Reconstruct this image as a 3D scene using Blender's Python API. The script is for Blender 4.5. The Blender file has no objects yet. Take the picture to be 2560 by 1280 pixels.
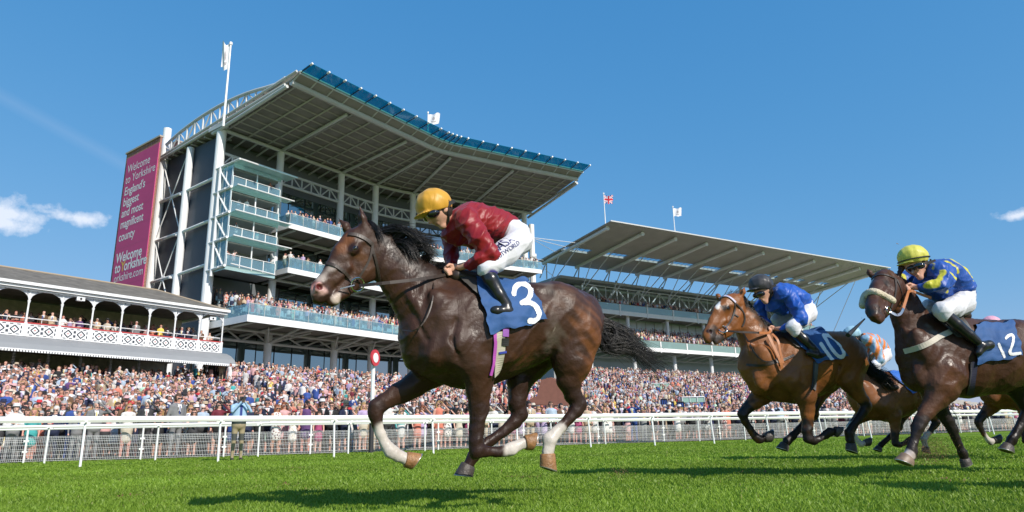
import bpy, math, random
import numpy as np
from mathutils import Vector, Matrix
random.seed(7); rng = np.random.default_rng(7)
S = bpy.context.scene
# ---------------------------------------------------------------- camera model (photo pixels, 2560 x 1280)
FPX, CX, CY = 1700.0, 1280.0, 640.0
TH, RHO, HC = math.radians(14.8), math.radians(1.4), 0.48
cF = np.array([0, math.cos(TH), math.sin(TH)]); _R = np.array([1.0, 0, 0]); _U = np.array([0, -math.sin(TH), math.cos(TH)])
cR = math.cos(RHO)*_R - math.sin(RHO)*_U; cU = math.cos(RHO)*_U + math.sin(RHO)*_R
O = np.array([0, 0, HC])
def ray(px, py): return cF + (px-CX)/FPX*cR - (py-CY)/FPX*cU
def proj(p):
    d = np.asarray(p, float)-O; return CX+FPX*(d@cR)/(d@cF), CY-FPX*(d@cU)/(d@cF)
def hit(px, py, p0, n):
    d = ray(px, py); return O + d*(((np.asarray(p0, float)-O)@n)/(d@n))
def atY(px, py, Y):
    d = ray(px, py); return O + d*(Y/d[1])
def ground(px, py, z=0.0): return hit(px, py, (0, 0, z), np.array([0, 0, 1.0]))
def azv(a): a = math.radians(a); return np.array([math.sin(a), math.cos(a), 0.0])
cam = bpy.data.cameras.new('camera'); camo = bpy.data.objects.new('camera', cam); S.collection.objects.link(camo)
cam.sensor_width = 36; cam.lens = FPX/2560*36; cam.clip_start = 0.05; cam.clip_end = 4000
M4 = Matrix(((cR[0], cU[0], -cF[0], O[0]), (cR[1], cU[1], -cF[1], O[1]), (cR[2], cU[2], -cF[2], O[2]), (0, 0, 0, 1)))
camo.matrix_world = M4; S.camera = camo
cam.dof.use_dof = False
# ---------------------------------------------------------------- light
SUNEL = math.radians(36); sd = np.array([0.68, -0.73]); sd = sd/np.linalg.norm(sd)
SUNV = np.array([sd[0]*math.cos(SUNEL), sd[1]*math.cos(SUNEL), math.sin(SUNEL)])
W = bpy.data.worlds.new('World'); S.world = W; W.use_nodes = True
nt = W.node_tree; nt.nodes.clear()
def N(t, typ, **kw):
    n = t.nodes.new(typ)
    for k, v in kw.items(): setattr(n, k, v)
    return n
out = N(nt, 'ShaderNodeOutputWorld'); bg = N(nt, 'ShaderNodeBackground'); bg.inputs[1].default_value = 0.125
sky = N(nt, 'ShaderNodeTexSky', sky_type='NISHITA'); sky.sun_disc = False; sky.sun_elevation = SUNEL
sky.sun_rotation = math.atan2(sd[0], sd[1]); sky.altitude = 0; sky.air_density = 1.0; sky.dust_density = 0.25; sky.ozone_density = 3.0
# small fair-weather clouds and one faint vapour trail, laid out by direction in the sky
tc = N(nt, 'ShaderNodeTexCoord'); L = nt.links.new
def M(op, a, b=None, c=None, t=nt):
    n = t.nodes.new('ShaderNodeMath'); n.operation = op
    for i, v in enumerate((a, b, c)):
        if v is None: continue
        if isinstance(v, (int, float)): n.inputs[i].default_value = v
        else: t.links.new(v, n.inputs[i])
    return n.outputs[0]
def dotn(v, t=nt):
    n = t.nodes.new('ShaderNodeVectorMath'); n.operation = 'DOT_PRODUCT'; t.links.new(tc.outputs['Generated'], n.inputs[0]); n.inputs[1].default_value = tuple(v); return n.outputs['Value']
def unit(v): v = np.asarray(v, float); return v/np.linalg.norm(v)
noi = N(nt, 'ShaderNodeTexNoise'); noi.inputs['Scale'].default_value = 26; noi.inputs['Detail'].default_value = 7; noi.inputs['Roughness'].default_value = 0.62
L(tc.outputs['Generated'], noi.inputs['Vector'])
cov = None
for (px, py, w, h, k) in ((25, 533, 0.075, 0.020, .9), (185, 543, 0.062, 0.014, 0.9), (80, 515, 0.05, 0.014, 0.7), (120, 530, .06, .010, .7), (2548, 537, 0.035, 0.010, 0.9), (-40, 548, 0.09, .016, .9)):
    c = unit(ray(px, py)); hx = unit(np.cross(c, (0, 0, 1))); vx = np.cross(hx, c)
    u = M('DIVIDE', dotn(hx), w); v = M('DIVIDE', dotn(vx), h)
    r = M('SQRT', M('ADD', M('MULTIPLY', u, u), M('MULTIPLY', v, v)))
    m = M('MULTIPLY', M('SUBTRACT', 1.25, r), k)
    m = M('SUBTRACT', m, M('MULTIPLY', M('LESS_THAN', dotn(c), 0.5), 99.0))
    cov = m if cov is None else M('MAXIMUM', cov, m)
dens = M('MULTIPLY', M('SUBTRACT', M('ADD', M('MULTIPLY', noi.outputs['Fac'], 2.2), cov), 1.55), 1.25)
n = N(nt, 'ShaderNodeClamp'); L(dens, n.inputs[0]); n.inputs['Max'].default_value = 0.74; cm = n.outputs[0]
c1 = unit(ray(0, 240)); c2 = unit(ray(290, 400)); nn = unit(np.cross(c1, c2)); mid = unit(c1+c2)
tr = M('SUBTRACT', 1.0, M('DIVIDE', M('ABSOLUTE', dotn(nn)), 0.011))
tr = M('MULTIPLY', M('MULTIPLY', M('MAXIMUM', tr, 0.0), 0.05), M('GREATER_THAN', dotn(mid), math.cos(0.11)))
cm = M('MAXIMUM', cm, tr)
tint = N(nt, 'ShaderNodeMix', data_type='RGBA', blend_type='MULTIPLY'); tint.inputs[0].default_value = 1.0; L(sky.outputs[0], tint.inputs[6]); tint.inputs[7].default_value = (0.62, 0.98, 1.14, 1)
# even the brightness range of the physical sky (deep at the top, pale low down) to this clear afternoon's
spc = N(nt, 'ShaderNodeSeparateColor'); cbc = N(nt, 'ShaderNodeCombineColor'); L(tint.outputs[2], spc.inputs[0]); Kd = .125*2**.22
for i, (g_, k_) in enumerate(((1.03, .99), (.495, .593), (.30, .759))): L(M('MULTIPLY', M('POWER', M('MULTIPLY', spc.outputs[i], Kd), g_), k_/Kd), cbc.inputs[i])
mx = N(nt, 'ShaderNodeMix', data_type='RGBA'); L(cm, mx.inputs[0]); L(cbc.outputs[0], mx.inputs[6]); mx.inputs[7].default_value = (6.9, 7.1, 7.7, 1)
L(mx.outputs[2], bg.inputs[0]); L(bg.outputs[0], out.inputs[0])
sl = bpy.data.lights.new('sun', 'SUN'); sl.energy = 4.4; sl.angle = math.radians(0.5); sl.color = (1.0, 0.93, 0.83)
so_ = bpy.data.objects.new('sun', sl); S.collection.objects.link(so_); so_.location = (30, -30, 60)
so_.rotation_euler = Vector(tuple(-SUNV)).to_track_quat('-Z', 'Y').to_euler()
S.view_settings.view_transform = 'Standard'; S.view_settings.look = 'None'; S.view_settings.exposure = 0.22; S.view_settings.gamma = 1.0
# ---------------------------------------------------------------- object helpers
C = S.collection
def tag(o, label=None, cat=None, group=None, kind=None):
    if label: o['label'] = label
    if cat: o['category'] = cat
    if group: o['group'] = group
    if kind: o['kind'] = kind
    return o
def empty(name, loc, label=None, cat=None, group=None):
    o = bpy.data.objects.new(name, None); C.objects.link(o); o.location = tuple(float(v) for v in loc); o.empty_display_size = .2
    o['_w'] = [float(v) for v in loc]
    return tag(o, label, cat, group)
def mkobj(name, verts, faces, mats, parent=None, fm=None, smooth=False, loc=None):
    """one mesh object; verts are world coordinates"""
    verts = np.asarray(verts, np.float64)
    if parent is not None: base = np.array(parent['_w'])
    elif loc is not None: base = np.asarray(loc, float)
    else:
        base = np.array([(verts[:, 0].min()+verts[:, 0].max())/2, (verts[:, 1].min()+verts[:, 1].max())/2, verts[:, 2].min()])
    v = verts-base
    me = bpy.data.meshes.new(name)
    if isinstance(faces, np.ndarray):
        k = faces.shape[1]; nf = len(faces)
        me.vertices.add(len(v)); me.vertices.foreach_set('co', v.astype(np.float32).ravel())
        me.loops.add(nf*k); me.loops.foreach_set('vertex_index', faces.astype(np.int32).ravel())
        me.polygons.add(nf); me.polygons.foreach_set('loop_start', np.arange(0, nf*k, k, dtype=np.int32))
        me.update(calc_edges=True)
    else: me.from_pydata(v.tolist(), [], faces)
    if not isinstance(mats, (list, tuple)): mats = [mats]
    for m in mats: me.materials.append(m)
    if fm is not None: me.polygons.foreach_set('material_index', np.asarray(fm, np.int32))
    if smooth: me.polygons.foreach_set('use_smooth', np.ones(len(me.polygons), bool))
    me.update()
    o = bpy.data.objects.new(name, me); C.objects.link(o)
    if parent is not None: o.parent = parent
    else: o.location = tuple(base)
    o['_w'] = [float(x) for x in base]
    return o
class MB:
    def __init__(s): s.v = []; s.f = []; s.m = []
    def add(s, vs, fs, m=0):
        b = len(s.v); s.v += [tuple(map(float, p)) for p in vs]; s.f += [tuple(b+i for i in f) for f in fs]; s.m += [m]*len(fs); return s
    def hexa(s, p, m=0):  # 8 corners: bottom 4 (ccw), top 4
        return s.add(p, [(3, 2, 1, 0), (4, 5, 6, 7), (0, 1, 5, 4), (1, 2, 6, 5), (2, 3, 7, 6), (3, 0, 4, 7)], m)
    def box(s, c, a, b, h, m=0):
        """centre c, half-vectors a, b, h"""
        c, a, b, h = [np.asarray(q, float) for q in (c, a, b, h)]
        return s.hexa([c-a-b-h, c+a-b-h, c+a+b-h, c-a+b-h, c-a-b+h, c+a-b+h, c+a+b+h, c-a+b+h], m)
    def tube(s, p, q, r, n=8, r2=None, m=0, cap=True):
        p = np.asarray(p, float); q = np.asarray(q, float); d = unit(q-p); r2 = r if r2 is None else r2
        a = unit(np.cross(d, (0, 0, 1) if abs(d[2]) < .9 else (1, 0, 0))); b = np.cross(d, a)
        A = [(math.cos(2*math.pi*i/n)*a+math.sin(2*math.pi*i/n)*b) for i in range(n)]
        vs = [p+r*x for x in A]+[q+r2*x for x in A]
        fs = [(i, (i+1) % n, n+(i+1) % n, n+i) for i in range(n)]
        if cap: fs += [tuple(range(n))[::-1], tuple(range(n, 2*n))]
        return s.add(vs, fs, m)
    def pipe(s, pts, r, n=8, m=0):
        for i in range(len(pts)-1): s.tube(pts[i], pts[i+1], r if np.isscalar(r) else r[i], n, None if np.isscalar(r) else r[i+1], m)
        return s
    def quad(s, a, b, c, d, m=0): return s.add([a, b, c, d], [(0, 1, 2, 3)], m)
    def strip(s, A, B, m=0):
        n = len(A); return s.add(list(A)+list(B), [(i, i+1, n+i+1, n+i) for i in range(n-1)], m)
    def build(s, name, mats, parent=None, smooth=False, loc=None):
        return mkobj(name, s.v, s.f, mats, parent, s.m if isinstance(mats, (list, tuple)) and len(mats) > 1 else None, smooth, loc)
# ---------------------------------------------------------------- materials
def mat(name, col, rough=.6, metal=0., bump=0., bscale=20., var=0., vscale=3., spec=.5, vcol=None, coat=0., sheen=0., stretch=None):
    m = bpy.data.materials.new(name); m.use_nodes = True; t = m.node_tree; p = t.nodes['Principled BSDF']
    p.inputs['Base Color'].default_value = (*col, 1); p.inputs['Roughness'].default_value = rough; p.inputs['Metallic'].default_value = metal
    p.inputs['Specular IOR Level'].default_value = spec; p.inputs['Coat Weight'].default_value = coat; p.inputs['Sheen Weight'].default_value = sheen
    co = t.nodes.new('ShaderNodeTexCoord'); src = co.outputs['Object']
    if stretch:
        mp = t.nodes.new('ShaderNodeMapping'); mp.inputs['Scale'].default_value = stretch; t.links.new(src, mp.inputs[0]); src = mp.outputs[0]
    base = None
    if vcol:
        a = t.nodes.new('ShaderNodeAttribute'); a.attribute_name = vcol; base = a.outputs['Color']; t.links.new(base, p.inputs['Base Color'])
    if var > 0:
        nz = t.nodes.new('ShaderNodeTexNoise'); nz.inputs['Scale'].default_value = vscale; nz.inputs['Detail'].default_value = 6; t.links.new(src, nz.inputs['Vector'])
        mr = t.nodes.new('ShaderNodeMapRange'); mr.inputs[1].default_value = .3; mr.inputs[2].default_value = .7; mr.inputs[3].default_value = 1-var; mr.inputs[4].default_value = 1+var
        t.links.new(nz.outputs['Fac'], mr.inputs[0])
        mm = t.nodes.new('ShaderNodeVectorMath'); mm.operation = 'SCALE'
        if base is None: mm.inputs[0].default_value = col
        else: t.links.new(base, mm.inputs[0])
        t.links.new(mr.outputs[0], mm.inputs['Scale']); t.links.new(mm.outputs[0], p.inputs['Base Color'])
    if bump > 0:
        nz = t.nodes.new('ShaderNodeTexNoise'); nz.inputs['Scale'].default_value = bscale; nz.inputs['Detail'].default_value = 5; t.links.new(src, nz.inputs['Vector'])
        b = t.nodes.new('ShaderNodeBump'); b.inputs['Strength'].default_value = bump; b.inputs['Distance'].default_value = .02
        t.links.new(nz.outputs['Fac'], b.inputs['Height']); t.links.new(b.outputs[0], p.inputs['Normal'])
    return m
def glassmat(name, tint, alpha, gl=.25, rough=.03, base=(.02, .05, .055), glt=(.85, .95, 1.0)):
    """sheet glass: see-through share, mirror share, dark body"""
    m = bpy.data.materials.new(name); m.use_nodes = True; t = m.node_tree; t.nodes.clear()
    o = t.nodes.new('ShaderNodeOutputMaterial'); tr = t.nodes.new('ShaderNodeBsdfTransparent'); tr.inputs[0].default_value = (*tint, 1)
    g = t.nodes.new('ShaderNodeBsdfGlossy'); g.inputs['Roughness'].default_value = rough; g.inputs[0].default_value = (*glt, 1)
    d = t.nodes.new('ShaderNodeBsdfDiffuse'); d.inputs[0].default_value = (*base, 1)
    a = t.nodes.new('ShaderNodeMixShader'); a.inputs[0].default_value = alpha; t.links.new(d.outputs[0], a.inputs[1]); t.links.new(tr.outputs[0], a.inputs[2])
    b = t.nodes.new('ShaderNodeMixShader'); b.inputs[0].default_value = gl; t.links.new(a.outputs[0], b.inputs[1]); t.links.new(g.outputs[0], b.inputs[2])
    t.links.new(b.outputs[0], o.inputs[0]); return m
WHITE = mat('white_paint', (.80, .81, .82), .38, var=.05, vscale=.8)
WHITER = mat('white_plastic_rail', (.84, .84, .83), .3, var=.03, vscale=2, coat=.2)
STEEL = mat('pale_grey_steel', (.55, .56, .56), .45, var=.06, vscale=1)
GREYM = mat('mid_grey_metal', (.33, .34, .34), .5, var=.08, vscale=1)
DCLAD = mat('dark_blue_grey_cladding', (.055, .065, .085), .55, var=.12, vscale=.5)
GCLAD = mat('grey_cladding', (.13, .145, .16), .55, var=.08, vscale=.6)
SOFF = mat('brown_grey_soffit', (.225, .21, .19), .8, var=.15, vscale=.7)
SOFG = mat('soffit_batten', (.42, .40, .37), .7)
PALEC = mat('pale_blue_panel', (.42, .50, .54), .5, var=.05, vscale=.5)
BLK = mat('near_black', (.012, .012, .014), .5)
CONC = mat('concrete', (.36, .34, .31), .85, var=.12, vscale=1.5, bump=.2)
INTER = mat('dark_interior', (.03, .03, .032), .8, var=.3, vscale=1)
CREAM = mat('cream_plaster', (.50, .44, .33), .8, var=.08)
RED = mat('red_paint', (.48, .05, .05), .5)
GLW = glassmat('curtain_wall_glass', (.1, .2, .2), 0.0, .42, .02, (.012, .03, .03), (.72, .86, .88))
GLT = glassmat('teal_canopy_glass', (.10, .68, .80), .60, .05, .05, (.006, .26, .36))
GLB = glassmat('balustrade_glass', (.74, .90, .93), .74, .12, .05, (.30, .45, .50), (.9, 1, 1))
GLP = glassmat('pale_green_glass', (.6, .82, .78), .45, .12, .1, (.33, .46, .42))
GLS = glassmat('sunshade_glass', (.75, .95, .93), .45, .15, .1, (.58, .76, .74))
BRICKM = bpy.data.materials.new('red_brick'); BRICKM.use_nodes = True
t = BRICKM.node_tree; p = t.nodes['Principled BSDF']; bk = t.nodes.new('ShaderNodeTexBrick'); tcx = t.nodes.new('ShaderNodeTexCoord'); mp = t.nodes.new('ShaderNodeMapping')
mp.inputs['Rotation'].default_value = (math.radians(90), 0, 0); cmb = t.nodes.new('ShaderNodeCombineXYZ'); sp = t.nodes.new('ShaderNodeSeparateXYZ')
t.links.new(tcx.outputs['Object'], sp.inputs[0]); ad = t.nodes.new('ShaderNodeMath'); ad.operation = 'ADD'; t.links.new(sp.outputs[0], ad.inputs[0]); t.links.new(sp.outputs[1], ad.inputs[1])
t.links.new(ad.outputs[0], cmb.inputs[0]); t.links.new(sp.outputs[2], cmb.inputs[1]); t.links.new(cmb.outputs[0], bk.inputs['Vector'])
bk.inputs['Color1'].default_value = (.34, .13, .085, 1); bk.inputs['Color2'].default_value = (.25, .085, .06, 1); bk.inputs['Mortar'].default_value = (.36, .30, .25, 1); bk.inputs['Scale'].default_value = 1.0
bk.inputs['Brick Width'].default_value = .45; bk.inputs['Row Height'].default_value = .15; bk.inputs['Mortar Size'].default_value = .012
t.links.new(bk.outputs[0], p.inputs['Base Color']); p.inputs['Roughness'].default_value = .85
def ribbed(name, col, scale, axis=0, rough=.5, strength=.6):
    m = mat(name, col, rough, var=.08, vscale=.5); t = m.node_tree; p = t.nodes['Principled BSDF']
    co = t.nodes.new('ShaderNodeTexCoord'); w = t.nodes.new('ShaderNodeTexWave'); w.bands_direction = 'XYZ'[axis]; w.inputs['Scale'].default_value = scale; t.links.new(co.outputs['Object'], w.inputs[0])
    b = t.nodes.new('ShaderNodeBump'); b.inputs['Strength'].default_value = strength; b.inputs['Distance'].default_value = .05; t.links.new(w.outputs['Fac'], b.inputs['Height']); t.links.new(b.outputs[0], p.inputs['Normal']); return m
# frames: s along the face, o out towards the course, z up
class Frame:
    def __init__(f, org, az): f.c = np.array([org[0], org[1], 0.]); f.d = azv(az); f.n = np.array([f.d[1], -f.d[0], 0.])
    def P(f, s, o, z): return f.c+f.d*s+f.n*o+np.array([0, 0, z])
    def px(f, x, y, o): q = hit(x, y, f.c+f.n*o, f.n); return (q-f.c)@f.d, q[2]
    def py(f, x, y, s): q = hit(x, y, f.c+f.d*s, f.d); return (q-f.c)@f.n, q[2]
    def box(f, mb, s0, s1, o0, o1, z0, z1, m=0):
        return mb.hexa([f.P(s0, o1, z0), f.P(s1, o1, z0), f.P(s1, o0, z0), f.P(s0, o0, z0), f.P(s0, o1, z1), f.P(s1, o1, z1), f.P(s1, o0, z1), f.P(s0, o0, z1)], m)
UP = np.array([0, 0, 1.])
# ================================================================ setting: turf, apron, terraces
FA = Frame((-28.53, 62.0), 36)
def path(t):
    """face line of the main stand: straight wing, 20 m radius bend of 23 degrees, second wing -> (s, o, angle)"""
    if t < 17.93: return t, 0., 0.
    if t < 25.96:
        a = (t-17.93)/20; return 17.93+20*math.sin(a), 20-20*math.cos(a), a
    a = (25.96-17.93)/20; return 17.93+20*math.sin(a)+(t-25.96)*math.cos(a), 20-20*math.cos(a)+(t-25.96)*math.sin(a), a
def Q(t, o, z):
    s, b, a = path(t); return FA.P(s-math.sin(a)*o, b+math.cos(a)*o, z)
F2 = Frame((12.88, 110.0), 56)
F3 = Frame((15.0, 98.5), 59)
def path_so(s, o):
    """inverse of the face path: (s, o) of the first wing -> (t, o) along the bent face"""
    if s < 17.93: return s, o
    dx, dy = s-17.93, 20-o; a = math.atan2(dx, dy); am = math.radians(23)
    if a <= am: return 17.93+20*a, 20-math.hypot(dx, dy)
    s1_, b1_ = 17.93+20*math.sin(am), 20-20*math.cos(am); return 25.96+(s-s1_)*math.cos(am)+(o-b1_)*math.sin(am), -(s-s1_)*math.sin(am)+(o-b1_)*math.cos(am)
def tread(ztop, n, o_top, o_bot, o):
    if o < o_top: return ztop
    if o > o_bot: return 0.03
    return ztop*min(n, int((o_bot-o)/((o_bot-o_top)/n))+1)/n
def height(x, y):
    """height of the stepped ground the crowd stands on, or None where a building stands"""
    p = np.array([x, y, 0.]); s, o = (p-FA.c)@FA.d, (p-FA.c)@FA.n; z = .02; t_, ot = path_so(s, o)
    if -44 < s < 17.93:
        if -14 < o < -1.5: return None
        z = max(z, tread(5.2 if s > -4.5 else 4.1, 22, 8, 30, o)) if o > -2 else z
    elif s >= 17.93 and t_ < 44:
        if -14 < ot < -1.5: return None
        z = max(z, tread(5.2, 20, 8, 28, ot)) if ot > -2 else z
    s2, o2 = (p-F2.c)@F2.d, (p-F2.c)@F2.n
    if -8-max(0, o2-4)*.75 < s2 < 75 and o2 < 42:
        if o2 < 3: return None
        z = max(z, tread(8.6, 34, 4, 42, o2))
    return z
TURF = bpy.data.materials.new('turf'); TURF.use_nodes = True
t = TURF.node_tree; p = t.nodes['Principled BSDF']; co = t.nodes.new('ShaderNodeTexCoord')
n1 = t.nodes.new('ShaderNodeTexNoise'); n1.inputs['Scale'].default_value = .35; n1.inputs['Detail'].default_value = 8
n2 = t.nodes.new('ShaderNodeTexNoise'); n2.inputs['Scale'].default_value = 28; n2.inputs['Detail'].default_value = 6
t.links.new(co.outputs['Object'], n1.inputs[0]); t.links.new(co.outputs['Object'], n2.inputs[0])
r1 = t.nodes.new('ShaderNodeValToRGB'); r1.color_ramp.elements[0].position = .35; r1.color_ramp.elements[0].color = (.125, .215, .016, 1); r1.color_ramp.elements[1].position = .7; r1.color_ramp.elements[1].color = (.19, .29, .026, 1)
t.links.new(n1.outputs['Fac'], r1.inputs[0])
r2 = t.nodes.new('ShaderNodeMapRange'); r2.inputs[1].default_value = .3; r2.inputs[2].default_value = .7; r2.inputs[3].default_value = .55; r2.inputs[4].default_value = 1.35; t.links.new(n2.outputs['Fac'], r2.inputs[0])
sc = t.nodes.new('ShaderNodeVectorMath'); sc.operation = 'SCALE'; t.links.new(r1.outputs[0], sc.inputs[0]); t.links.new(r2.outputs[0], sc.inputs['Scale']); t.links.new(sc.outputs[0], p.inputs['Base Color'])
p.inputs['Roughness'].default_value = .9; p.inputs['Specular IOR Level'].default_value = .1
bp = t.nodes.new('ShaderNodeBump'); bp.inputs['Strength'].default_value = .6; bp.inputs['Distance'].default_value = .04; t.links.new(n2.outputs['Fac'], bp.inputs['Height']); t.links.new(bp.outputs[0], p.inputs['Normal'])
g = MB(); gs = [-2500, -300, -60, -30, -15, 0, 15, 30, 60, 300, 2500]
for i in range(len(gs)-1):
    for j in range(len(gs)-1): g.quad((gs[i], gs[j], 0), (gs[i+1], gs[j], 0), (gs[i+1], gs[j+1], 0), (gs[i], gs[j+1], 0))
tag(g.build('turf', TURF, loc=(0, 0, 0)), kind='structure')
# rail lines fitted to the photo
RAIL1 = np.array([(-24, 5.6), (-17.5, 10.6), (-13.7, 13.6), (-10.0, 16.2), (-7.6, 17.95), (-5.1, 19.6), (-2.55, 21.3), (0, 22.9), (2.5, 24.25), (4.9, 25.3), (7.3, 26.3), (9.75, 27.3), (12.3, 28.5), (14.9, 29.8), (17.5, 31.1), (20.1, 32.4), (22.7, 33.7), (25.3, 35.0), (27.9, 36.3), (30.5, 37.6), (33.1, 38.9), (38.3, 41.5), (48.7, 46.7)])
RAIL2 = np.array([(-26, 12.5), (-18.6, 17.5), (-14.9, 20.1), (-11.3, 21.2), (-7.9, 22.4), (-5.3, 24.0), (-2.0, 26.4), (2.0, 29.2), (5.0, 31.2), (8.0, 33.2), (11, 34.7), (14, 36.2), (17, 37.7), (20, 39.2), (23, 40.7), (26, 42.2), (29, 43.7), (32, 45.2), (38, 48.2), (50, 54.2)])
FENCE = np.array([(-28, 15.0), (-19.4, 19.9), (-15.5, 22.2), (-12.2, 22.9), (-9.8, 23.6), (-7.2, 24.6), (-3.0, 27.0), (0.3, 29.4), (3.7, 31.8), (7.2, 34.4), (10.4, 36.0), (13.4, 37.5), (16.5, 39.0), (19.6, 40.5), (22.7, 42), (25.8, 43.5), (29, 45), (35, 48), (50, 55.5)])
# paved apron behind the fence, then the stepped terrace up to the stands
PAVE = mat('paving', (.33, .31, .28), .9, var=.15, vscale=.8, bump=.1)
ap = MB()
for i in range(len(FENCE)-1):
    a, b = FENCE[i], FENCE[i+1]; nrm = unit(np.array([-(b-a)[1], (b-a)[0]]))
    ap.quad((a[0], a[1], .02), (b[0], b[1], .02), (b[0]-12, b[1]+60, .02), (a[0]-12, a[1]+60, .02))
tag(ap.build('pavement', PAVE, loc=(0, 30, 0)), kind='structure')
def steps(name, fr, s0, s1, o_top, o_bot, ztop, n, s0b=None):
    m = MB(); s0b = s0 if s0b is None else s0b
    for k in range(n):
        z = ztop*(k+1)/n; oa = o_bot+(o_top-o_bot)*k/n; ob = o_bot+(o_top-o_bot)*(k+1)/n
        m.hexa([fr(s0, oa, 0.03), fr(s1, oa, 0.03), fr(s1, ob, 0.03), fr(s0, ob, 0.03), fr(s0, oa, z), fr(s1, oa, z), fr(s1, ob, z), fr(s0, ob, z)])
    return tag(m.build(name, CONC), kind='structure')
def wing2(s, o, z): return Q(25.96+s, o, z)
steps('terrace', lambda s, o, z: FA.P(s, o, z), -4.5, 17.5, 8, 30, 5.2, 22)
steps('terrace', lambda s, o, z: FA.P(s, o, z), -44, -4.51, 8, 30, 4.1, 22)
steps('terrace', wing2, -3.6, 19, 8, 28, 5.2, 20)
steps('terrace', lambda s, o, z: F2.P(s if s > 0 else -8-(o-4)*.75, o, z), -8, 75, 4, 42, 8.6, 34)
dk = MB(); FA.box(dk, -4.5, 17.5, -3, 7.99, 4.6, 5.2); FA.box(dk, -44, -4.51, -1, 7.99, 3.5, 4.1); pts = [(17.5, 0)]
for a, b in ((17.5, 22), (22, 26), (26, 44)): dk.hexa([Q(a, 7.99, 4.6), Q(b, 7.99, 4.6), Q(b, -3, 4.6), Q(a, -3, 4.6), Q(a, 7.99, 5.2), Q(b, 7.99, 5.2), Q(b, -3, 5.2), Q(a, -3, 5.2)])
tag(dk.build('terrace_deck', CONC), kind='structure')
# ================================================================ rails and mesh fence
def resample(P, step):
    seg = np.linalg.norm(np.diff(P, axis=0), axis=1); cum = np.r_[0, np.cumsum(seg)]; n = int(cum[-1]/step)
    tt = np.arange(n+1)*step; return np.c_[np.interp(tt, cum, P[:, 0]), np.interp(tt, cum, P[:, 1])]
def rail(P, label, zt, posts, w, th, lean):
    root = empty('running_rail', (P[3][0], P[3][1], 0), label, 'running rail')
    m = MB()
    for i in range(len(P)-1):
        a, b = np.r_[P[i], zt], np.r_[P[i+1], zt]; d = unit(b-a); nrm = np.array([-d[1], d[0], 0])
        prof = [(-w, -.25*th), (-w, .6*th), (-.6*w, th), (.6*w, th), (w, .6*th), (w, -.25*th), (.5*w, -th), (-.5*w, -th)]
        A = [a+nrm*u+UP*v-d*.0 for u, v in prof]; B = [b+nrm*u+UP*v+d*.0 for u, v in prof]; k = len(prof)
        m.add(A+B, [(j, (j+1) % k, k+(j+1) % k, k+j) for j in range(k)])
    m.build('top_rail', WHITER, root)
    for p in posts:
        m = MB(); q = np.r_[p, 0]
        i = np.argmin(np.linalg.norm(P-p, axis=1)); j = min(i+1, len(P)-1); d = unit(np.r_[P[j]-P[j-1], 0]); nrm = np.array([-d[1], d[0], 0])
        m.tube(q-nrm*lean, q+UP*(zt-th*1.0)+nrm*0, .028, 8); m.box(q+UP*(zt-th*1.15), d*.10, nrm*.03, UP*.022)
        m.tube(q+UP*(zt-th*1.15)+d*.02, q+UP*(zt-th*1.15)-nrm*.12+UP*.03, .022, 6)
        m.build('post', WHITER, root)
    return root
rail(RAIL1, 'white running rail nearest the galloping horses, on single leaning posts', 1.08, RAIL1[1:], .055, .07, .10)
rail(RAIL2, 'second white rail between the nearest rail and the wire mesh fence', 1.06, resample(RAIL2[1:], 2.9)[:24], .045, .045, .02)
fr = empty('mesh_fence', (FENCE[4][0], FENCE[4][1], 0), 'low white wire mesh crowd fence right in front of the standing spectators', 'fence')
for i in range(1, len(FENCE)-1):
    a, b = np.r_[FENCE[i], 0], np.r_[FENCE[i+1], 0]; d = unit(b-a); Ln = np.linalg.norm(b-a); m = MB(); far = a[1] > 33
    for z in (.06, .12, .24, .36, .42, .54, .64, .70, .76, .80): m.tube(a+UP*z, b+UP*z, .006, 3, cap=False)
    st = .05 if not far else .08
    for k in range(1, int(Ln/st)): m.tube(a+d*k*st+UP*.06, a+d*k*st+UP*.80, .004 if not far else .006, 3, cap=False)
    m.build('mesh_panel', WHITER, fr)
    m = MB(); m.tube(a, a+UP*1.02, .03, 8)
    for z in (.35, .68): m.box(a+UP*z, d*.07, np.cross(d, UP)*.02, UP*.03)
    m.build('post', WHITER, fr)
m = MB()
for i in range(1, len(FENCE)-1): m.tube(np.r_[FENCE[i], 1.04], np.r_[FENCE[i+1], 1.04], .035, 6)
m.build('handrail', WHITER, fr)
# ================================================================ main grandstand
A = empty('grandstand', FA.P(0, 0, 0), 'tall curved grandstand with a great cantilevered roof edged in blue glass', 'grandstand')
TE = 43.4
def tl(a, b, n=None):
    base = [a]+[x for x in (17.93, 19.5, 21, 22.5, 24, 25.96) if a < x < b]+[b]; return base
def sweep(mb, prof, t0, t1, m=0, closed=True, caps=True):
    ts = tl(t0, t1); k = len(prof); vs = []; fs = []
    for tt in ts: vs += [Q(tt, o, z) for o, z in prof]
    for i in range(len(ts)-1):
        for j in range(k if closed else k-1): fs.append((i*k+j, i*k+(j+1) % k, (i+1)*k+(j+1) % k, (i+1)*k+j))
    if caps and closed: fs += [tuple(range(k)), tuple(range((len(ts)-1)*k, len(ts)*k))[::-1]]
    return mb.add(vs, fs, m)
def sof(o):  # soffit height
    return float(np.interp(o, (-11.6, -1.4, 11.1, 12.3, 13.65), (30.45, 30.76, 31.97, 32.45, 32.62)))
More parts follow.
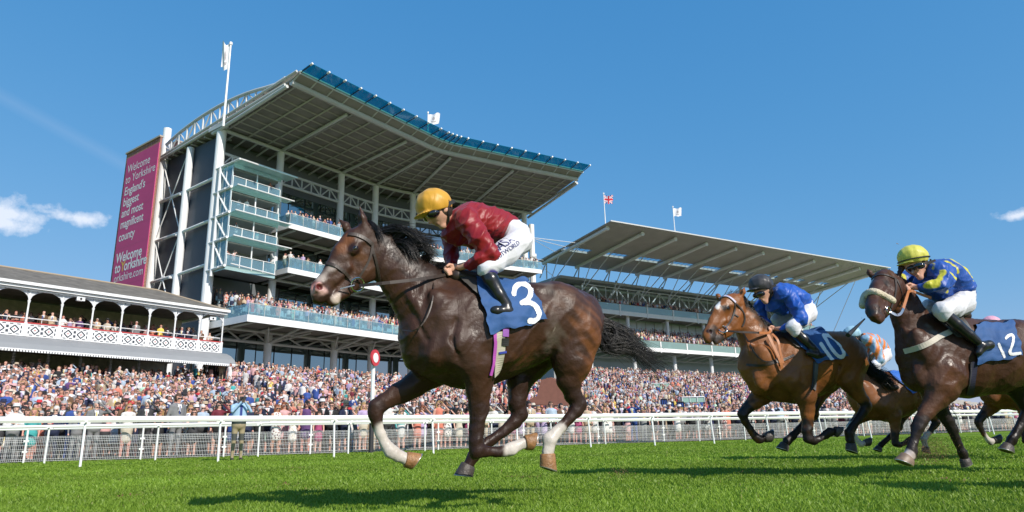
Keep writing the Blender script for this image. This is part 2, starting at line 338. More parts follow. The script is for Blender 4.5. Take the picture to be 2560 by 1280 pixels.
# roof slab, soffit and battens
m = MB(); sweep(m, [(-11.6, 30.47), (-1.4, 30.78), (11.1, 32.0), (12.3, 32.46), (12.3, 32.60), (10.5, 32.62), (-1.4, 31.4), (-11.6, 31.1)], -.15, TE)
m.build('roof', [ribbed('roof_sheet', (.36, .34, .31), 6, 0)][0], A)
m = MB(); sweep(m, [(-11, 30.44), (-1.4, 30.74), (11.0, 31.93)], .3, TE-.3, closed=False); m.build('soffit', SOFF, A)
m = MB()
for o in np.arange(-.4, 10.9, 1.22):
    for a, b in zip(tl(.4, TE-.3)[:-1], tl(.4, TE-.3)[1:]): m.tube(Q(a, o, sof(o)-.06), Q(b, o, sof(o)-.08), .085, 4, cap=False)
tt = .6
while tt < TE-.4:
    m.tube(Q(tt, -1.2, sof(-1.2)-.1), Q(tt, 10.9, sof(10.9)-.12), .11, 4, cap=False); tt += 2.3
m.build('soffit_grid', SOFG, A)
m = MB()
for a, b in zip(tl(-.1, TE)[:-1], tl(-.1, TE)[1:]):
    m.tube(Q(a, 11.1, 31.86), Q(b, 11.1, 31.86), .26, 10); m.tube(Q(a, 12.25, 32.42), Q(b, 12.25, 32.42), .09, 6)
m.build('front_beam', STEEL, A)
m = MB()
for a, b in zip(tl(-.1, TE)[:-1], tl(-.1, TE)[1:]): m.tube(Q(a, .1, 30.55), Q(b, .1, 30.55), .2, 8)
tt = 1.3
while tt < TE: m.tube(Q(tt, .1, 30.5), Q(tt, -2.2, 30.1), .1, 6); tt += 1.36
for o in np.arange(-1.6, -11, -1.25): m.tube(Q(-.2, o, sof(o)-.16), Q(2, o, sof(o)-.16), .1, 6)
m.box(Q(-.2, -.3, 30.7), FA.d*.35, FA.n*1.2, UP*.16)
m.build('rear_beam', STEEL, A)
for te, sx in ((-.35, -1), (TE+.1, 1)):   # edge tubes along both gable ends
    m = MB()
    for o0, o1, dz, r in ((-11.6, 10.6, -.22, .15), (-1.0, 10.9, -.5, .17), (-11.6, 12.2, .1, .12)): m.tube(Q(te, o0, sof(o0)+dz), Q(te, o1, sof(o1)+dz), r, 8)
    m.build('gable_edge', STEEL, A)
COLT = (0, 6.85, 15.1, 20.3, 25.6, 34.2, 42.2)
for tt in COLT[1:-1]:
    m = MB(); m.tube(Q(tt, -1, sof(-1)-.3), Q(tt, 10.5, sof(10.5)-.35), .17, 8); m.build('rafter', STEEL, A)
# the glass lip: panes on short outriggers with white ball ends
lts = np.linspace(0, TE, 24)
m = MB()
for a, b in zip(lts[:-1], lts[1:]):
    if abs(a-19) < 4.0:
        pass
    m.hexa([Q(a, 12.3, 32.62), Q(b, 12.3, 32.62), Q(b, 13.75, 32.86), Q(a, 13.75, 32.86), Q(a, 12.3, 32.66), Q(b, 12.3, 32.66), Q(b, 13.75, 32.90), Q(a, 13.75, 32.90)])
m.build('glass_lip', GLT, A)
for a in lts: m = MB(); m.tube(Q(a, 11.1, 31.95), Q(a, 12.3, 32.5), .08, 6); m.tube(Q(a, 12.3, 32.5), Q(a, 13.7, 32.72), .05, 6, m=1); m.tube(Q(a, 13.65, 32.75), Q(a, 13.95, 32.8), .10, 8, m=2); m.build('lip_bracket', [STEEL, BLK, WHITE], A)
m = MB(); sweep(m, [(12.36, 32.50), (12.42, 32.50), (12.42, 32.62), (12.36, 32.62)], -.1, TE); m.build('gutter', mat('pale_aqua_gutter', (.45, .72, .68), .4), A)
# bowstring truss above the roof edge
def truss_z(o): return 31.3+2.05*max(0, 1-((o+1.5)/12.0)**2)**.8 + (o+1.5)*.03
m = MB(); oo = np.linspace(-11.2, 10.2, 15); pts = [FA.P(-.1, o, max(truss_z(o), sof(o)+.75)) for o in oo]; m.pipe(pts, .17, 8)
for i in range(0, 14, 1):
    if i % 2 == 0 or True: m.tube(pts[i], FA.P(-.1, oo[i], sof(oo[i])+.5), .10, 6)
    j = i+1 if i % 2 else i; k = i if i % 2 else i+1
    m.tube(pts[j], FA.P(-.1, oo[k], sof(oo[k])+.5), .08, 6)
m.build('roof_truss', STEEL, A)
# walls
m = MB()
for k in range(5):
    z0 = (0, 12.7, 16.9, 21.2, 25.5)[k]; z1 = (12.66, 16.86, 21.16, 25.46, 30.3)[k]
    FA.box(m, .35, .6, -10.9, -6.0, z0, z1); FA.box(m, .35, .6, -5.96, -.5, z0, z1)
m.build('end_wall', DCLAD, A)
m = MB()
for a, b in zip(tl(.6, TE-.5)[:-1], tl(.6, TE-.5)[1:]): m.hexa([Q(a, -2.2, 27.0), Q(b, -2.2, 27.0), Q(b, -2.8, 27.0), Q(a, -2.8, 27.0), Q(a, -2.2, 30.5), Q(b, -2.2, 30.5), Q(b, -2.8, 30.5), Q(a, -2.8, 30.5)])
m.build('upper_wall', GCLAD, A); m = MB()
m.hexa([Q(.6, -2.2, 11.3), Q(9.2, -2.2, 11.3), Q(9.2, -2.8, 11.3), Q(.6, -2.8, 11.3), Q(.6, -2.2, 16.2), Q(9.2, -2.2, 16.2), Q(9.2, -2.8, 16.2), Q(.6, -2.8, 16.2)])
m.build('upper_wall', GCLAD, A)
m = MB()
for a, b in zip(tl(.6, TE-.5)[:-1], tl(.6, TE-.5)[1:]): m.quad(Q(a, -3, 5), Q(b, -3, 5), Q(b, -3, 30), Q(a, -3, 30))
sweep(m, [(-10, 0), (-3.05, 0), (-3.05, 30.2), (-10, 30.2)], .65, TE-.5)
m.build('core', INTER, A)
for nm, z0, z1, ta in (('ground_glazing', 5.2, 10.7, .6), ('first_floor_glazing', 11.3, 16.2, 9.3), ('second_floor_glazing', 16.9, 20.9, 5.5), ('top_floor_glazing', 21.3, 27.0, 5.5)):
    ts = list(np.arange(ta, TE-.6, 2.15))+[TE-.6]; m = MB(); f = MB()
    for a, b in zip(ts[:-1], ts[1:]):
        j = rng.uniform(-.02, .02, 2)
        m.quad(Q(a, -2.3+j[0], z0), Q(b, -2.3+j[0], z0), Q(b, -2.3+j[1], z1), Q(a, -2.3+j[1], z1))
        f.tube(Q(a, -2.26, z0), Q(a, -2.26, z1), .035, 4, cap=False)
        if rng.random() < .16: f.hexa([Q(a+.3, -2.28, z0), Q(a+1.5, -2.28, z0), Q(a+1.5, -2.24, z0), Q(a+.3, -2.24, z0), Q(a+.3, -2.28, z0+2.2), Q(a+1.5, -2.28, z0+2.2), Q(a+1.5, -2.24, z0+2.2), Q(a+.3, -2.24, z0+2.2)], 0)
    gz = m.build('glazing', GLW, A); f.build('mullions', BLK, gz)
# columns
def column(p, z0, z1, r, name='column'):
    m = MB(); m.tube((p[0], p[1], z0), (p[0], p[1], z1), r, 14); return m.build(name, WHITE, A, smooth=False)
column(FA.P(0, 0, 0), 0, 30.4, .46); column(FA.P(0, -5.7, 0), 0, 30.2, .38); column(FA.P(0, -11.1, 0), 0, 34.0, .42)
for tt in COLT[1:]:
    q = Q(tt, 0, 0); column(q, 5.2, 30.4, .38)
for z in (25.4, 21.05, 16.65, 12.4):
    m = MB(); m.tube(FA.P(-.05, -10.7, z), FA.P(-.05, -6.1, z), .17, 8); m.tube(FA.P(-.05, -5.3, z), FA.P(-.05, -.4, z+.15), .17, 8)
    m.tube(FA.P(-.55, -6.3, z-.25), FA.P(.3, -6.3, z-.25), .12, 6); m.build('tie_bar', WHITE, A)
for zc in (25.4, 16.65):
    m = MB()
    for sx in (-1, 1):
        for sz in (-1, 1): m.tube(FA.P(-.1, -8.4, zc), FA.P(-.1, -8.4+2.35*sx, zc+4.1*sz), .06, 6)
    m.box(FA.P(-.1, -8.4, zc), FA.d*.05, FA.n*.3, UP*.22); m.build('cross_brace', WHITE, A)
# lattice girder below the roof
for i in range(len(COLT)-1):
    m = MB(); a, b = COLT[i]+.35, COLT[i+1]-.35; k = 6 if b-a > 6 else 4; ts = np.linspace(a, b, k+1)
    for j in range(k):
        m.tube(Q(ts[j], 0, 28.2), Q(ts[j+1], 0, 28.2), .15, 8); m.tube(Q(ts[j], 0, 26.95), Q(ts[j+1], 0, 26.95), .15, 8)
        if j: m.tube(Q(ts[j], 0, 28.2), Q(ts[j], 0, 26.95), .09, 6)
        z0, z1 = ((26.95, 28.2), (28.2, 26.95))[j % 2]; m.tube(Q(ts[j], 0, z0), Q(ts[j+1], 0, z1), .08, 6)
    m.build('lattice_girder', STEEL, A)
# balconies
def balcony(t0, t1, o0, o1, z, gl=1.1, rails=1.6, glass=GLB, leftret=True, dk=.45):
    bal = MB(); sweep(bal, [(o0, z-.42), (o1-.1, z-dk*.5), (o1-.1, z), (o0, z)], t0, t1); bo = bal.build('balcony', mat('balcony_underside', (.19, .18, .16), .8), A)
    m = MB(); sweep(m, [(o1-.1, z-dk), (o1, z-dk), (o1, z+.08), (o1-.1, z+.08)], t0, t1)
    m.hexa([Q(t0-.1, o0, z-dk), Q(t0, o0, z-dk), Q(t0, o1, z-dk), Q(t0-.1, o1, z-dk), Q(t0-.1, o0, z+.08), Q(t0, o0, z+.08), Q(t0, o1, z+.08), Q(t0-.1, o1, z+.08)]); m.build('fascia', WHITE, bo)
    m = MB(); sweep(m, [(o1-.06, z+.1), (o1-.03, z+.1), (o1-.03, z+gl), (o1-.06, z+gl)], t0, t1)
    if leftret: m.hexa([Q(t0, o0, z+.1), Q(t0+.03, o0, z+.1), Q(t0+.03, o1-.05, z+.1), Q(t0, o1-.05, z+.1), Q(t0, o0, z+gl), Q(t0+.03, o0, z+gl), Q(t0+.03, o1-.05, z+gl), Q(t0, o1-.05, z+gl)])
    m.build('glass_balustrade', glass, bo)
    m = MB()
    for a, b in zip(tl(t0, t1)[:-1], tl(t0, t1)[1:]): m.tube(Q(a, o1-.05, z+gl+.04), Q(b, o1-.05, z+gl+.04), .03, 6)
    tt = t0
    while tt < t1: m.tube(Q(tt, o1-.0, z), Q(tt, o1-.0, z+gl), .022, 4); tt += rails
    m.build('handrail', STEEL, bo)
    m = MB(); tt = t0+.9
    while tt < t1: m.tube(Q(tt, o0, z-.6), Q(tt, o1-.3, z-.42), .13, 6); tt += 3.3
    for a, b in zip(tl(t0, t1)[:-1], tl(t0, t1)[1:]): m.tube(Q(a, (o0+o1)/2-.3, z-.6), Q(b, (o0+o1)/2-.3, z-.6), .15, 6)
    m.build('outrigger', STEEL, bo); return bo
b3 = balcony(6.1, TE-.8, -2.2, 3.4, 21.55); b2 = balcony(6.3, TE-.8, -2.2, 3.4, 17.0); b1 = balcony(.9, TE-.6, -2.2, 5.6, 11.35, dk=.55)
# deep lattice under the first balcony
m = MB()
for i in range(len(COLT)-1):
    a, b = max(COLT[i], .9), COLT[i+1]; ts = np.linspace(a, b, 5)
    for j in range(4): m.tube(Q(ts[j], 0, 9.9), Q(ts[j+1], 0, 9.9), .14, 6); z0, z1 = ((9.9, 10.8), (10.8, 9.9))[j % 2]; m.tube(Q(ts[j], 0, z0), Q(ts[j+1], 0, z1), .09, 6)
    m.tube(Q(b, 0, 9.9), Q(b, 5, 10.9), .12, 6); m.tube(Q(b, 0, 9.9), Q(b-2.4, 3.5, 10.85), .09, 6); m.tube(Q(b, 0, 9.9), Q(b+2.4, 3.5, 10.85), .09, 6)
m.build('deck_truss', STEEL, A)
# stepped seating on the first balcony
m = MB(); st = MB()
for k in range(5):
    o = 4.7-k*1.15
    sweep(m, [(o-1.15, 11.36), (o, 11.36), (o, 11.45+k*.42), (o-1.15, 11.45+k*.42)], 1.2, TE-1)
    tt = 1.4+.2*(k % 2)
    while tt < TE-1.3:
        for q0, q1, w in ((0, .40, .42),):
            a = Q(tt, o-.35, 11.45+k*.42+.42); s_, b_, an = path(tt); dd = FA.d*math.cos(an)+FA.n*math.sin(an); nn = np.array([dd[1], -dd[0], 0])
            st.box(a, dd*.22, nn*.2, UP*.03); st.box(a-nn*.2+UP*.22, dd*.22, nn*.025, UP*.22); st.box(a-UP*.22, dd*.04, nn*.12, UP*.2)
        tt += .56
m.build('stepped_deck', CONC, b1); o = st.build('seat_rows', mat('pale_blue_seat', (.33, .46, .52), .5), b1); o['kind'] = 'stuff'
# corner hospitality boxes
fl = (16.2, 18.9, 21.35, 23.85, 26.2)
bx = MB(); FA.box(bx, -.1, 5.0, .1, 2.95, 15.8, 16.05); hb = bx.build('corner_boxes', GCLAD, A)
for k in range(4):
    z0, z1 = fl[k], fl[k+1]
    m = MB(); FA.box(m, -.1, 5.0, .25, 2.9, z0-.14, z0+.05); FA.box(m, .0, 5.0, .25, 2.6, z1-.5, z1-.32); FA.box(m, 0, 5, .1, .24, z0, z1-.3); FA.box(m, 4.95, 5.05, .25, 1.6, z0+.06, z1-.52)
    m.build('box_floor', GREYM, hb)
    m = MB(); FA.box(m, -.18, 5.05, 2.98, 3.02, z0-.42, z0-.12); FA.box(m, -.2, -.16, .5, 2.97, z0-.42, z0-.13)
    FA.box(m, -.18, 5.9 if k else 5.05, 3.0, 3.9 if k else 3.04, z0+.12 if 0 else z0-.12, z0-.09)
    m.build('glass_fascia', GLS, hb)
    m = MB(); FA.box(m, -.18, 5.05, 3.0, 3.03, z0, z0+.98); FA.box(m, -.2, -.17, .5, 2.98, z0, z1-.3); m.build('glass_front', GLB, hb)
    m = MB()
    for s in (-.15, 1.2, 2.45, 3.7, 5.0): m.tube(FA.P(s, 3.05, z0-.1), FA.P(s, 3.05, z0+1.05), .04, 6)
    for s in (-.15, 2.45, 5.0): m.tube(FA.P(s, 2.9, z0), FA.P(s, 2.9, z1-.2), .07, 6)
    for o in (.9, 1.95): m.tube(FA.P(-.2, o, z0), FA.P(-.2, o, z1), .04, 6)
    m.tube(FA.P(-.15, 3.05, z0+1.05), FA.P(5.0, 3.05, z0+1.05), .035, 6)
    m.tube(FA.P(-.3, -.2, z0-.2), FA.P(-.3, 3.1, z0-.1), .13, 8); m.tube(FA.P(-.5, 2.2, z0-.15), FA.P(-.1, 2.2, z0-.15), .1, 8)
    m.tube(FA.P(-.2, 3.95, z0-.05), FA.P(6.1 if k else 5, 3.95 if k else 3.1, z0-.05), .06, 6)
    m.tube(FA.P(-.3, .8, z1-.2), FA.P(-.25, 2.6, z0+.1), .08, 6)
    m.build('box_frame', WHITE, hb)
m = MB(); FA.box(m, -.2, 6.0, 2.6, 4.2, 26.2, 26.25); FA.box(m, -.2, 5.05, 3.0, 3.05, 25.75, 26.15); FA.box(m, -.2, -.16, .5, 2.98, 25.7, 26.18); m.build('glass_canopy', GLS, hb)
m = MB(); m.tube(FA.P(-.2, 4.2, 26.25), FA.P(6.1, 4.2, 26.25), .07, 6); m.tube(FA.P(-.3, 1.0, 15.4), FA.P(-.3, 1.0, 26.3), .16, 8); m.tube(FA.P(-.3, .2, 26.2), FA.P(-.3, 4.2, 26.25), .1, 6); FA.box(m, 0, 5, .25, 2.9, 25.9, 26.1); m.build('canopy_frame', WHITE, hb)
# ================================================================ brick stair tower with banner
ST = -1.6
T = empty('brick_tower', FA.P(ST, -14, 0), 'tall red brick stair tower at the left end of the big grandstand', 'tower')
oR, zR = FA.py(405, 338, ST); oL, zL = FA.py(317, 388, ST)
m = MB(); FA.box(m, ST, ST+.2, oL, oR-.25, 0, zR-.1); FA.box(m, ST+.21, 6, oL+.3, -11.75, 0, zR-.12); FA.box(m, 1.2, 4, -13.5, -10.95, 20, zR+.9); m.build('wall', BRICKM, T)
m = MB(); FA.box(m, ST-.12, ST+.3, oL-.1, oR-.2, zR-.1, zR+.08); FA.box(m, 1.1, 4.1, -13.6, -10.9, zR+.9, zR+1.05); FA.box(m, 1.5, 3.4, oL-1.1, oL-.02, 18.6, 18.9); m.build('coping', mat('stone_coping', (.42, .36, .30), .8), T)
c = [FA.py(318, 403, ST-.15), FA.py(396, 352, ST-.15), FA.py(366, 716, ST-.15), FA.py(279, 704, ST-.15)]
ob0, ob1, zt_ = (c[0][0]+c[3][0])/2, (c[1][0]+c[2][0])/2-.25, (c[0][1]+c[1][1])/2
BN = empty('banner', FA.P(ST-.15, (ob0+ob1)/2, 14), 'tall pink fabric banner with white lettering hung on the brick tower', 'banner')
PINK = mat('pink_banner_fabric', (.56, .06, .20), .7, var=.05, vscale=.4)
m = MB(); FA.box(m, ST-.16, ST-.08, ob0, ob1, 12.5, zt_); m.build('fabric', PINK, BN)
m = MB()
for z in np.arange(zt_-2.1, 13, -2.1): FA.box(m, ST-.165, ST-.16, ob0+.02, ob1-.02, z, z+.03)
m.build('seam', mat('banner_seam', (.50, .09, .2), .7), BN)
def text(body, size, org, xdir, up, matl, parent, name='lettering', bold=0., depth=.004, shear=0., xs=1.):
    cu = bpy.data.curves.new(name, 'FONT'); cu.body = body; cu.size = size; cu.offset = bold; cu.extrude = 0; cu.shear = shear
    to = bpy.data.objects.new(name, cu); C.objects.link(to); bpy.context.view_layer.update()
    me = bpy.data.meshes.new_from_object(to.evaluated_get(bpy.context.evaluated_depsgraph_get())); bpy.data.objects.remove(to)
    vs = np.array([v.co for v in me.vertices]); fs = [tuple(p.vertices) for p in me.polygons]
    w = vs @ np.array([[1, 0, 0], [0, 1, 0], [0, 0, 0]]); pts = np.asarray(org)+np.outer(w[:, 0]*xs, xdir)+np.outer(w[:, 1], up)
    return pts, fs, me
def lettering(lines, matl, parent, nrm, name='lettering'):
    m = MB()
    for (body, size, org, xd, up, bold, xs) in lines:
        pts, fs, me = text(body, size, org, xd, up, matl, parent, bold=bold, xs=xs); m.add(pts, fs)
    return m.build(name, matl, parent)
wid = ob1-ob0; LT = mat('white_lettering', (.82, .82, .82), .6); YT = mat('yellow_lettering', (.80, .48, .05), .6)
lines = []; yel = []
def zat(px, py): return FA.py(px, py, ST-.17)
for body, (px, py), hpx, bold in (('Welcome', (318, 434), 26, 0), ('to Yorkshire', (313, 461), 26, 0), ("England's", (310, 490), 26, .018), ('biggest', (307, 517), 26, .018), ('and most', (303, 545), 26, .018), ('magnificent', (300, 573), 26, .018), ('county', (296, 605), 26, .018), ('Welcome', (289, 659), 29, .03), ('to  orkshire', (286, 684), 29, .03), (' orkshire.com', (280, 709), 24, 0)):
    o_, z_ = zat(px, py); size = hpx*.052
    lines.append((body, size*1.0, FA.P(ST-.17, o_, z_), FA.n, UP, bold, .80 if 'magn' in body else .92))
    if '  ork' in body: yel.append(('Y', size, FA.P(ST-.172, o_+1.30*size/1.5, z_), FA.n, UP, .03, .92))
lettering(lines, LT, BN, -FA.d); lettering(yel, YT, BN, -FA.d, 'yellow_letter')
# ================================================================ old white pavilion
PO = 9.0
PV = empty('pavilion', FA.P(-12, PO, 5), 'old white pavilion with a slate roof, arched iron valance and grey awning', 'pavilion')
s1 = FA.px(553, 860, PO)[0]; bay = 1.93; ncol = 16
SLATE = mat('slate_roof', (.155, .14, .118), .9, var=.28, vscale=1.6, bump=.6, bscale=9)
zE, zR_, oR_ = 10.72, 12.72, PO-5.2
sL = s1-ncol*bay; sg = s1+.0; sr = FA.px(395, 712, oR_)[0]
m = MB(); e0, e1 = FA.P(sL, PO+.45, zE), FA.P(sg+.25, PO+.45, zE); r0, r1 = FA.P(sL, oR_, zR_), FA.P(sr, oR_, zR_); bk0, bk1 = FA.P(sL, oR_-5, zE), FA.P(sg+.25, oR_-5.2, zE)
m.quad(e0, e1, r1, r0); m.add([e1, bk1, r1], [(0, 1, 2)]); m.quad(bk1, bk0, r0, r1); m.quad(e0-UP*.02, bk0-UP*.02, bk1-UP*.02, e1-UP*.02); m.build('roof', SLATE, PV)
m = MB(); m.tube(r0, r1, .1, 6); m.tube(r1, e1, .09, 6); m.build('ridge_tiles', mat('ridge_clay', (.35, .28, .2), .9), PV)
m = MB(); FA.box(m, sL, sg+.25, PO+.38, PO+.55, zE-.16, zE+.03); FA.box(m, sL, sg+.1, PO+.2, PO+.37, zE-.34, zE-.18); FA.box(m, sg+.08, sg+.25, PO-8, PO+.4, zE-.2, zE); FA.box(m, sL, sg, PO-.05, PO+.19, zE-.44, zE-.36)
m.build('gutter', WHITE, PV)
FRET = bpy.data.materials.new('white_fretwork'); FRET.use_nodes = True; t = FRET.node_tree; p = t.nodes['Principled BSDF']; co = t.nodes.new('ShaderNodeTexCoord'); vo = t.nodes.new('ShaderNodeTexVoronoi'); vo.inputs['Scale'].default_value = 4.0; vo.inputs['Randomness'].default_value = .35
t.links.new(co.outputs['Object'], vo.inputs[0]); rp = t.nodes.new('ShaderNodeValToRGB'); rp.color_ramp.elements[0].position = .24; rp.color_ramp.elements[0].color = (.05, .055, .07, 1); rp.color_ramp.elements[1].position = .34; rp.color_ramp.elements[1].color = (.62, .64, .68, 1); t.links.new(vo.outputs['Distance'], rp.inputs[0]); t.links.new(rp.outputs[0], p.inputs['Base Color'])
zf, zr = 7.35, 8.22
for k in range(ncol):
    sb, sa = s1-k*bay, s1-(k+1)*bay; m = MB(); n = 14; us = np.linspace(sa, sb, n+1)
    low = [zE-1.12+.72*math.sqrt(max(0, 1-((u-(sa+sb)/2)/(bay/2))**2))-.02 for u in us]
    m.strip([FA.P(u, PO+.02, z) for u, z in zip(us, low)], [FA.P(u, PO+.02, zE-.36) for u in us]); m.strip([FA.P(u, PO-.03, z) for u, z in zip(us, low)], [FA.P(u, PO-.03, zE-.36) for u in us]); m.strip([FA.P(u, PO-.03, z) for u, z in zip(us, low)], [FA.P(u, PO+.02, z) for u, z in zip(us, low)])
    m.build('valance', FRET, PV)
    m = MB(); m.tube(FA.P(sb, PO, zf), FA.P(sb, PO, zr), .12, 8); m.tube(FA.P(sb, PO, zr), FA.P(sb, PO, zE-.4), .055, 8); m.tube(FA.P(sb, PO, zE-1.25), FA.P(sb, PO, zE-1.05), .06, 8, .10)
    m.build('column', WHITE, PV)
    m = MB(); FA.box(m, sa+.1, sb-.1, PO-.03, PO+.03, zf, zr-.05)
    for j in range(2):
        c0 = sa+.1+(bay-.2)*(.27+.46*j); zc = (zf+zr)/2-.03; d_ = .24
        for a0, a1 in (((-1, 0), (0, 1)), ((0, 1), (1, 0)), ((1, 0), (0, -1)), ((0, -1), (-1, 0))):
            m.tube(FA.P(c0+a0[0]*d_, PO+.045, zc+a0[1]*d_), FA.P(c0+a1[0]*d_, PO+.045, zc+a1[1]*d_), .035, 4, m=1)
        FA.box(m, c0-.035, c0+.035, PO+.035, PO+.05, zc-.04, zc+.04, 2)
        for dx in (-.36, .36):
            for dz in (-.22, .06): FA.box(m, c0+dx-.035, c0+dx+.035, PO+.034, PO+.05, zc+dz, zc+dz+.16, 1)
        for dz in (-.33, .30): FA.box(m, c0-.3, c0-.1, PO+.034, PO+.05, zc+dz, zc+dz+.05, 1); FA.box(m, c0+.1, c0+.3, PO+.034, PO+.05, zc+dz, zc+dz+.05, 1)
    m.build('balustrade_panel', [WHITE, DCLAD, RED], PV)
m = MB(); FA.box(m, sL, s1+.1, PO-.06, PO+.06, zr-.05, zr+.03); m.build('red_rail', RED, PV)
m = MB(); m.tube(FA.P(sL, PO-.25, zr+.33), FA.P(s1, PO-.25, zr+.33), .035, 6)
for k in range(ncol*2): m.tube(FA.P(s1-k*bay/2, PO-.25, zf), FA.P(s1-k*bay/2, PO-.25, zr+.33), .02, 4)
m.build('handrail', WHITE, PV)
m = MB(); FA.box(m, sL, s1+.1, PO-9, PO, zf-.2, zf-.02); m.build('upper_floor', CREAM, PV)
m = MB(); FA.box(m, sL, s1-.2, PO-6.2, PO-6, zf, zE-.1); FA.box(m, sL, s1-.2, PO-8.2, PO-8, 4.1, zf-.2); m.build('back_wall', mat('old_cream_wall', (.52, .46, .36), .85, var=.2), PV)
m = MB()
for k in range(4): FA.box(m, sL, s1-.1, PO-1.2-(k+1)*1.1, PO-1.2-k*1.1, zf-.02, zf+.16*(k+1))
m.build('standing_steps', CONC, PV)
m = MB(); prof = [(PO+.05, zf-.02), (PO+.6, zf-.10), (PO+1.2, zf-.33), (PO+1.75, zf-.68), (PO+2.05, zf-1.08)]
m.strip
for (oa, za), (ob, zb) in zip(prof[:-1], prof[1:]): m.quad(FA.P(sL, oa, za), FA.P(s1+.18, oa, za), FA.P(s1+.18, ob, zb), FA.P(sL, ob, zb)); m.quad(FA.P(sL, oa, za-.04), FA.P(sL, ob, zb-.04), FA.P(s1+.18, ob, zb-.04), FA.P(s1+.18, oa, za-.04))
m.add([FA.P(s1+.18, o, z) for o, z in prof]+[FA.P(s1+.18, PO+.05, zf-1.08)], [(0, 1, 2, 3, 4, 5)])
m.build('awning', mat('grey_awning', (.27, .28, .29), .5, var=.04, vscale=.8), PV)
m = MB(); n = int((s1+.18-sL)/.16)
for k in range(n): FA.box(m, sL+k*.16, sL+k*.16+.11, PO+2.03, PO+2.07, zf-1.22, zf-1.08)
FA.box(m, sL, s1+.18, PO+2.0, PO+2.06, zf-1.10, zf-1.04); m.build('scalloped_edge', WHITE, PV)
STRI = ribbed('striped_post', (.6, .6, .6), 3.2, 2); t = STRI.node_tree
w = [x for x in t.nodes if x.type == 'TEX_WAVE'][0]; rp = t.nodes.new('ShaderNodeValToRGB'); rp.color_ramp.elements[0].position = .45; rp.color_ramp.elements[0].color = (.03, .03, .04, 1); rp.color_ramp.elements[1].position = .55; rp.color_ramp.elements[1].color = (.6, .6, .6, 1); t.links.new(w.outputs[0], rp.inputs[0]); t.links.new(rp.outputs[0], t.nodes['Principled BSDF'].inputs['Base Color'])
for k in range(ncol):
    s = FA.px(478, 930, PO)[0]-(k-.0)*bay; m = MB(); m.tube(FA.P(s, PO-.1, 4.1), FA.P(s, PO-.1, 4.9), .12, 8, m=1); m.tube(FA.P(s, PO-.1, 4.9), FA.P(s, PO-.1, zf-.2), .09, 8); m.build('lower_post', [STRI, WHITE], PV)
for px, py in ((200, 748), (530, 797)):
    s, z = FA.px(px, py, PO+.5); q = FA.P(s, PO+.5, z)
    r = empty('loudspeaker', q, 'small white loudspeaker on the pavilion eaves %s' % ('above the middle of the balcony' if px < 300 else 'at its right hand corner'), 'loudspeaker', 'loudspeakers under the pavilion gutter')
    m = MB(); m.hexa([q+FA.d*a*.25*k1+FA.n*o+UP*z for z in (-.12, .12) for a, o, k1 in ((-1, .18, 1), (1, .18, 1), (1, -.18, .7), (-1, -.18, .7))]); m.build('cabinet', WHITE, r)
    m = MB(); m.tube(q+FA.n*.19, q+FA.n*.175, .08, 12); m.build('cone', BLK, r)
# ================================================================ second grandstand (right)
B = empty('grandstand', F2.P(0, 0, 0), 'long grandstand on the right, its flat tilted roof on raking tubes with skylights', 'grandstand')
L2 = 62
zA_, zB_ = 27.9, 29.6
Bk = atY(1345, 655, 109.0); Fr = hit(1527, 553, Bk, azv(59)); dR = azv(59.6); nR = unit(np.array([(Fr-Bk)[0], (Fr-Bk)[1], 0])); wR = np.linalg.norm((Fr-Bk)[:2]); rz = (Fr[2]-Bk[2])/wR
def RP(s, o, dz=0.): return Bk+dR*s+nR*o+UP*(rz*o+dz)
m = MB(); LR = 67
def rslab(mb, s0, s1, o0, o1, z0, z1, k=0): mb.hexa([RP(s0, o1, z0), RP(s1, o1, z0), RP(s1, o0, z0), RP(s0, o0, z0), RP(s0, o1, z1), RP(s1, o1, z1), RP(s1, o0, z1), RP(s0, o0, z1)], k)
rslab(m, 0, LR, 0, 6.6, -.0, .2); rslab(m, 0, LR, 8.0, wR, 0, .10)
n = 9; bl = LR/n
for k in range(n+1): rslab(m, max(0, k*bl-1.0-1.2), min(LR, k*bl-1.0+1.2), 6.6, 8.0, 0.0, .15)
m.build('roof', ribbed('roof_sheet_brown_grey', (.45, .42, .395), 9, 0, .6, .3), B)
m = MB(); rslab(m, -.1, LR+.1, wR, wR+.12, -.05, .12); m.build('front_gutter', STEEL, B)
for k in range(n):
    m = MB(); a, b = k*bl-1+1.2, (k+1)*bl-1-1.2
    rslab(m, a, b, 6.65, 7.95, .1, .13); sk = m.build('skylight', glassmat('skylight_glass', (.8, .93, 1), .85, .05), B)
    m = MB(); rslab(m, a, b, 6.45, 6.6, -.12, .0)
    for q in np.linspace(a, b, 6): m.tube(RP(q, 6.65, .2), RP(q, 7.95, .2), .05, 4)
    m.build('skylight_frame', mat('pale_skylight_upstand', (.6, .58, .53), .7), sk)
for k in range(n+2):
    s = .6+k*(LR-1.2)/(n+1)
    m = MB(); m.tube(RP(s, .6, -.4), RP(s, wR-1.6, -.4), .27, 8); m.tube(RP(s, wR-1.62, -.4), RP(s, wR-1.5, -.4), .33, 12, m=1); m.build('rafter', [WHITE, WHITE], B)
    base = RP(s, 3, 0); bs, bo = (base-F2.c)@F2.d, (base-F2.c)@F2.n
    for a_, b_, r_ in ((RP(s, 5.2, -.5), F2.P(bs-2.0, .6, 22.6), .075), (RP(s, 11.0, -.5), F2.P(bs-2.0, .6, 22.6), .075), (RP(s, 1.6, -.4), F2.P(bs-.6, -3.4, 25.3), .1), (RP(s, 1.6, -.4), F2.P(bs+.8, -3.4, 25.3), .1)): m = MB(); m.tube(a_, b_, r_, 6); m.build('raking_strut', STEEL, B)
def b2box(nm, mt, *boxes, parent=B):
    m = MB()
    for bb in boxes: F2.box(m, *bb)
    return m.build(nm, mt, parent)
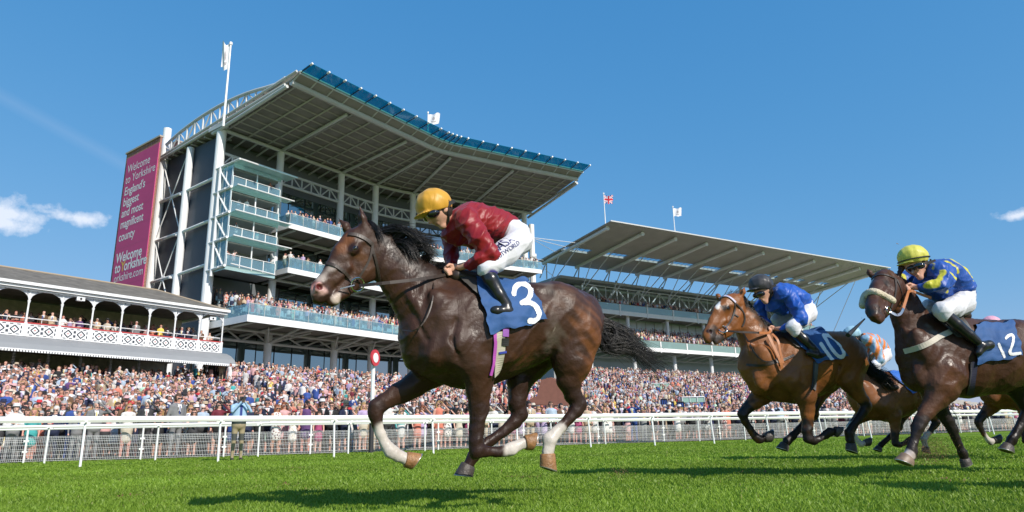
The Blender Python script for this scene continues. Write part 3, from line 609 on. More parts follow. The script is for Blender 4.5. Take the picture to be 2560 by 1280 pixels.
b2box('body', PALEC, (0, L2, -12, -4.2, 0, 25.2)); b2box('upper_roof_slab', GREYM, (-5, L2+1, -12, -1.6, 25.3, 25.75)); b2box('end_block', GREYM, (-4.5, -.05, -12, -5, 0, 25.2))
m = MB(); ts = np.arange(0, L2, 2.7)
for a in ts: F2.box(m, a+.2, a+2.5, -4.2, -4.12, 23.0, 24.6)
m.build('louvres', ribbed('grey_louvres', (.30, .30, .28), 8, 2), B)
b2box('string_course', WHITE, (0, L2, -4.2, -3.9, 22.3, 22.5), (0, L2, -4.2, -4.0, 24.75, 24.9))
ts = np.linspace(0, L2, 25)
m = MB(); m.tube(F2.P(0, -2.2, 24.9), F2.P(L2, -2.2, 24.9), .13, 6); m.tube(F2.P(0, -2.2, 22.3), F2.P(L2, -2.2, 22.3), .13, 6)
for i in range(24):
    m.tube(F2.P(ts[i], -2.2, 24.9), F2.P(ts[i], -2.2, 22.3), .1, 6); z0, z1 = ((22.3, 24.9), (24.9, 22.3))[i % 2]; m.tube(F2.P(ts[i], -2.2, z0), F2.P(ts[i+1], -2.2, z1), .12, 6)
m.build('face_truss', STEEL, B)
def balc2(z, o1, s0=0., s1=L2, gl=1.15, step=6.4, lip=.95):
    bo = b2box('balcony', mat('balcony_slab_grey', (.30, .29, .27), .8), (s0, s1, -4.2, o1-.1, z-.35, z))
    b2box('fascia', WHITE, (s0, s1, o1-.1, o1, z-lip*.6, z+.15), parent=bo)
    b2box('glass_balustrade', GLP, (s0, s1, o1-.06, o1-.03, z+.15, z+gl+.15), parent=bo)
    for a in np.arange(s0+.3, s1, step): m = MB(); F2.box(m, a-.13, a+.13, o1-.02, o1+.06, z-lip*.75, z+gl+.1); m.tube(F2.P(a, -3, z-.7), F2.P(a, o1-.2, z-.4), .12, 6); m.build('balcony_post', WHITE, bo)
    m = MB(); m.tube(F2.P(s0, o1-.05, z+gl+.2), F2.P(s1, o1-.05, z+gl+.2), .04, 4); m.build('handrail', mat('brown_handrail', (.25, .15, .10), .6), bo); return bo
balc2(20.3, 0, -.5); balc2(14.0, 2.5, -.5, lip=.8)
b2box('middle_glazing', mat('pale_window_wall', (.50, .58, .62), .25, var=.15, vscale=.3), (.3, L2, -4.1, -4.0, 14.1, 19.7)); b2box('upper_glazing', mat('pale_window_band', (.42, .52, .58), .25, var=.15, vscale=.3), (.3, L2, -4.1, -4.0, 20.4, 21.9)); b2box('ground_glazing', GLW, (.3, L2, -6, -4.3, 8.6, 13.3))
m = MB()
for a in np.arange(.5, L2, 2.2):
    if rng.random() < .35: F2.box(m, a, a+1.2, -3.99, -3.93, 14.1, 16.6)
    if rng.random() < .3: F2.box(m, a, a+1.2, -3.99, -3.93, 20.4, 21.9)
    m.tube(F2.P(a, -3.95, 14.1), F2.P(a, -3.95, 19.7), .05, 4)
m.build('doors_and_mullions', GREYM, B)
for a in np.arange(-.8, L2, 9.55):
    m = MB(); m.tube(F2.P(a+9.0*0, 0, 8.4), F2.P(a, 0, 13.4), .33, 10); m.tube(F2.P(a, -1.0, 14.1), F2.P(a, -1.0, 22), .3, 10); m.build('column', WHITE, B)
m = MB()
for i in range(24):
    m.tube(F2.P(ts[i], -2, 12.7), F2.P(min(L2, ts[i]+2.5), -2, 12.7), .1, 6); m.tube(F2.P(ts[i], -2, 12.7), F2.P(ts[i]+1.2, 1.5, 13.5), .08, 6)
m.build('deck_truss', STEEL, B)
# stepped deck of the lower balcony
m = MB()
for k in range(4): F2.box(m, 0, L2, 1.5-k*1.1-1.1, 1.5-k*1.1, 14.0, 14.1+.35*k)
m.build('stepped_deck', CONC, B)
m = MB(); m.tube(F2.P(0, -9, 26), F2.P(L2, -9, 26), .05, 4)
for a in np.arange(1, L2, 1.9):
    m.tube(F2.P(a, -3.0, 25.75), F2.P(a, -3.0, 26.3), .05, 4)
    if rng.random() < .25: F2.box(m, a-.15, a+.2, -3.2, -3.0, 26.0, 26.5)
m.build('roof_fittings', GREYM, B)
# mast with stays between the stands
q0 = atY(1328, 562, 93.0); MS = empty('mast', (q0[0], q0[1], 0), 'white steel mast with stay cables between the two grandstands', 'mast')
m = MB(); m.tube((q0[0], q0[1], 0), tuple(q0), .42, 10); m.tube((q0[0], q0[1], q0[2]-4.8), (q0[0]+.6, q0[1], q0[2]-4.8), .5, 8); m.build('pole', WHITE, MS)
for k, (z, tgt) in enumerate(((-2, RP(4, 6, .5)), (-2.1, RP(2.5, 3, .5)), (-1.9, RP(6, 9, .5)), (-4.9, RP(.5, 1, 0)), (-5, F2.P(-4, -4, 25.7)), (-4.9, Q(42, -1, 21.5)))):
    m = MB(); m.tube((q0[0], q0[1], q0[2]+z), tgt, .05, 4); m.build('stay_cable', WHITE, MS)
mr = RP(LR, 4, -.5); ms2 = F2.P(L2+12, 6, 15)
mm = empty('stay_rod', ms2, 'dark steel stay rod running down from the right end of the far roof', 'stay'); m = MB(); m.tube(mr, F2.P(L2-4, -2, 14), .09, 4); m.tube(RP(LR, 12, -.4), F2.P(L2-5, 3, 13), .06, 4); m.build('rod', GREYM, mm)
# ================================================================ flags
def flagpole(px, pyt, pyb, Y, fw, fh, kind, label, r=.1, side=1, droop=.3):
    top = atY(px, pyt, Y); b = atY(px, pyb, Y); z0 = b[2]-.6
    R_ = empty('flagpole', (top[0], top[1], z0), label, 'flagpole', 'flagpoles on the grandstand roofs')
    m = MB(); m.tube((top[0], top[1], z0), tuple(top), r, 6, r*.6); m.tube(tuple(top), tuple(top+UP*.25), r*1.3, 6); m.build('pole', WHITE, R_)
    nx, nz = 24, 16; vs = []; fs = []; fm = []
    for j in range(nz+1):
        for i in range(nx+1):
            u, v = i/nx, j/nz; w = .18*fw*u*math.sin(u*7+v*2)
            vs.append((top[0]+side*fw*u*(1-.1*v), top[1]+w, top[2]-.2-fh*v-droop*fw*u*(1-.3*u)+.06*fh*math.sin(u*9)))
    for j in range(nz):
        for i in range(nx):
            fs.append((j*(nx+1)+i, j*(nx+1)+i+1, (j+1)*(nx+1)+i+1, (j+1)*(nx+1)+i)); u, v = (i+.5)/nx, (j+.5)/nz; k = 0
            if kind == 'jack':
                x, y = abs(u-.5), abs(v-.5); d1 = abs((u-.5)-(v-.5)); d2 = abs((u-.5)+(v-.5)); k = 2
                if min(d1, d2) < .13: k = 0
                if min(d1, d2) < .05: k = 1
                if x < .13 or y < .17: k = 0
                if x < .075 or y < .10: k = 1
            elif (u-.5)**2*2+(v-.45)**2 < .03: k = 3
            elif abs(u-.5) < .2 and abs(v-.75) < .05: k = 3
            fm.append(k)
    mkobj('flag', vs, fs, [FW, FR, FB, FG], R_, fm, True)
FW = mat('flag_white', (.75, .75, .78), .8); FR = mat('flag_red', (.6, .03, .05), .8); FB = mat('flag_blue', (.02, .04, .25), .8); FG = mat('flag_emblem', (.42, .40, .42), .8)
flagpole(577, 112, 300, 57, .85, 2.7, 'w', 'tallest white flagpole, above the left end of the big grandstand roof', .12, -1, -.9)
flagpole(1070, 284, 322, 78, 1.5, 1.4, 'w', 'short flagpole with a white flag seen just over the curved blue glass roof edge', .08, 1, -.2)
flagpole(1509, 486, 560, 97, 1.45, 1.3, 'jack', 'flagpole flying a red white and blue union flag on the far grandstand', .09, 1, .0)
flagpole(1682, 519, 582, 108, 1.5, 1.4, 'w', 'flagpole with a white crested flag in the middle of the far grandstand roof', .09, 1, -.1)
# ================================================================ winning post and small site things
q = ground(927, 1134); WP = empty('winning_post', q, 'winning post, black below and white above, with a red ringed white disc', 'winning post')
ztop = 3.7; hz = hit(932, 876, q, np.array([0, 1., 0]))[2]; hz0 = hit(932, 1016, q, np.array([0, 1., 0]))[2]
m = MB(); m.tube(q, q+UP*hz0, .085, 8); m.build('black_post', mat('black_paint', (.03, .03, .035), .5), WP)
m = MB(); m.tube(q+UP*hz0, q+UP*(hz-.35), .07, 8); m.build('white_post', WHITE, WP)
dn = unit(np.array([.94, -.33, 0])); cc = q+UP*(hz-.28)+dn*.0+np.array([.06, -.12, 0])
m = MB(); m.tube(cc, cc+dn*.05, .29, 28); m.build('red_ring', mat('red_disc', (.55, .04, .05), .4), WP)
m = MB(); m.tube(cc+dn*.05, cc+dn*.06, .17, 24); m.tube(cc-dn*.01, cc, .17, 24); m.build('white_disc', WHITE, WP)
def zc(px, Y, py): return atY(px, py, Y)
# brick retaining wall by the far terrace, pale kiosks, green board, blue chairs, orange barrier
a = [atY(*p, 62) for p in ((1300, 1010), (1342, 990), (1352, 950), (1378, 943), (1440, 985), (1450, 1015))]
m = MB(); k = len(a); bb = [p+np.array([.6, 2.0, 0]) for p in a]; m.add(a+bb, [tuple(range(k)), tuple(range(k, 2*k))[::-1]]+[(i, (i+1) % k, k+(i+1) % k, k+i) for i in range(k)])
tag(m.build('retaining_wall', mat('brown_brick_wall', (.20, .085, .06), .85, var=.1)), 'brown brick retaining wall with a sloping top behind the leading horse', 'wall')
def crate(name, x0, x1, y0, y1, Y, mt, label, cat, dep=.8, extra=None):
    p, q = atY(x0, y1, Y), atY(x1, y0, Y); m = MB(); r_ = empty(name, (p[0], Y, p[2]), label, cat)
    m.hexa([(p[0], Y, p[2]), (q[0], Y+.2, p[2]), (q[0], Y+dep+.2, p[2]), (p[0], Y+dep, p[2]), (p[0], Y, q[2]), (q[0], Y+.2, q[2]), (q[0], Y+dep+.2, q[2]), (p[0], Y+dep, q[2])]); m.build('body', mt, r_)
    m = MB(); m.tube((p[0], Y-.03, q[2]+.02), (q[0], Y+.17, q[2]+.02), .05, 6)
    for u in np.linspace(0, 1, 4): m.tube((p[0]+(q[0]-p[0])*u, Y-.04+.2*u, p[2]), (p[0]+(q[0]-p[0])*u, Y-.04+.2*u, q[2]), .04, 4)
    m.build('frame', extra or WHITE, r_); return r_
GRB = mat('green_glass_board', (.25, .42, .36), .4); BUFF = mat('buff_stone', (.52, .42, .30), .8)
crate('viewing_box', 1625, 1675, 958, 968, 88, GRB, 'small viewing box with green glass front on the far terrace', 'viewing box')
crate('stone_plinth', 1628, 1680, 969, 981, 88.5, BUFF, 'buff stone plinth below the small green viewing box', 'plinth', extra=BUFF)
crate('score_board', 1706, 1762, 992, 1006, 66, GRB, 'long green glass fronted barrier amid the right hand crowd', 'barrier')
crate('wooden_gate', 1708, 1730, 1053, 1103, 40.5, mat('orange_timber', (.50, .24, .05), .6, stretch=(14, 14, .4), var=.3, vscale=2), 'orange brown slatted timber gate behind the mesh fence', 'gate', .08, mat('timber_edge', (.42, .2, .05), .6))
for i, (x, y) in enumerate(((1660, 1003), (1677, 1010), (1702, 1010))):
    crate('folding_chair', x-6, x+8, y-5, y+8, 60+i, mat('blue_canvas', (.02, .08, .35), .7), ['leftmost and highest of the three blue canvas chairs in the right hand crowd', 'middle blue canvas chair in the right hand crowd', 'rightmost blue canvas chair in the right hand crowd'][i], 'chair', .5, BLK)
# white stair railing below the pavilion
SR = empty('stair_railing', FA.P(-10, 14.6, 3.7), 'white stair railing with slats in the crowd below the pavilion awning', 'railing')
m = MB(); P0, P1 = FA.px(165, 950, 14.6), FA.px(320, 955, 14.6); z0 = 3.9
for s in np.arange(P0[0], P1[0], .14): m.tube(FA.P(s, 14.6, z0), FA.P(s, 14.6, P0[1]+.0), .02, 4)
for z in (z0+.1, P0[1]): m.tube(FA.P(P0[0], 14.6, z), FA.P(P1[0], 14.6, z), .035, 6)
for s in (P0[0], (P0[0]+P1[0])/2+.3, P1[0]): m.tube(FA.P(s, 14.6, z0-.6), FA.P(s, 14.6, P0[1]+.1), .08, 6)
m.build('balusters', WHITE, SR)
m = MB(); m.tube(FA.P(P0[0], 14.6, P0[1]+.08), FA.P(P1[0], 14.6, P0[1]+.08), .05, 6); m.tube(FA.P(P0[0], 14.6, P0[1]+.08), FA.P(P0[0]+.9, 16.2, P0[1]-1.0), .05, 6); m.tube(FA.P(P1[0], 14.6, P0[1]+.08), FA.P(P1[0]+1, 16.2, P0[1]-1.0), .05, 6); m.build('handrail', BLK, SR)
# ================================================================ distance-field bodies (one continuous skin each)
from mathutils.bvhtree import BVHTree
def smin(a, b, k):
    h = np.clip(.5+.5*(b-a)/k, 0, 1); return b+(a-b)*h-k*h*(1-h)
class Field:
    def __init__(s): s.p = []
    def cone(s, a, b, ra, rb, k=.03, L=None, q=1., cut=False):
        s.p.append(('c', np.asarray(a, float), np.asarray(b, float), ra, rb, k, L, q, cut)); return s
    def ell(s, c, A, k=.03, cut=False):
        """A: three axis vectors scaled by their radii"""
        s.p.append(('e', np.asarray(c, float), np.asarray(A, float), 0, 0, k, None, 1., cut)); return s
    def mesh(s, h):
        lo = np.full(3, 1e9); hi = -lo
        B = []
        for p in s.p:
            if p[0] == 'c': r = max(p[3], p[4])*max(1., p[7]); l = np.minimum(p[1], p[2])-r; u = np.maximum(p[1], p[2])+r
            else: e = np.sqrt((p[2]**2).sum(0)); l = p[1]-e; u = p[1]+e
            B.append((l, u)); 
            if not p[8]: lo = np.minimum(lo, l); hi = np.maximum(hi, u)
        lo -= 3*h; hi += 3*h; n = np.ceil((hi-lo)/h).astype(int)+1
        F = np.full(n, .25, np.float32); ax = [lo[i]+h*np.arange(n[i]) for i in range(3)]
        for p, (l, u) in zip(s.p, B):
            m = p[5]+2.5*h; i0 = np.maximum(((l-m-lo)/h).astype(int), 0); i1 = np.minimum(((u+m-lo)/h).astype(int)+2, n)
            sl = tuple(slice(a, b) for a, b in zip(i0, i1))
            X = np.stack(np.meshgrid(*[ax[i][i0[i]:i1[i]] for i in range(3)], indexing='ij'), -1)
            if p[0] == 'c':
                a, b, ra, rb, L, q = p[1], p[2], p[3], p[4], p[6], p[7]
                Y = X-a; v = b-a
                if L is not None and q != 1: Y = Y+(1/q-1)*(Y@L)[..., None]*L; v = v+(1/q-1)*(v@L)*L
                t = np.clip((Y@v)/max(v@v, 1e-9), 0, 1); d = np.linalg.norm(Y-t[..., None]*v, axis=-1)-(ra+(rb-ra)*t)
            else:
                A = p[2]; R = np.linalg.norm(A, axis=1); Un = A/R[:, None]; Y = (X-p[1])@Un.T
                k0 = np.linalg.norm(Y/R, axis=-1); k1 = np.linalg.norm(Y/R**2, axis=-1)+1e-9; d = k0*(k0-1)/k1
            if p[8]: F[sl] = -smin(-F[sl], d, p[5])
            else: F[sl] = smin(F[sl], d, p[5])
        return nets(F, lo, h)
def nets(F, lo, h):
    Sg = F < 0; n = F.shape; c = np.zeros((n[0]-1, n[1]-1, n[2]-1), np.int8)
    for i in (0, 1):
        for j in (0, 1):
            for k in (0, 1): c += Sg[i:n[0]-1+i, j:n[1]-1+j, k:n[2]-1+k]
    act = (c > 0) & (c < 8); idx = np.full(act.shape, -1, np.int64); I = np.argwhere(act); idx[act] = np.arange(len(I))
    P = np.zeros((len(I), 3)); W_ = np.zeros(len(I))
    for ax in range(3):
        o1, o2 = [a for a in range(3) if a != ax]
        for a in (0, 1):
            for b in (0, 1):
                A = I.copy(); A[:, o1] += a; A[:, o2] += b; Bq = A.copy(); Bq[:, ax] += 1
                fa, fb = F[tuple(A.T)], F[tuple(Bq.T)]; m = (fa < 0) != (fb < 0); t = np.where(m, fa/np.where(m, fa-fb, 1), 0)
                q = A.astype(float); q[:, ax] += t; P[m] += q[m]; W_[m] += 1
    P = lo+h*P/W_[:, None]; quads = []
    for ax in range(3):
        o1, o2 = (ax+1) % 3, (ax+2) % 3; s0 = [slice(None)]*3; s1 = [slice(None)]*3; s0[ax] = slice(0, n[ax]-1); s1[ax] = slice(1, n[ax])
        ch = Sg[tuple(s0)] != Sg[tuple(s1)]; E_ = np.argwhere(ch); E_ = E_[(E_[:, o1] > 0) & (E_[:, o2] > 0) & (E_[:, o1] < n[o1]-1) & (E_[:, o2] < n[o2]-1)]
        pos = Sg[tuple(E_.T)]
        def cell(a, b): Q_ = E_.copy(); Q_[:, o1] -= a; Q_[:, o2] -= b; return idx[tuple(Q_.T)]
        q = np.stack([cell(0, 0), cell(1, 0), cell(1, 1), cell(0, 1)], 1); q[~pos] = q[~pos][:, ::-1]; quads.append(q)
    return P, np.concatenate(quads)
def relax(V, Fq, it=2, lam=.5):
    e = np.concatenate([Fq[:, [0, 1]], Fq[:, [1, 2]], Fq[:, [2, 3]], Fq[:, [3, 0]]]); 
    for _ in range(it):
        acc = np.zeros_like(V); cnt = np.zeros(len(V))
        for c in range(3): acc[:, c] = np.bincount(e[:, 0], V[e[:, 1], c], len(V))+np.bincount(e[:, 1], V[e[:, 0], c], len(V))
        cnt = np.bincount(e[:, 0], minlength=len(V))+np.bincount(e[:, 1], minlength=len(V)); V = V*(1-lam)+lam*acc/cnt[:, None]
    return V
class Fig:
    """a figure laid out in a vertical plane: heading h, lateral axis w towards the camera side"""
    def __init__(s, px, py, Y, axis_az, xf=None):
        s.o = atY(px, py, Y); s.back = azv(axis_az); s.lat = np.array([s.back[1], -s.back[0], 0.]); s.xf = xf
        if s.lat@(O-s.o) < 0: s.lat = -s.lat
    def P(s, x, y, w=0.):
        if s.xf: x, y = s.xf(x, y)
        return hit(x, y, s.o+s.lat*w, s.lat)
    def r(s, px, x, y, w=0.):
        k = 1. if not s.xf else (s.xf(1, 0)[0]-s.xf(0, 0)[0]); p = s.P(x, y, w); return px*k*((p-O)@cF)/FPX
    def chain(s, f, pts, k=.03, q=1., L=None):
        L = s.lat if L is None else L
        for a, b in zip(pts[:-1], pts[1:]): f.cone(s.P(*a[:3]), s.P(*b[:3]), s.r(a[3], *a[:3]), s.r(b[3], *b[:3]), k, L, q)
    def blob(s, f, x, y, w, a, b, wr, ang=0, k=.03, cut=False, L=None):
        c = s.P(x, y, w); ra, rb = s.r(a, x, y, w), s.r(b, x, y, w); ca, sa = math.cos(math.radians(ang)), math.sin(math.radians(ang))
        e1 = s.back*ca-UP*sa; e2 = s.back*sa+UP*ca; f.ell(c, np.array([e1*ra, e2*rb, (s.lat if L is None else L)*wr]), k, cut)
def addcol(o, cols, name='coat'):
    a = o.data.color_attributes.new(name, 'FLOAT_COLOR', 'POINT'); c = np.ones((len(o.data.vertices), 4), np.float32); c[:, :3] = cols; a.data.foreach_set('color', c.ravel())
def paint(V, base, blobs, lat=None, o0=None):
    """blobs: (a, b, ra, rb, colour, soft) capsules in world space"""
    col = np.tile(np.asarray(base, float), (len(V), 1)); jit = np.sin(V@np.array([37., 21, 53]))*np.sin(V@np.array([-29., 41, 17]))
    for a, b, ra, rb, c, so in blobs:
        v = b-a; Y = V-a; flat = lat is not None and abs((a-o0)@lat) < .06 and abs((b-o0)@lat) < .06
        if flat: Y = Y-np.outer(Y@lat, lat); v = v-(v@lat)*lat
        t = np.clip((Y@v)/max(v@v, 1e-9), 0, 1); d = np.linalg.norm(Y-t[:, None]*v, axis=1)-(ra+(rb-ra)*t)+jit*so*.35
        m = np.clip(.5-d/so, 0, 1)[:, None]; m = m*m*(3-2*m); col = col*(1-m)+np.asarray(c)*m
    return col
COAT = mat('horse_coat', (.1, .05, .03), .5, vcol='coat', bump=.15, bscale=45, spec=.30, var=.18, vscale=6)
t = COAT.node_tree; p = t.nodes['Principled BSDF']; old = p.inputs['Normal'].links[0].from_node
n3 = t.nodes.new('ShaderNodeTexNoise'); n3.inputs['Scale'].default_value = 5; n3.inputs['Detail'].default_value = 4; n3.inputs['Distortion'].default_value = .8; mp = t.nodes.new('ShaderNodeMapping'); mp.inputs['Scale'].default_value = (1.2, 1.2, .55)
co = [x for x in t.nodes if x.type == 'TEX_COORD'][0]; t.links.new(co.outputs['Object'], mp.inputs[0]); t.links.new(mp.outputs[0], n3.inputs['Vector'])
mr = t.nodes.new('ShaderNodeMapRange'); mr.inputs[1].default_value = .35; mr.inputs[2].default_value = .65; mr.inputs[3].default_value = .33; mr.inputs[4].default_value = .58; t.links.new(n3.outputs['Fac'], mr.inputs[0]); t.links.new(mr.outputs[0], p.inputs['Roughness'])
b2 = t.nodes.new('ShaderNodeBump'); b2.inputs['Strength'].default_value = .35; b2.inputs['Distance'].default_value = .04; t.links.new(n3.outputs['Fac'], b2.inputs['Height']); t.links.new(old.outputs[0], b2.inputs['Normal']); t.links.new(b2.outputs[0], p.inputs['Normal'])
HAIR = mat('black_horse_hair', (.009, .007, .007), .38, spec=.5); EYE = mat('horse_eye', (.012, .008, .006), .06, coat=1.)
LEATH = mat('dark_leather', (.035, .022, .016), .45); TAN = mat('tan_leather', (.42, .15, .05), .5); BITM = mat('steel_bit', (.6, .6, .6), .2, metal=1.)
HOOFB = mat('brown_hoof', (.28, .14, .055), .5, bump=.3, bscale=60, var=.3, vscale=30); HOOFD = mat('dark_hoof', (.055, .045, .04), .5, bump=.3, bscale=60); SHOE = mat('hoof_plate', (.5, .5, .5), .35, metal=.8)
def ribbon(mb, pts, nrm, w, th=.003):
    """flat strap through pts with face normals nrm"""
    pts = np.asarray(pts); n = len(pts); vs = []; fs = []
    for i in range(n):
        t_ = unit(pts[min(i+1, n-1)]-pts[max(i-1, 0)]); s_ = unit(np.cross(nrm[i], t_)); nn = np.asarray(nrm[i])
        vs += [pts[i]-s_*w/2-nn*th, pts[i]+s_*w/2-nn*th, pts[i]+s_*w/2+nn*th, pts[i]-s_*w/2+nn*th]
    for i in range(n-1):
        for j in range(4): fs.append((4*i+j, 4*i+(j+1) % 4, 4*i+4+(j+1) % 4, 4*i+4+j))
    fs += [(0, 1, 2, 3), (4*n-1, 4*n-2, 4*n-3, 4*n-4)]; mb.add(vs, fs); return mb
def densify(pts, step):
    out_ = []
    for a, b in zip(pts[:-1], pts[1:]):
        a, b = np.asarray(a, float), np.asarray(b, float); k = max(1, int(np.hypot(*(b-a)[:2])/step)); out_ += [a+(b-a)*i/k for i in range(k)]
    return out_+[np.asarray(pts[-1], float)]
def smooth_poly(pts, k=3):
    pts = np.asarray(pts, float)
    for _ in range(k):
        q = [pts[0]]
        for a, b in zip(pts[:-1], pts[1:]): q += [a*.75+b*.25, a*.25+b*.75]
        q.append(pts[-1]); pts = np.array(q)
    return pts
class Drape:
    def __init__(s, fig, V, Fq): s.f = fig; s.b = BVHTree.FromPolygons([tuple(v) for v in V], [tuple(int(i) for i in f) for f in Fq])
    def at(s, x, y, off=.006, w=None):
        if s.f.xf: x, y = s.f.xf(x, y)
        d = ray(x, y); h = s.b.ray_cast(Vector(tuple(O)), Vector(tuple(unit(d))))
        if h[0] is None:
            w = .1 if w is None else w; return hit(x, y, s.f.o+s.f.lat*w, s.f.lat), s.f.lat
        n = np.array(h[1]); n = -n if n@d > 0 else n; return np.array(h[0])+n*off, n
    def strap(s, mb, pts, wpx, off=.007, sm=2, th=.003):
        pts = smooth_poly(pts, sm); L_ = [s.at(x, y, off) for x, y in densify(pts, 5)]
        P_ = np.array([a for a, b in L_]); Nn = np.array([b for a, b in L_])
        for _ in range(2): P_[1:-1] = .25*P_[:-2]+.5*P_[1:-1]+.25*P_[2:]; Nn[1:-1] = .25*Nn[:-2]+.5*Nn[1:-1]+.25*Nn[2:]
        Nn = Nn/np.linalg.norm(Nn, axis=1)[:, None]; x, y = pts[len(pts)//2]; ribbon(mb, P_, Nn, s.f.r(wpx, x, y, .1), th); return mb
def mirrorpts(fig, V): V = np.asarray(V); return V-2*((V-fig.o)@fig.lat)[:, None]*fig.lat
def strands(name, fig, parent, specs, n, matl, rad=.003, seed=1):
    """specs: control polylines [(x,y,w),...] with spread; hair runs near a random one"""
    rg = np.random.default_rng(seed); vs = []; fs = []
    for i in range(n):
        sp = specs[rg.integers(len(specs))]; ctrl, spr0, spr1, wsp = sp
        ctrl = np.array(ctrl, float); K = len(ctrl); u = np.linspace(0, 1, K); j0 = rg.normal(0, 1, 2); j1 = rg.normal(0, 1, 2); jw = rg.normal(0, 1)*wsp; Ln = rg.uniform(.55, 1.08)
        c = ctrl.copy(); c[:, :2] += np.outer((1-u)*spr0, j0)+np.outer(u**1.3*spr1, j1); c[:, 2] += jw*(.4+.6*u)
        c[1:, :2] += rg.normal(0, 1, (K-1, 2))*spr1*.12
        c = smooth_poly(c, 2); m = max(4, int(len(c)*min(1, Ln))); c = c[:m]; P_ = np.array([fig.P(*q) for q in c]); r0 = rad*rg.uniform(.6, 1.3)
        b = len(vs)
        for a in range(len(P_)):
            t_ = unit(P_[min(a+1, len(P_)-1)]-P_[max(a-1, 0)]); n1 = unit(np.cross(t_, fig.lat+.3*UP)); n2 = np.cross(t_, n1); rr = r0*(1-.85*a/(len(P_)-1))
            for q in range(3): an = q*2.094; vs.append(P_[a]+rr*(math.cos(an)*n1+math.sin(an)*n2))
        for a in range(len(P_)-1):
            for q in range(3): fs.append((b+3*a+q, b+3*a+(q+1) % 3, b+3*a+3+(q+1) % 3, b+3*a+3+q))
    return mkobj(name, vs, np.array(fs), matl, parent, smooth=True)
def hoof(fig, parent, top, tip, w, rt, rb, matl, sole=(.25, 1)):
    """top/tip: pixel centre of the coronet and of the sole; sole: sole normal tilt in the plane"""
    a, b = fig.P(*top, w), fig.P(*tip, w); ax = unit(b-a); rt, rb = fig.r(rt, *top, w), fig.r(rb, *tip, w); lat = fig.lat
    e = unit(np.cross(lat, ax)); nS = unit(ax+e*sole[0]); n = 20; m = MB(); rings = []
    for k, (t_, r_) in enumerate(((0, rt*.9), (.06, rt*1.02), (.5, (rt+rb)/2), (.93, rb), (1, rb*1.01), (1.0, rb*.8), (.93, rb*.65))):
        c = a+(b-a)*t_; ring = []
        for i in range(n):
            th = 2*math.pi*i/n; dv = (math.cos(th)*e*1.12+math.sin(th)*lat*.92)*r_; sh = -(dv@nS)/(ax@nS)*min(1, t_) ; ring.append(c+dv+ax*sh)
        rings.append(ring)
    vs = [p for r_ in rings for p in r_]; fs = []
    for k in range(len(rings)-1): fs += [(k*n+i, k*n+(i+1) % n, (k+1)*n+(i+1) % n, (k+1)*n+i) for i in range(n)]
    fs += [tuple(range(n))[::-1], tuple(range((len(rings)-1)*n, len(rings)*n))]
    mm = [0]*(n*3)+[1]*(n*2)+[2]*n+[0, 2]
    mkobj('hoof', vs, fs, [matl, SHOE, BLK], parent, mm, True)
def crease(V, Fq, amp, fr=1.):
    """cloth folds: push the surface along its normals by a few ridged waves"""
    n = np.cross(V[Fq[:, 2]]-V[Fq[:, 0]], V[Fq[:, 3]]-V[Fq[:, 1]]); N_ = np.zeros_like(V)
    for c in range(4):
        for k in range(3): N_[:, k] += np.bincount(Fq[:, c], n[:, k], len(V))
    N_ /= np.linalg.norm(N_, axis=1)[:, None]+1e-9
    w = lambda a, b, c, p, q: np.sin(V@np.array([a, b, c])*fr+p+1.6*np.sin(V@np.array([c, -a, b])*fr*.45+q))
    s_ = (1-abs(w(22, 14, -31, .4, 1)))**2+.8*(1-abs(w(-34, 9, 19, 2., .3)))**2+.5*(1-abs(w(15, -40, 33, 1., 2.)))**2
    return V+N_*((s_-.75)*amp)[:, None]
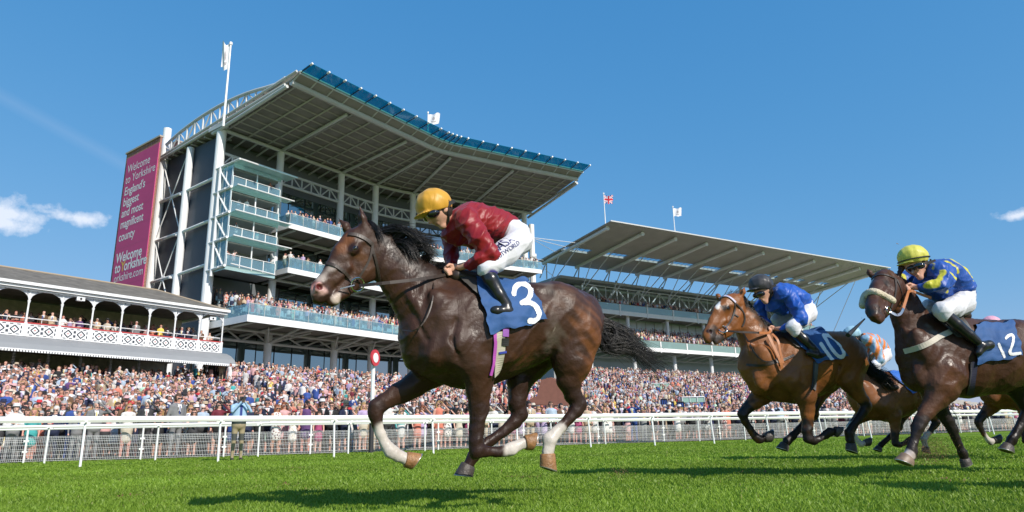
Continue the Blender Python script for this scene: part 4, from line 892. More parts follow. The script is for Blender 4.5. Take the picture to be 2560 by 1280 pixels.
def horse(fig, J, label, voxel=.011):
    """J: dictionary of pixel joints read off the photo"""
    base = fig.P(*J['root'], 0); root = empty('racehorse', (base[0], base[1], 0), label, 'horse', 'horses galloping in the race')
    f = Field(); S_ = J['trunk']; prev = None
    for x, t_, b_, hw in S_:
        c = (x, (t_+b_)/2); rr = fig.r((b_-t_)/2, x, c[1]); cur = (fig.P(*c, 0), rr, hw/rr)
        if prev is not None:
            q = (prev[2]+cur[2])/2; f.cone(prev[0], cur[0], prev[1], cur[1], .05, fig.lat, q)
        prev = cur
    for pts, k, q in J['masses']: fig.chain(f, pts, k, q)
    for bl in J['muscles']:
        x, y, w, a, b, wr, ang = bl
        for sg in (1, -1): fig.blob(f, x, y, w*sg, a, b, wr, ang, .05)
    fig.chain(f, J['neck'], .05, J.get('neckq', .62))
    for key in ('near_fore', 'far_fore', 'near_hind', 'far_hind'):
        lg = J[key]; n_up = 3
        fig.chain(f, lg[:n_up], .045, .8); fig.chain(f, lg[n_up-1:], .014, .9)
    # head
    H = J['head']; yaw = math.radians(H.get('yaw', 0)); Lh = fig.lat*math.cos(yaw)+fig.back*math.sin(yaw)
    dw = H['dw']   # lateral offset of the muzzle tip relative to the poll
    px0, px1 = H['poll'], H['muzzle']
    def wm(x, y):
        d0 = np.array(px1)-np.array(px0); t_ = ((np.array([x, y])-px0)@d0)/(d0@d0); return dw*t_
    def HC(lst, k, q): fig.chain(f, [(x, y, wm(x, y), r_) for x, y, r_ in lst], k, q, Lh)
    for lst, k, q in H['parts']: HC(lst, k, q)
    hw = H['hw']
    def side(x, y, off, sg=1): return fig.P(x, y, wm(x, y))+Lh*off*sg
    ex, ey = H['eye']; sc = H['sc']
    # eye and nostril pixels are read on the near surface: solve for the mid-plane pixel
    def nearpt(x, y, off):
        w0 = wm(x, y); return fig.P(x, y, w0+off*math.cos(yaw)) if True else None
    e0 = nearpt(ex, ey, H.get('ew', hw*.72))
    def mir(p_):  # mirror through the head's own mid plane
        c = fig.P(*px0, 0); d = p_-c; dd = d@Lh; 
        return p_-2*(dd-((fig.P(*px1, dw)-c)@Lh)*np.clip(((p_-c)@unit(fig.P(*px1, dw)-c))/np.linalg.norm(fig.P(*px1, dw)-c), 0, 1))*Lh
    hd = unit(fig.P(*px1, dw)-fig.P(*px0, 0)); hu = unit(np.cross(Lh, hd)); hu = hu if hu[2] > 0 else -hu
    for e_ in (e0, mir(e0)): f.ell(e_-hu*.0, np.array([hd*.045*sc, hu*.030*sc, Lh*.024*sc]), .02)
    nx_, ny_ = H['nostril']; n0 = nearpt(nx_, ny_, H.get('nw', hw*.50))
    for e_ in (n0, mir(n0)): f.ell(e_, np.array([hd*.036*sc, hu*.034*sc, Lh*.02*sc]), .018)
    for (bx, by, tx, ty, w_, sg) in H['ears']:
        a, b = fig.P(bx, by, 0)+Lh*.045*sg, fig.P(tx, ty, 0)+Lh*.055*sg; md = (a+b)/2+(b-a)*(-.05); fw = -unit(np.cross(np.cross(b-a, fig.back), b-a)); 
        f.cone(a, md, .028*sc, .036*sc, .015, fig.lat, .9); f.cone(md, b, .036*sc, .007*sc, .008, fig.lat, .9)
        f.cone(a*.72+b*.28-fig.back*.034*sc+Lh*.012*sg, a*.25+b*.75-fig.back*.024*sc+Lh*.006*sg, .019*sc, .008*sc, .006, cut=True)
    for e_ in (n0, mir(n0)): sgn = 1 if (e_-n0)@(e_-n0) < 1e-9 else -1; f.ell(e_+Lh*.014*sgn, np.array([hd*.019*sc, hu*.021*sc, Lh*.022*sc]), .006, cut=True)
    for pts, rr_, k_ in J.get('grooves', ()):
        for sg in (1, -1):
            for a, b in zip(pts[:-1], pts[1:]): f.cone(fig.P(a[0], a[1], (a[2]+.012)*sg), fig.P(b[0], b[1], (b[2]+.012)*sg), rr_, rr_, k_, cut=True)
    V, Fq = f.mesh(voxel); V = relax(V, Fq, 1, .4); V = crease(V, Fq, .006, .42); V = crease(V, Fq, .0022, 1.1)
    bl = []
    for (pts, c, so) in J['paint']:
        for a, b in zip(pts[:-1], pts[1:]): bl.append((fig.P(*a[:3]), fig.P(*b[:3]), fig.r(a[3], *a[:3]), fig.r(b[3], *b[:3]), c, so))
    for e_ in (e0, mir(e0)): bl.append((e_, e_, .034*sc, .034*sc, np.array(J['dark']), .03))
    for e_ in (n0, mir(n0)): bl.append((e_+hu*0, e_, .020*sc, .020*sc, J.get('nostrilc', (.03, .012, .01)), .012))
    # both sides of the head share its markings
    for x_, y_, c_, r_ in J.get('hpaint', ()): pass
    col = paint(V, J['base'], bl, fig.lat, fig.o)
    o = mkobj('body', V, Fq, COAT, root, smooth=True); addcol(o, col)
    for e_ in (e0, mir(e0)):
        sg = 1 if e_ is e0 else -1; c = e_+Lh*.009*sc*sg; m = bpy.data.meshes.new('eye'); us = []; fs = []; n = 12
        for a in range(n+1):
            for b in range(n): th, ph = math.pi*a/n, 2*math.pi*b/n; us.append(c+.0215*sc*(math.sin(th)*math.cos(ph)*hd*1.15+math.sin(th)*math.sin(ph)*hu*.9+math.cos(th)*Lh*.8))
        for a in range(n):
            for b in range(n): fs.append((a*n+b, a*n+(b+1) % n, (a+1)*n+(b+1) % n, (a+1)*n+b))
        mkobj('eye', us, fs, EYE, root, smooth=True)
    for hf in J['hooves']: hoof(fig, root, *hf)
    if J.get('mane'): strands('mane', fig, root, J['mane'], J['nmane'], HAIR, J.get('hr', .003), 3)
    if J.get('tail'): strands('tail', fig, root, J['tail'], J['ntail'], HAIR, J.get('hr', .003), 5)
    if J.get('forelock'): strands('forelock', fig, root, J['forelock'], 60, HAIR, .003, 9)
    dr = Drape(fig, V, Fq); ctx = dict(root=root, drape=dr, side=side, nearpt=nearpt, Lh=Lh, wm=wm)
    return ctx
def bridle(fig, ctx, straps, ring=None, rr=.04, reins=(), mt=LEATH, fluff=None, label=None):
    dr = ctx['drape']; m = MB(); off = .008
    for pts, w in straps: dr.strap(m, pts, w)
    V = np.array(m.v); 
    b = m.build('bridle', mt, ctx['root'])
    if ring:
        p_, n_ = dr.at(*ring, .02); m = MB(); a = unit(np.cross(n_, UP)); c = np.cross(n_, a); pts = [p_+rr*(math.cos(t_)*a+math.sin(t_)*c) for t_ in np.linspace(0, 2*math.pi, 25)]
        m.pipe(pts, .0055, 6); m.build('bit_ring', BITM, b)
    for pts, w, mt2 in reins:
        P_ = np.array([fig.P(*q) for q in smooth_poly(pts, 2)]); m = MB(); ribbon(m, P_, [fig.lat]*len(P_), fig.r(w, *pts[0][:2], .1)); m.build('rein', mt2, b)
    if fluff:
        pts = smooth_poly(fluff[0], 2); m = Field(); L_ = [dr.at(x, y, .0)[0] for x, y in densify(pts, 6)]; rf = fig.r(fluff[1], *pts[0][:2])
        rg = np.random.default_rng(4)
        for a, c in zip(L_[:-1], L_[1:]): m.cone(a, c, rf, rf, .01); e_ = a+rg.normal(0, rf*.35, 3); m.cone(e_, e_, rf*.75, rf*.75, .012)
        V, Fq = m.mesh(.008); mkobj('sheepskin_noseband', V, Fq, mat('sheepskin', (.62, .54, .40), .95, bump=.8, bscale=60), b, smooth=True)
    return b
def cloth(fig, ctx, quad, mt, label, glyphs=(), n=90, off=.014, fold=.008, name='number_cloth', both=True, cat='saddle cloth', numlabel=None):
    """cloth lying on the horse: quad = 4 pixel corners (tl, tr, br, bl)"""
    dr = ctx['drape']; q = np.array(quad, float); ew_ = abs(q[1][0]-q[0][0])*.022; G = np.zeros((n+1, n+1, 3)); PX = np.zeros((n+1, n+1, 2))
    for j in range(n+1):
        for i in range(n+1):
            u, v = i/n, j/n; xy = (q[0]*(1-u)+q[1]*u)*(1-v)+(q[3]*(1-u)+q[2]*u)*v
            xy = xy+ew_*np.array([math.sin(11*v+1)+.6*math.sin(23*v), math.sin(9*u+2)+.7*math.sin(19*u)]); PX[j, i] = xy; p_, n_ = dr.at(*xy, off, .05); G[j, i] = p_+fig.lat*fold*(1.+.38*(math.sin(9*u+3*v)+.8*math.sin(6*v-14*u+1)+.5*math.sin(22*u+9*v*v)+.35*math.sin(31*v-8*u)))
    for _ in range(6): G[1:-1, 1:-1] = .5*G[1:-1, 1:-1]+.125*(G[:-2, 1:-1]+G[2:, 1:-1]+G[1:-1, :-2]+G[1:-1, 2:])
    Vt = G.reshape(-1, 3); idx = np.arange((n+1)**2).reshape(n+1, n+1); F_ = np.stack([idx[:-1, :-1], idx[:-1, 1:], idx[1:, 1:], idx[1:, :-1]], -1).reshape(-1, 4)
    nb = len(Vt); V2 = np.concatenate([Vt, Vt-fig.lat*.004]); F2_ = np.concatenate([F_, F_[:, ::-1]+nb])
    rt = empty(name, Vt.mean(0), label, cat)
    VV, FF = (np.concatenate([V2, mirrorpts(fig, V2)]), np.concatenate([F2_, F2_[:, ::-1]+len(V2)])) if both else (V2, F2_)
    # strip over the spine joining both halves
    if both:
        a = idx[0]; m_ = len(V2); top = np.array([[a[i], a[i+1], a[i+1]+m_, a[i]+m_] for i in range(n)]); FF = np.concatenate([FF, top])
    mkobj('cloth', VV, FF, mt, rt, smooth=True)
    cen = (PX[:-1, :-1]+PX[1:, 1:]+PX[:-1, 1:]+PX[1:, :-1])/4; cen = cen.reshape(-1, 2); ins = np.zeros(len(cen), bool)
    for pts, w in glyphs:
        pts = smooth_poly(pts, 2)
        for a, b in zip(pts[:-1], pts[1:]):
            v = b-a; t_ = np.clip(((cen-a)@v)/max(v@v, 1e-9), 0, 1); ins |= np.linalg.norm(cen-a-t_[:, None]*v, axis=1) < w
    if glyphs:
        Fg = F_[ins]; used = np.unique(Fg); mp_ = np.full(nb, -1); mp_[used] = np.arange(len(used)); mkobj('number', Vt[used]+fig.lat*.004, mp_[Fg], mat('white_number', (.82, .82, .84), .6), rt, smooth=True)
    return rt
# ---------------------------------------------------------------- riders
SKIN = mat('skin', (.56, .30, .21), .5, vcol='coat', bump=.1, bscale=40, spec=.35)
def silk(name, col=(.3, .02, .03), vc='coat'):
    m = mat(name, col, .46, vcol=vc, sheen=.1, spec=.4); t = m.node_tree; p = t.nodes['Principled BSDF']; co = t.nodes.new('ShaderNodeTexCoord')
    n1 = t.nodes.new('ShaderNodeTexNoise'); n1.inputs['Scale'].default_value = 4.5; n1.inputs['Detail'].default_value = 2.5; n1.inputs['Distortion'].default_value = 1.4
    mp = t.nodes.new('ShaderNodeMapping'); mp.inputs['Scale'].default_value = (1.6, 1, .7); mp.inputs['Rotation'].default_value = (.3, .5, .6); t.links.new(co.outputs['Object'], mp.inputs[0]); t.links.new(mp.outputs[0], n1.inputs['Vector'])
    b = t.nodes.new('ShaderNodeBump'); b.inputs['Strength'].default_value = .5; b.inputs['Distance'].default_value = .03; t.links.new(n1.outputs['Fac'], b.inputs['Height']); t.links.new(b.outputs[0], p.inputs['Normal']); return m
SILK = silk('racing_silk'); BREECH = mat('white_breeches', (.80, .80, .84), .7, bump=.4, bscale=12, vcol='coat'); BOOT = mat('black_boot', (.014, .014, .016), .28, coat=.2, bump=.15, bscale=14)
def rider(fig, K, label, voxel=.009):
    b0 = fig.P(*K['hip'][:2], 0); root = empty('person', b0, label, 'person', 'jockeys riding in the race')
    sc = K.get('sc', 1.)
    # skin body: head, neck, inner trunk and arms, hands with fingers
    f = Field(); hx, hy, hr = K['skull']; hw0 = K.get('hw', 0)
    fig.blob(f, hx, hy, hw0, hr*1.08, hr*.98, fig.r(hr*.82, hx, hy), K.get('tilt', 35), .02)
    fw = K.get('fw', .01); cx_, cy_ = K['chin']; fig.chain(f, [(hx+(cx_-hx)*.3, hy+(cy_-hy)*.3, hw0+fw*.3, hr*.68), (cx_, cy_, hw0+fw*.6, hr*.34)], .02, .85)
    nx_, ny_ = K['nose']; fig.chain(f, [((nx_*.55+hx*.45), ny_*.6+hy*.4, hw0+fw*.6, hr*.2), (nx_, ny_, hw0+fw, hr*.14)], .012, .8)
    mx_, my_ = (nx_*.45+cx_*.55), (ny_*.45+cy_*.55); fig.blob(f, mx_, my_, hw0+fw*.8, hr*.17, hr*.12, hr*.0+fig.r(hr*.26, hx, hy), 40, .01)
    for sg in (1, -1): fig.blob(f, K['ear'][0], K['ear'][1], hw0+sg*fig.r(hr*.78, hx, hy), hr*.17, hr*.26, fig.r(hr*.1, hx, hy), 20, .008)
    fig.chain(f, [(hx+hr*.45, hy+hr*.3, hw0, hr*.5), (K['neck'][0], K['neck'][1], 0, hr*.55)], .03)
    ch = K['torso']; fig.chain(f, [(K['neck'][0], K['neck'][1], 0, hr*.5)]+[(x, y, w, r_*.6) for x, y, w, r_ in ch], .03, 1.)
    fcol = []
    for key, sg in (('near_arm', 1), ('far_arm', -1)):
        arm = K[key]; fig.chain(f, [(ch[0][0], ch[0][1], 0, 8*sc)]+[(x, y, w, r_*.55) for x, y, w, r_ in arm[:-1]], .02); wr = arm[-2]; hn = arm[-1]
        fig.chain(f, [(wr[0], wr[1], wr[2], hr*.30), (hn[0]+(wr[0]-hn[0])*.45, hn[1]+(wr[1]-hn[1])*.45, hn[2]*.6+wr[2]*.4, hr*.27)], .015, .85)
        # palm and five fingers closed round the rein
        hs = hr/34.; A_ = np.array([hn[0]-wr[0], hn[1]-wr[1]], float); A_ /= np.linalg.norm(A_); Bp = np.array([-A_[1], A_[0]]); Bp = Bp if Bp[1] > 0 else -Bp
        def hp(u, v, w): return (hn[0]+(A_[0]*u+Bp[0]*v)*hs, hn[1]+(A_[1]*u+Bp[1]*v)*hs, hn[2]+w)
        fig.chain(f, [(*hp(-12, -1, 0), 10.5*hs), (*hp(2, -2, 0), 11*hs)], .012, .8)
        for fi, (du, ln) in enumerate(((7, 1.), (2.3, 1.08), (-2.4, 1.0), (-7, .85))):
            w_ = .030-.0*fi; fig.chain(f, [(*hp(du*.4+8, -8+fi*4.6, .010), 3.7*hs), (*hp(du*.2+13*ln, -5+fi*4.4, .026), 3.5*hs), (*hp(du*.1+9, 1+fi*3.8, .036), 3.1*hs), (*hp(1, 3+fi*3.2, .026), 2.8*hs)], .004)
        fig.chain(f, [(*hp(-8, -8, .012), 4.2*hs), (*hp(1, -12, .028), 3.9*hs), (*hp(8, -10, .036), 3.2*hs)], .005)
    V, Fq = f.mesh(voxel*.72 if sc >= .9 else voxel); V = relax(V, Fq, 1, .3)
    sk = np.array([.60, .33, .235]); P3 = lambda x, y, w=0: fig.P(x, y, w)
    bl = [(P3(mx_, my_, hw0-.02), P3(mx_, my_, hw0+.02), fig.r(hr*.10, hx, hy), fig.r(hr*.10, hx, hy), (.45, .16, .13), .012), (P3(nx_, ny_, hw0), P3(nx_, ny_, hw0+.03), fig.r(hr*.12, hx, hy), fig.r(hr*.1, hx, hy), (.62, .27, .2), .03)]
    o = mkobj('body', V, Fq, SKIN, root, smooth=True); addcol(o, paint(V, sk, bl))
    # hair at the nape
    f = Field(); fig.blob(f, hx+hr*.32, hy-hr*.05, hw0, hr*.92, hr*.85, fig.r(hr*.86, hx, hy), 20, .01); V, Fq = f.mesh(voxel); mkobj('hair', V, Fq, mat('hair_dark_brown', (.03, .018, .012), .7), root, smooth=True)
    # silks
    f = Field(); fig.chain(f, ch, .05, K.get('tq', 1.22))
    for bb in K.get('chest', ()): fig.chain(f, bb, .04, 1.15)
    for key in ('near_arm', 'far_arm'): fig.chain(f, K[key][:-1], .022, 1.)
    V, Fq = f.mesh(voxel); V = relax(V, Fq, 1, .3); 
    V = crease(V, Fq, .011, .55); V = crease(V, Fq, .004, 1.1)
    bl = [(fig.P(*a[:3]), fig.P(*b[:3]), fig.r(a[3], *a[:3]), fig.r(b[3], *b[:3]), c, so) for pts, c, so in K['silkpaint'] for a, b in zip(pts[:-1], pts[1:])]
    o = mkobj('silks', V, Fq, SILK, root, smooth=True); addcol(o, paint(V, K['silk'], bl, fig.lat, fig.o))
    # breeches
    f = Field(); hp_ = K['hip']; fig.chain(f, [(ch[-1][0], ch[-1][1], 0, ch[-1][3]*.93), hp_], .04, 1.25)
    for lg, sg in (('near_leg', 1), ('far_leg', -1)):
        l_ = K[lg]; fig.chain(f, [(hp_[0], hp_[1], .07*sg, hp_[3]*.9)]+l_['thigh'], .035, .95)
    V, Fq = f.mesh(voxel); V = crease(relax(V, Fq, 1, .3), Fq, .006, .8); bl = [(fig.P(*a[:3]), fig.P(*b[:3]), fig.r(a[3], *a[:3]), fig.r(b[3], *b[:3]), c, so) for pts, c, so in K.get('brpaint', ()) for a, b in zip(pts[:-1], pts[1:])]
    o = mkobj('breeches', V, Fq, BREECH, root, smooth=True); addcol(o, paint(V, (.66, .66, .70), bl))
    for lg in ('near_leg', 'far_leg'):
        l_ = K[lg]; f = Field(); fig.chain(f, l_['shaft'], .012, .9); fig.chain(f, l_['foot'], .02, .95); V, Fq = f.mesh(voxel*.9); mkobj('boot', V, Fq, BOOT, root, smooth=True)
    # helmet with silk cover and peak
    x, y, a, b, ang = K['helmet']; f = Field(); fig.blob(f, x, y, hw0, a, b, fig.r(a*.86, x, y), ang, .01)
    ca, sa = math.cos(math.radians(ang)), math.sin(math.radians(ang))
    f2 = Field(); bx_, by_ = x-ca*a*.62+sa*b*.62*(-1), y+sa*a*(-.62)*(-1)*(-1)+ca*b*.62
    c0 = fig.P(x, y, hw0); e1 = fig.back*ca-UP*sa; e2 = fig.back*sa+UP*ca; ra, rb = fig.r(a, x, y), fig.r(b, x, y)
    f.ell(c0-e2*rb*1.18, np.array([e1*ra*1.5, e2*rb*.75, fig.lat*ra*1.3]), .004, cut=True)
    pk = K.get('peak', 1.); f.ell(c0-e1*ra*.72-e2*rb*.42, np.array([e1*ra*.55*pk, e2*rb*.09, fig.lat*ra*.66]), .012)
    V, Fq = f.mesh(voxel*.8); cn = c0; dn = np.sin(V@np.array([61., 19, 42]))*np.sin(V@np.array([-31., 47, 35])+1); V = V+(dn*.0022)[:, None]*((V-cn)/np.linalg.norm(V-cn, axis=1)[:, None])
    o = mkobj('helmet', V, Fq, silk('cap_cover'), root, smooth=True); addcol(o, paint(V, K['cap'], []))
    if K.get('band'):
        m = MB(); pts = [c0-e2*rb*.22+e1*ra*1.015*math.cos(t_)+fig.lat*ra*.875*math.sin(t_) for t_ in np.linspace(0, 2*math.pi, 40)]; m.pipe(pts, .007*sc, 5); m.build('cap_band', BLK, root)
    # goggles and chin strap
    gx, gy = K['goggles']; f = Field(); gc = fig.P(gx, gy, hw0+fw); gr = fig.r(hr, hx, hy)
    for sg in (1, -1): f.ell(gc+fig.lat*sg*gr*.42+e1*gr*.16, np.array([e1*gr*.52, e2*gr*.34, fig.lat*gr*.50]), .015)
    V, Fq = f.mesh(voxel*.6); g_ = mkobj('goggles', V, Fq, mat('goggle_lens', (.01, .01, .012), .08, coat=1), root, smooth=True)
    m = MB(); pts = [fig.P(gx, gy, hw0)*(1-t_)+fig.P(K['ear'][0], K['ear'][1]-hr*.15, hw0)*t_+fig.lat*gr*(.62+.32*t_) for t_ in np.linspace(0, 1.25, 7)]; ribbon(m, pts, [fig.lat]*7, gr*.28); m.build('goggle_strap', BLK, g_)
    m = MB(); e_ = K['ear']; pts = [fig.P(e_[0]-hr*.1, e_[1]-hr*.4, hw0)+fig.lat*gr*.86, fig.P(e_[0]-hr*.12, e_[1]+hr*.25, hw0)+fig.lat*gr*.8, fig.P(cx_+hr*.35, cy_-hr*.1, hw0)+fig.lat*gr*.42, fig.P(cx_+hr*.1, cy_+hr*.22, hw0)]; m.pipe(smooth_poly(pts, 2), gr*.09, 5); m.build('chin_strap', BLK, root)
    return root
def saddle(fig, ctx, flap, label, girth=None, stirrup=None, gcol=(.5, .46, .36), leather=None, gw=22, extra=()):
    dr = ctx['drape']; rt = empty('saddle', dr.at(*flap[0])[0], label, 'saddle')
    # flap polygon lofted over the flank
    q = np.array(flap, float); n = 24; G = []
    for j in range(n+1):
        v = j/n
        for i in range(n+1): u = i/n; xy = (q[0]*(1-u)+q[1]*u)*(1-v)+(q[3]*(1-u)+q[2]*u)*v; G.append(dr.at(*xy, .022, .05)[0])
    G = np.array(G); idx = np.arange((n+1)**2).reshape(n+1, n+1); F_ = np.stack([idx[:-1, :-1], idx[:-1, 1:], idx[1:, 1:], idx[1:, :-1]], -1).reshape(-1, 4)
    V = np.concatenate([G, mirrorpts(fig, G)]); mkobj('flap', V, np.concatenate([F_, F_[:, ::-1]+len(G)]), leather or LEATH, rt, smooth=True)
    f = Field(); a = fig.P(*flap[0], 0); b = fig.P(*flap[1], 0); r_ = .07; f.cone(a-UP*.02, b-UP*.03, r_, r_, .02, fig.lat, 1.7); V, Fq = f.mesh(.015); mkobj('seat', V, Fq, LEATH, rt, smooth=True)
    if girth:
        for k_, (dx, c, w_) in enumerate(((0, gcol, gw), (-gw*.62, (.45, .08, .42) if gw > 18 else (.03, .03, .04), gw*.35))):
            m = MB(); dr.strap(m, [(x+dx, y) for x, y in girth], w_, .010+.002*k_, 1); m.build('girth', mat('girth_web', c, .7), rt)
    for pts_, c_, w_ in extra: m = MB(); dr.strap(m, pts_, w_, .016, 1); m.build('girth_strap', mat('girth_part', c_, .7), rt)
    if stirrup:
        x, y, r_ = stirrup; c = fig.P(x, y, .30); rr = fig.r(r_, x, y); m = MB(); pts = [c+fig.back*rr*.8*math.cos(t_)*.9+UP*rr*math.sin(t_)*1.1 for t_ in np.linspace(0, 2*math.pi, 20)]; m.pipe(pts, .006, 5); m.build('stirrup', BITM, rt)
    return rt
